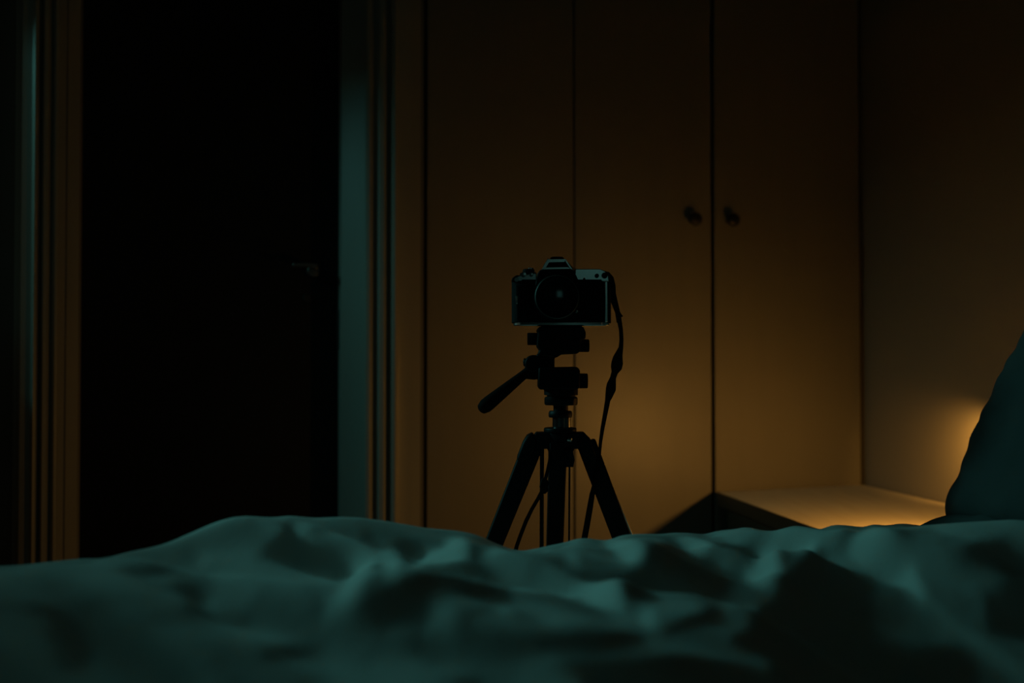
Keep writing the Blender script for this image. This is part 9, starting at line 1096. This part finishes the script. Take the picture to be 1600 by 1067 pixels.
body = body_plan(799.5, 954.5, CY0, CY1, 0.0155, 437, 505, 'body', M_leather)
body_plan(802, 952, CY0 - 0.001, CY1 + 0.001, 0.0155, 503.5, 509.6, 'bottom_plate', M_silver, bevel=0.0012)
# hand grip
bm = NB()
plate(bm, [(804, 446), (826, 446), (828, 452), (828, 496), (822, 501), (806, 501)], CY0 - 0.010, CY0 + 0.004, Z0)
obj('grip', bm, M_leather, fc, bevel=0.004, seg=3)
bm = NB()
plate(bm, [(805.5, 465), (809.5, 464), (809, 476), (806.5, 477)], CY0 - 0.0125, CY0 - 0.009, Z0)
obj('grip_glint', bm, M_chrome, fc, bevel=0.0006)  # chrome chip added as the warm glint on the grip's bevel
# top plate: two shoulders
cpl('top_plate', [[(898, 421.5), (936, 421.5), (944, 425), (949, 431), (950, 441), (902, 441), (897, 430)]], M_silver, 0.0012)
cpl('top_plate', [[(811, 432), (838, 428), (838, 440.5), (805, 440.5), (806, 436)]], M_silver, 0.0012)
cpl('shoulder', [[(799, 441), (800, 436), (806, 431.5), (812, 431), (812, 441)]], M_plastic, 0.0012, CY0 + 0.002, CY1 - 0.002)
cpl('shoulder', [[(944, 424.5), (952, 428), (956, 436), (956, 441), (948, 441), (947, 430)]], M_plastic, 0.0012, CY0 + 0.002, CY1 - 0.002)
# silver side strip of the front
bm = NB()
plate(bm, rect(943.5, 441, 948, 504), CY0 + 0.000, CY0 + 0.012, Z0)
obj('front_edge_strip', bm, M_silver, fc, bevel=0.001)
# prism housing: silver trapezoid round a black window
cpl('prism_housing', [[(856, 407.5), (882, 407), (888, 415), (894, 423.5), (897, 440), (840, 440), (846, 422.5), (850, 414)]], M_plastic, 0.001, CY0 + 0.001, CY1)
bm = NB()
fr = [[(856, 407), (883, 406.6), (881, 411.5), (857.5, 412)], [(846, 423), (856, 407), (858, 411), (852.5, 420)], [(883, 406.6), (894.5, 424), (889.5, 421.5), (882.5, 410.5)], [(846, 423), (852.5, 419.5), (887, 419.2), (890, 422)]]
for q in fr:
    plate(bm, q, CY0 - 0.002, CY0 + 0.010, Z0)
obj('prism_frame', bm, M_silver, fc, bevel=0.0005)
bm = NB()                                                       # sloping right facet of the prism
a0 = [P(883, 407, -0.008, Z0), P(895, 424, -0.008, Z0), P(905, 422, 0.018, Z0), P(889, 408.5, 0.018, Z0)]
vs = [bm.verts.new(v) for v in a0] + [bm.verts.new(v - Vector((0.003, 0, 0.003))) for v in a0]
for f in ((0, 1, 2, 3), (7, 6, 5, 4), (0, 4, 5, 1), (1, 5, 6, 2), (2, 6, 7, 3), (3, 7, 4, 0)):
    bm.faces.new([vs[i] for i in f])
obj('prism_facet', bm, M_silver, fc)
cpl('hot_shoe', [[(859, 407.5), (860, 403), (864, 401.8), (878, 402), (881, 404), (881, 407.5)]], M_plastic, 0.0006, -0.010, 0.014)
cpl('nameplate', [[(854, 412.5), (881.5, 412), (886, 418.8), (853, 419.2)]], M_plastic, 0.0003, CY0 - 0.001, CY0 + 0.004)
cpl('front_housing', [[(843, 424), (893, 424), (897, 432), (902, 446), (904, 470), (834, 470), (836, 446), (839, 430)]], M_plastic, 0.0015, CY0 - 0.008, CY0 + 0.006)
# dials on the left shoulder
bm = NB()
lathe(bm, [(0, 0), (8.5 * sc, 0), (9.2 * sc, 0.001), (9.2 * sc, 5 * sc), (8.4 * sc, 6 * sc), (5, 0)][:5] + [(0, 6 * sc)], P(826, 427, -0.004, Z0), (0, 0, 1), 24)
obj('shutter_dial', bm, M_plastic, fc)
bm = NB()
lathe(bm, [(0, 0), (4.5 * sc, 0), (4.5 * sc, 2.2 * sc), (0, 2.4 * sc)], P(829, 421.4, -0.008, Z0), (0, 0, 1), 18)
obj('shutter_button', bm, M_chrome, fc)
bm = NB()
plate(bm, [(812, 428), (822, 425.5), (838, 426.5), (838, 431), (814, 432)], -0.012, 0.012, Z0)
obj('advance_lever', bm, M_plastic, fc, bevel=0.001)
bm = NB()
lathe(bm, [(0, 0), (4 * sc, 0), (4 * sc, 0.003), (0, 0.0035)], P(818, 430.5, -0.0185, Z0), (0, -1, 0), 16)
lathe(bm, [(0, 0), (3 * sc, 0), (3 * sc, 0.003), (0, 0.0035)], P(830, 430.5, -0.0185, Z0), (0, -1, 0), 16)
obj('front_button', bm, M_silver, fc)
bm = NB()
lathe(bm, [(0, 0), (3.2 * sc, 0), (3.2 * sc, 0.003), (0, 0.0032)], P(931, 432.5, CY0, Z0), (0, -1, 0), 18)
obj('sync_socket', bm, M_plastic, fc)
bm = NB()
lathe(bm, [(0, 0), (1.8 * sc, 0), (1.8 * sc, 0.002), (0, 0.0022)], P(911.5, 437.5, CY0, Z0), (0, -1, 0), 14)
obj('screw', bm, M_plastic, fc)
bm = NB()
lathe(bm, [(0, 0), (4.6 * sc, 0), (4.6 * sc, 0.004), (0, 0.004)], P(943, 432, CY0 + 0.002, Z0), (0, -1, 0), 18)
obj('strap_lug', bm, M_plastic, fc)
bm = NB()
lathe(bm, [(0, 0), (3.5 * sc, 0), (3.5 * sc, 0.004), (0, 0.004)], P(807, 438.5, CY0 + 0.003, Z0), (0, -1, 0), 18)
obj('strap_lug', bm, M_chrome, fc)
# lens
LC = P(868, 467, CY0 - 0.006, Z0)
lens = obj('lens_barrel', (lambda b: (lathe(b, [(0.0, 0.0), (36 * sc, 0.0), (36 * sc, 0.006), (33 * sc, 0.007), (33 * sc, 0.009), (34 * sc, 0.010), (34 * sc, 0.026), (33 * sc, 0.0275), (32.2 * sc, 0.028), (30.5 * sc, 0.0275), (28.5 * sc, 0.022), (26 * sc, 0.020), (0, 0.0195)], LC, (0, -1, 0), 64, cap=False), b)[1])(NB()), M_plastic, fc, ang=25)
bm = NB()
for k in range(48):
    t = k * 2 * math.pi / 48
    c = LC + Vector((math.cos(t), 0, math.sin(t))) * (34 * sc)
    bar(bm, c + Vector((0, -0.012, 0)), c + Vector((0, -0.023, 0)), 0.0014, 0.0016, up=(math.cos(t), 0, math.sin(t)))
obj('focus_ring', bm, M_rubber, lens)
bm = NB()
lathe(bm, [(31.2 * sc, 0.0272), (32.4 * sc, 0.0282), (33.2 * sc, 0.0276)], LC, (0, -1, 0), 64, cap=False)
obj('filter_rim', bm, M_steel, lens)
bm = NB()
lathe(bm, [(35.2 * sc, 0.0), (37.0 * sc, 0.0), (37.0 * sc, 0.0035), (35.2 * sc, 0.0035)], LC, (0, -1, 0), 64, cap=False)
obj('mount_ring', bm, M_plastic, lens)
bm = NB()
lathe(bm, [(0, 0.0214), (8 * sc, 0.0212), (15 * sc, 0.0206), (21 * sc, 0.0198), (22 * sc, 0.016)], LC, (0, -1, 0), 48, cap=False)
obj('front_glass', bm, M_glass, lens)
bm = NB()
lathe(bm, [(0, 0), (2.4 * sc, 0), (2.4 * sc, 0.004), (0, 0.0045)], P(899, 487.5, CY0 - 0.004, Z0), (0, -1, 0), 14)
obj('lens_release', bm, M_chrome, fc)


# strap: webbing that hangs down both sides
def ribbon(bm, pts, thick=0.003):
    """pts: (px, py, width px, dy)"""
    n = len(pts)
    rows = []
    for i, (px, py, wd, dy) in enumerate(pts):
        a = pts[max(0, i - 1)]
        b = pts[min(n - 1, i + 1)]
        tx, ty = b[0] - a[0], b[1] - a[1]
        l = math.hypot(tx, ty)
        nx, ny = -ty / l, tx / l
        rows.append([bm.verts.new(P(px + s * nx * wd / 2, py + s * ny * wd / 2, dy + t * thick / 2, Z0)) for s, t in ((-1, -1), (1, -1), (1, 1), (-1, 1))])
    for a, b in zip(rows, rows[1:]):
        for k in range(4):
            l = (k + 1) % 4
            bm.faces.new((a[k], a[l], b[l], b[k]))
    bm.faces.new(rows[0])
    bm.faces.new(rows[-1][::-1])


bm = NB()
ribbon(bm, [(941, 428, 6, -0.016), (947, 430, 9, -0.017), (952, 437, 12, -0.014), (955, 448, 12, -0.008), (957, 460, 11, 0.0), (961, 473, 10, 0.004), (965, 486, 8, 0.004), (968, 500, 7, 0.003),
            (970.5, 515, 6, 0.002), (971, 530, 6, 0.0), (970, 543, 7, -0.002), (967, 552, 11, -0.003), (965, 559, 15, -0.003), (964, 567, 18, -0.003), (962.5, 575, 17, -0.003), (960, 582, 10, -0.003), (957.5, 590, 9, -0.003), (955, 600, 14, -0.003),
            (954, 608, 15.5, -0.003), (951.5, 617, 12, -0.003), (949, 626, 8, -0.003), (945.5, 645, 7, -0.003), (941, 668, 6, -0.004), (937.5, 690, 5, -0.006), (935, 712, 4.5, -0.012), (932, 732, 5, -0.018),
            (928, 750, 6.5, -0.021), (923, 770, 8, -0.022), (919, 795, 9, -0.02), (915, 820, 9, -0.016), (910, 850, 9, -0.01), (903, 900, 9, 0.0), (893, 960, 9, 0.01)])
strap = obj('strap', bm, M_strap, fc)
bm = NB()
ribbon(bm, [(860, 700, 4, -0.024), (858, 715, 5, -0.026), (855, 730, 5, -0.026), (852, 742, 5, -0.026), (849, 752, 6, -0.024), (846, 765, 6, -0.02), (840, 777, 5.5, -0.016), (831, 793, 5.5, -0.012),
            (822, 812, 6, -0.010), (815, 830, 6, -0.008), (808, 850, 6, -0.006), (800, 880, 6, 0.0), (806, 930, 7, 0.006), (830, 965, 8, 0.01), (865, 978, 9, 0.012), (893, 960, 9, 0.01)])
obj('strap', bm, M_strap, fc)
for q, pr, dy in (([(846, 744), (853, 745), (857, 751), (855, 757), (856, 763), (851, 768), (845, 767), (842, 757)], fc, -0.024), ([(961, 485), (967, 484), (970, 489), (972, 492), (974, 494), (970, 496), (970, 504), (964, 504)], fc, 0.002)):
    bm = NB()
    plate(bm, q, dy - 0.003, dy + 0.003, Z0)
    obj('strap_buckle', bm, M_plastic, pr, bevel=0.0008)
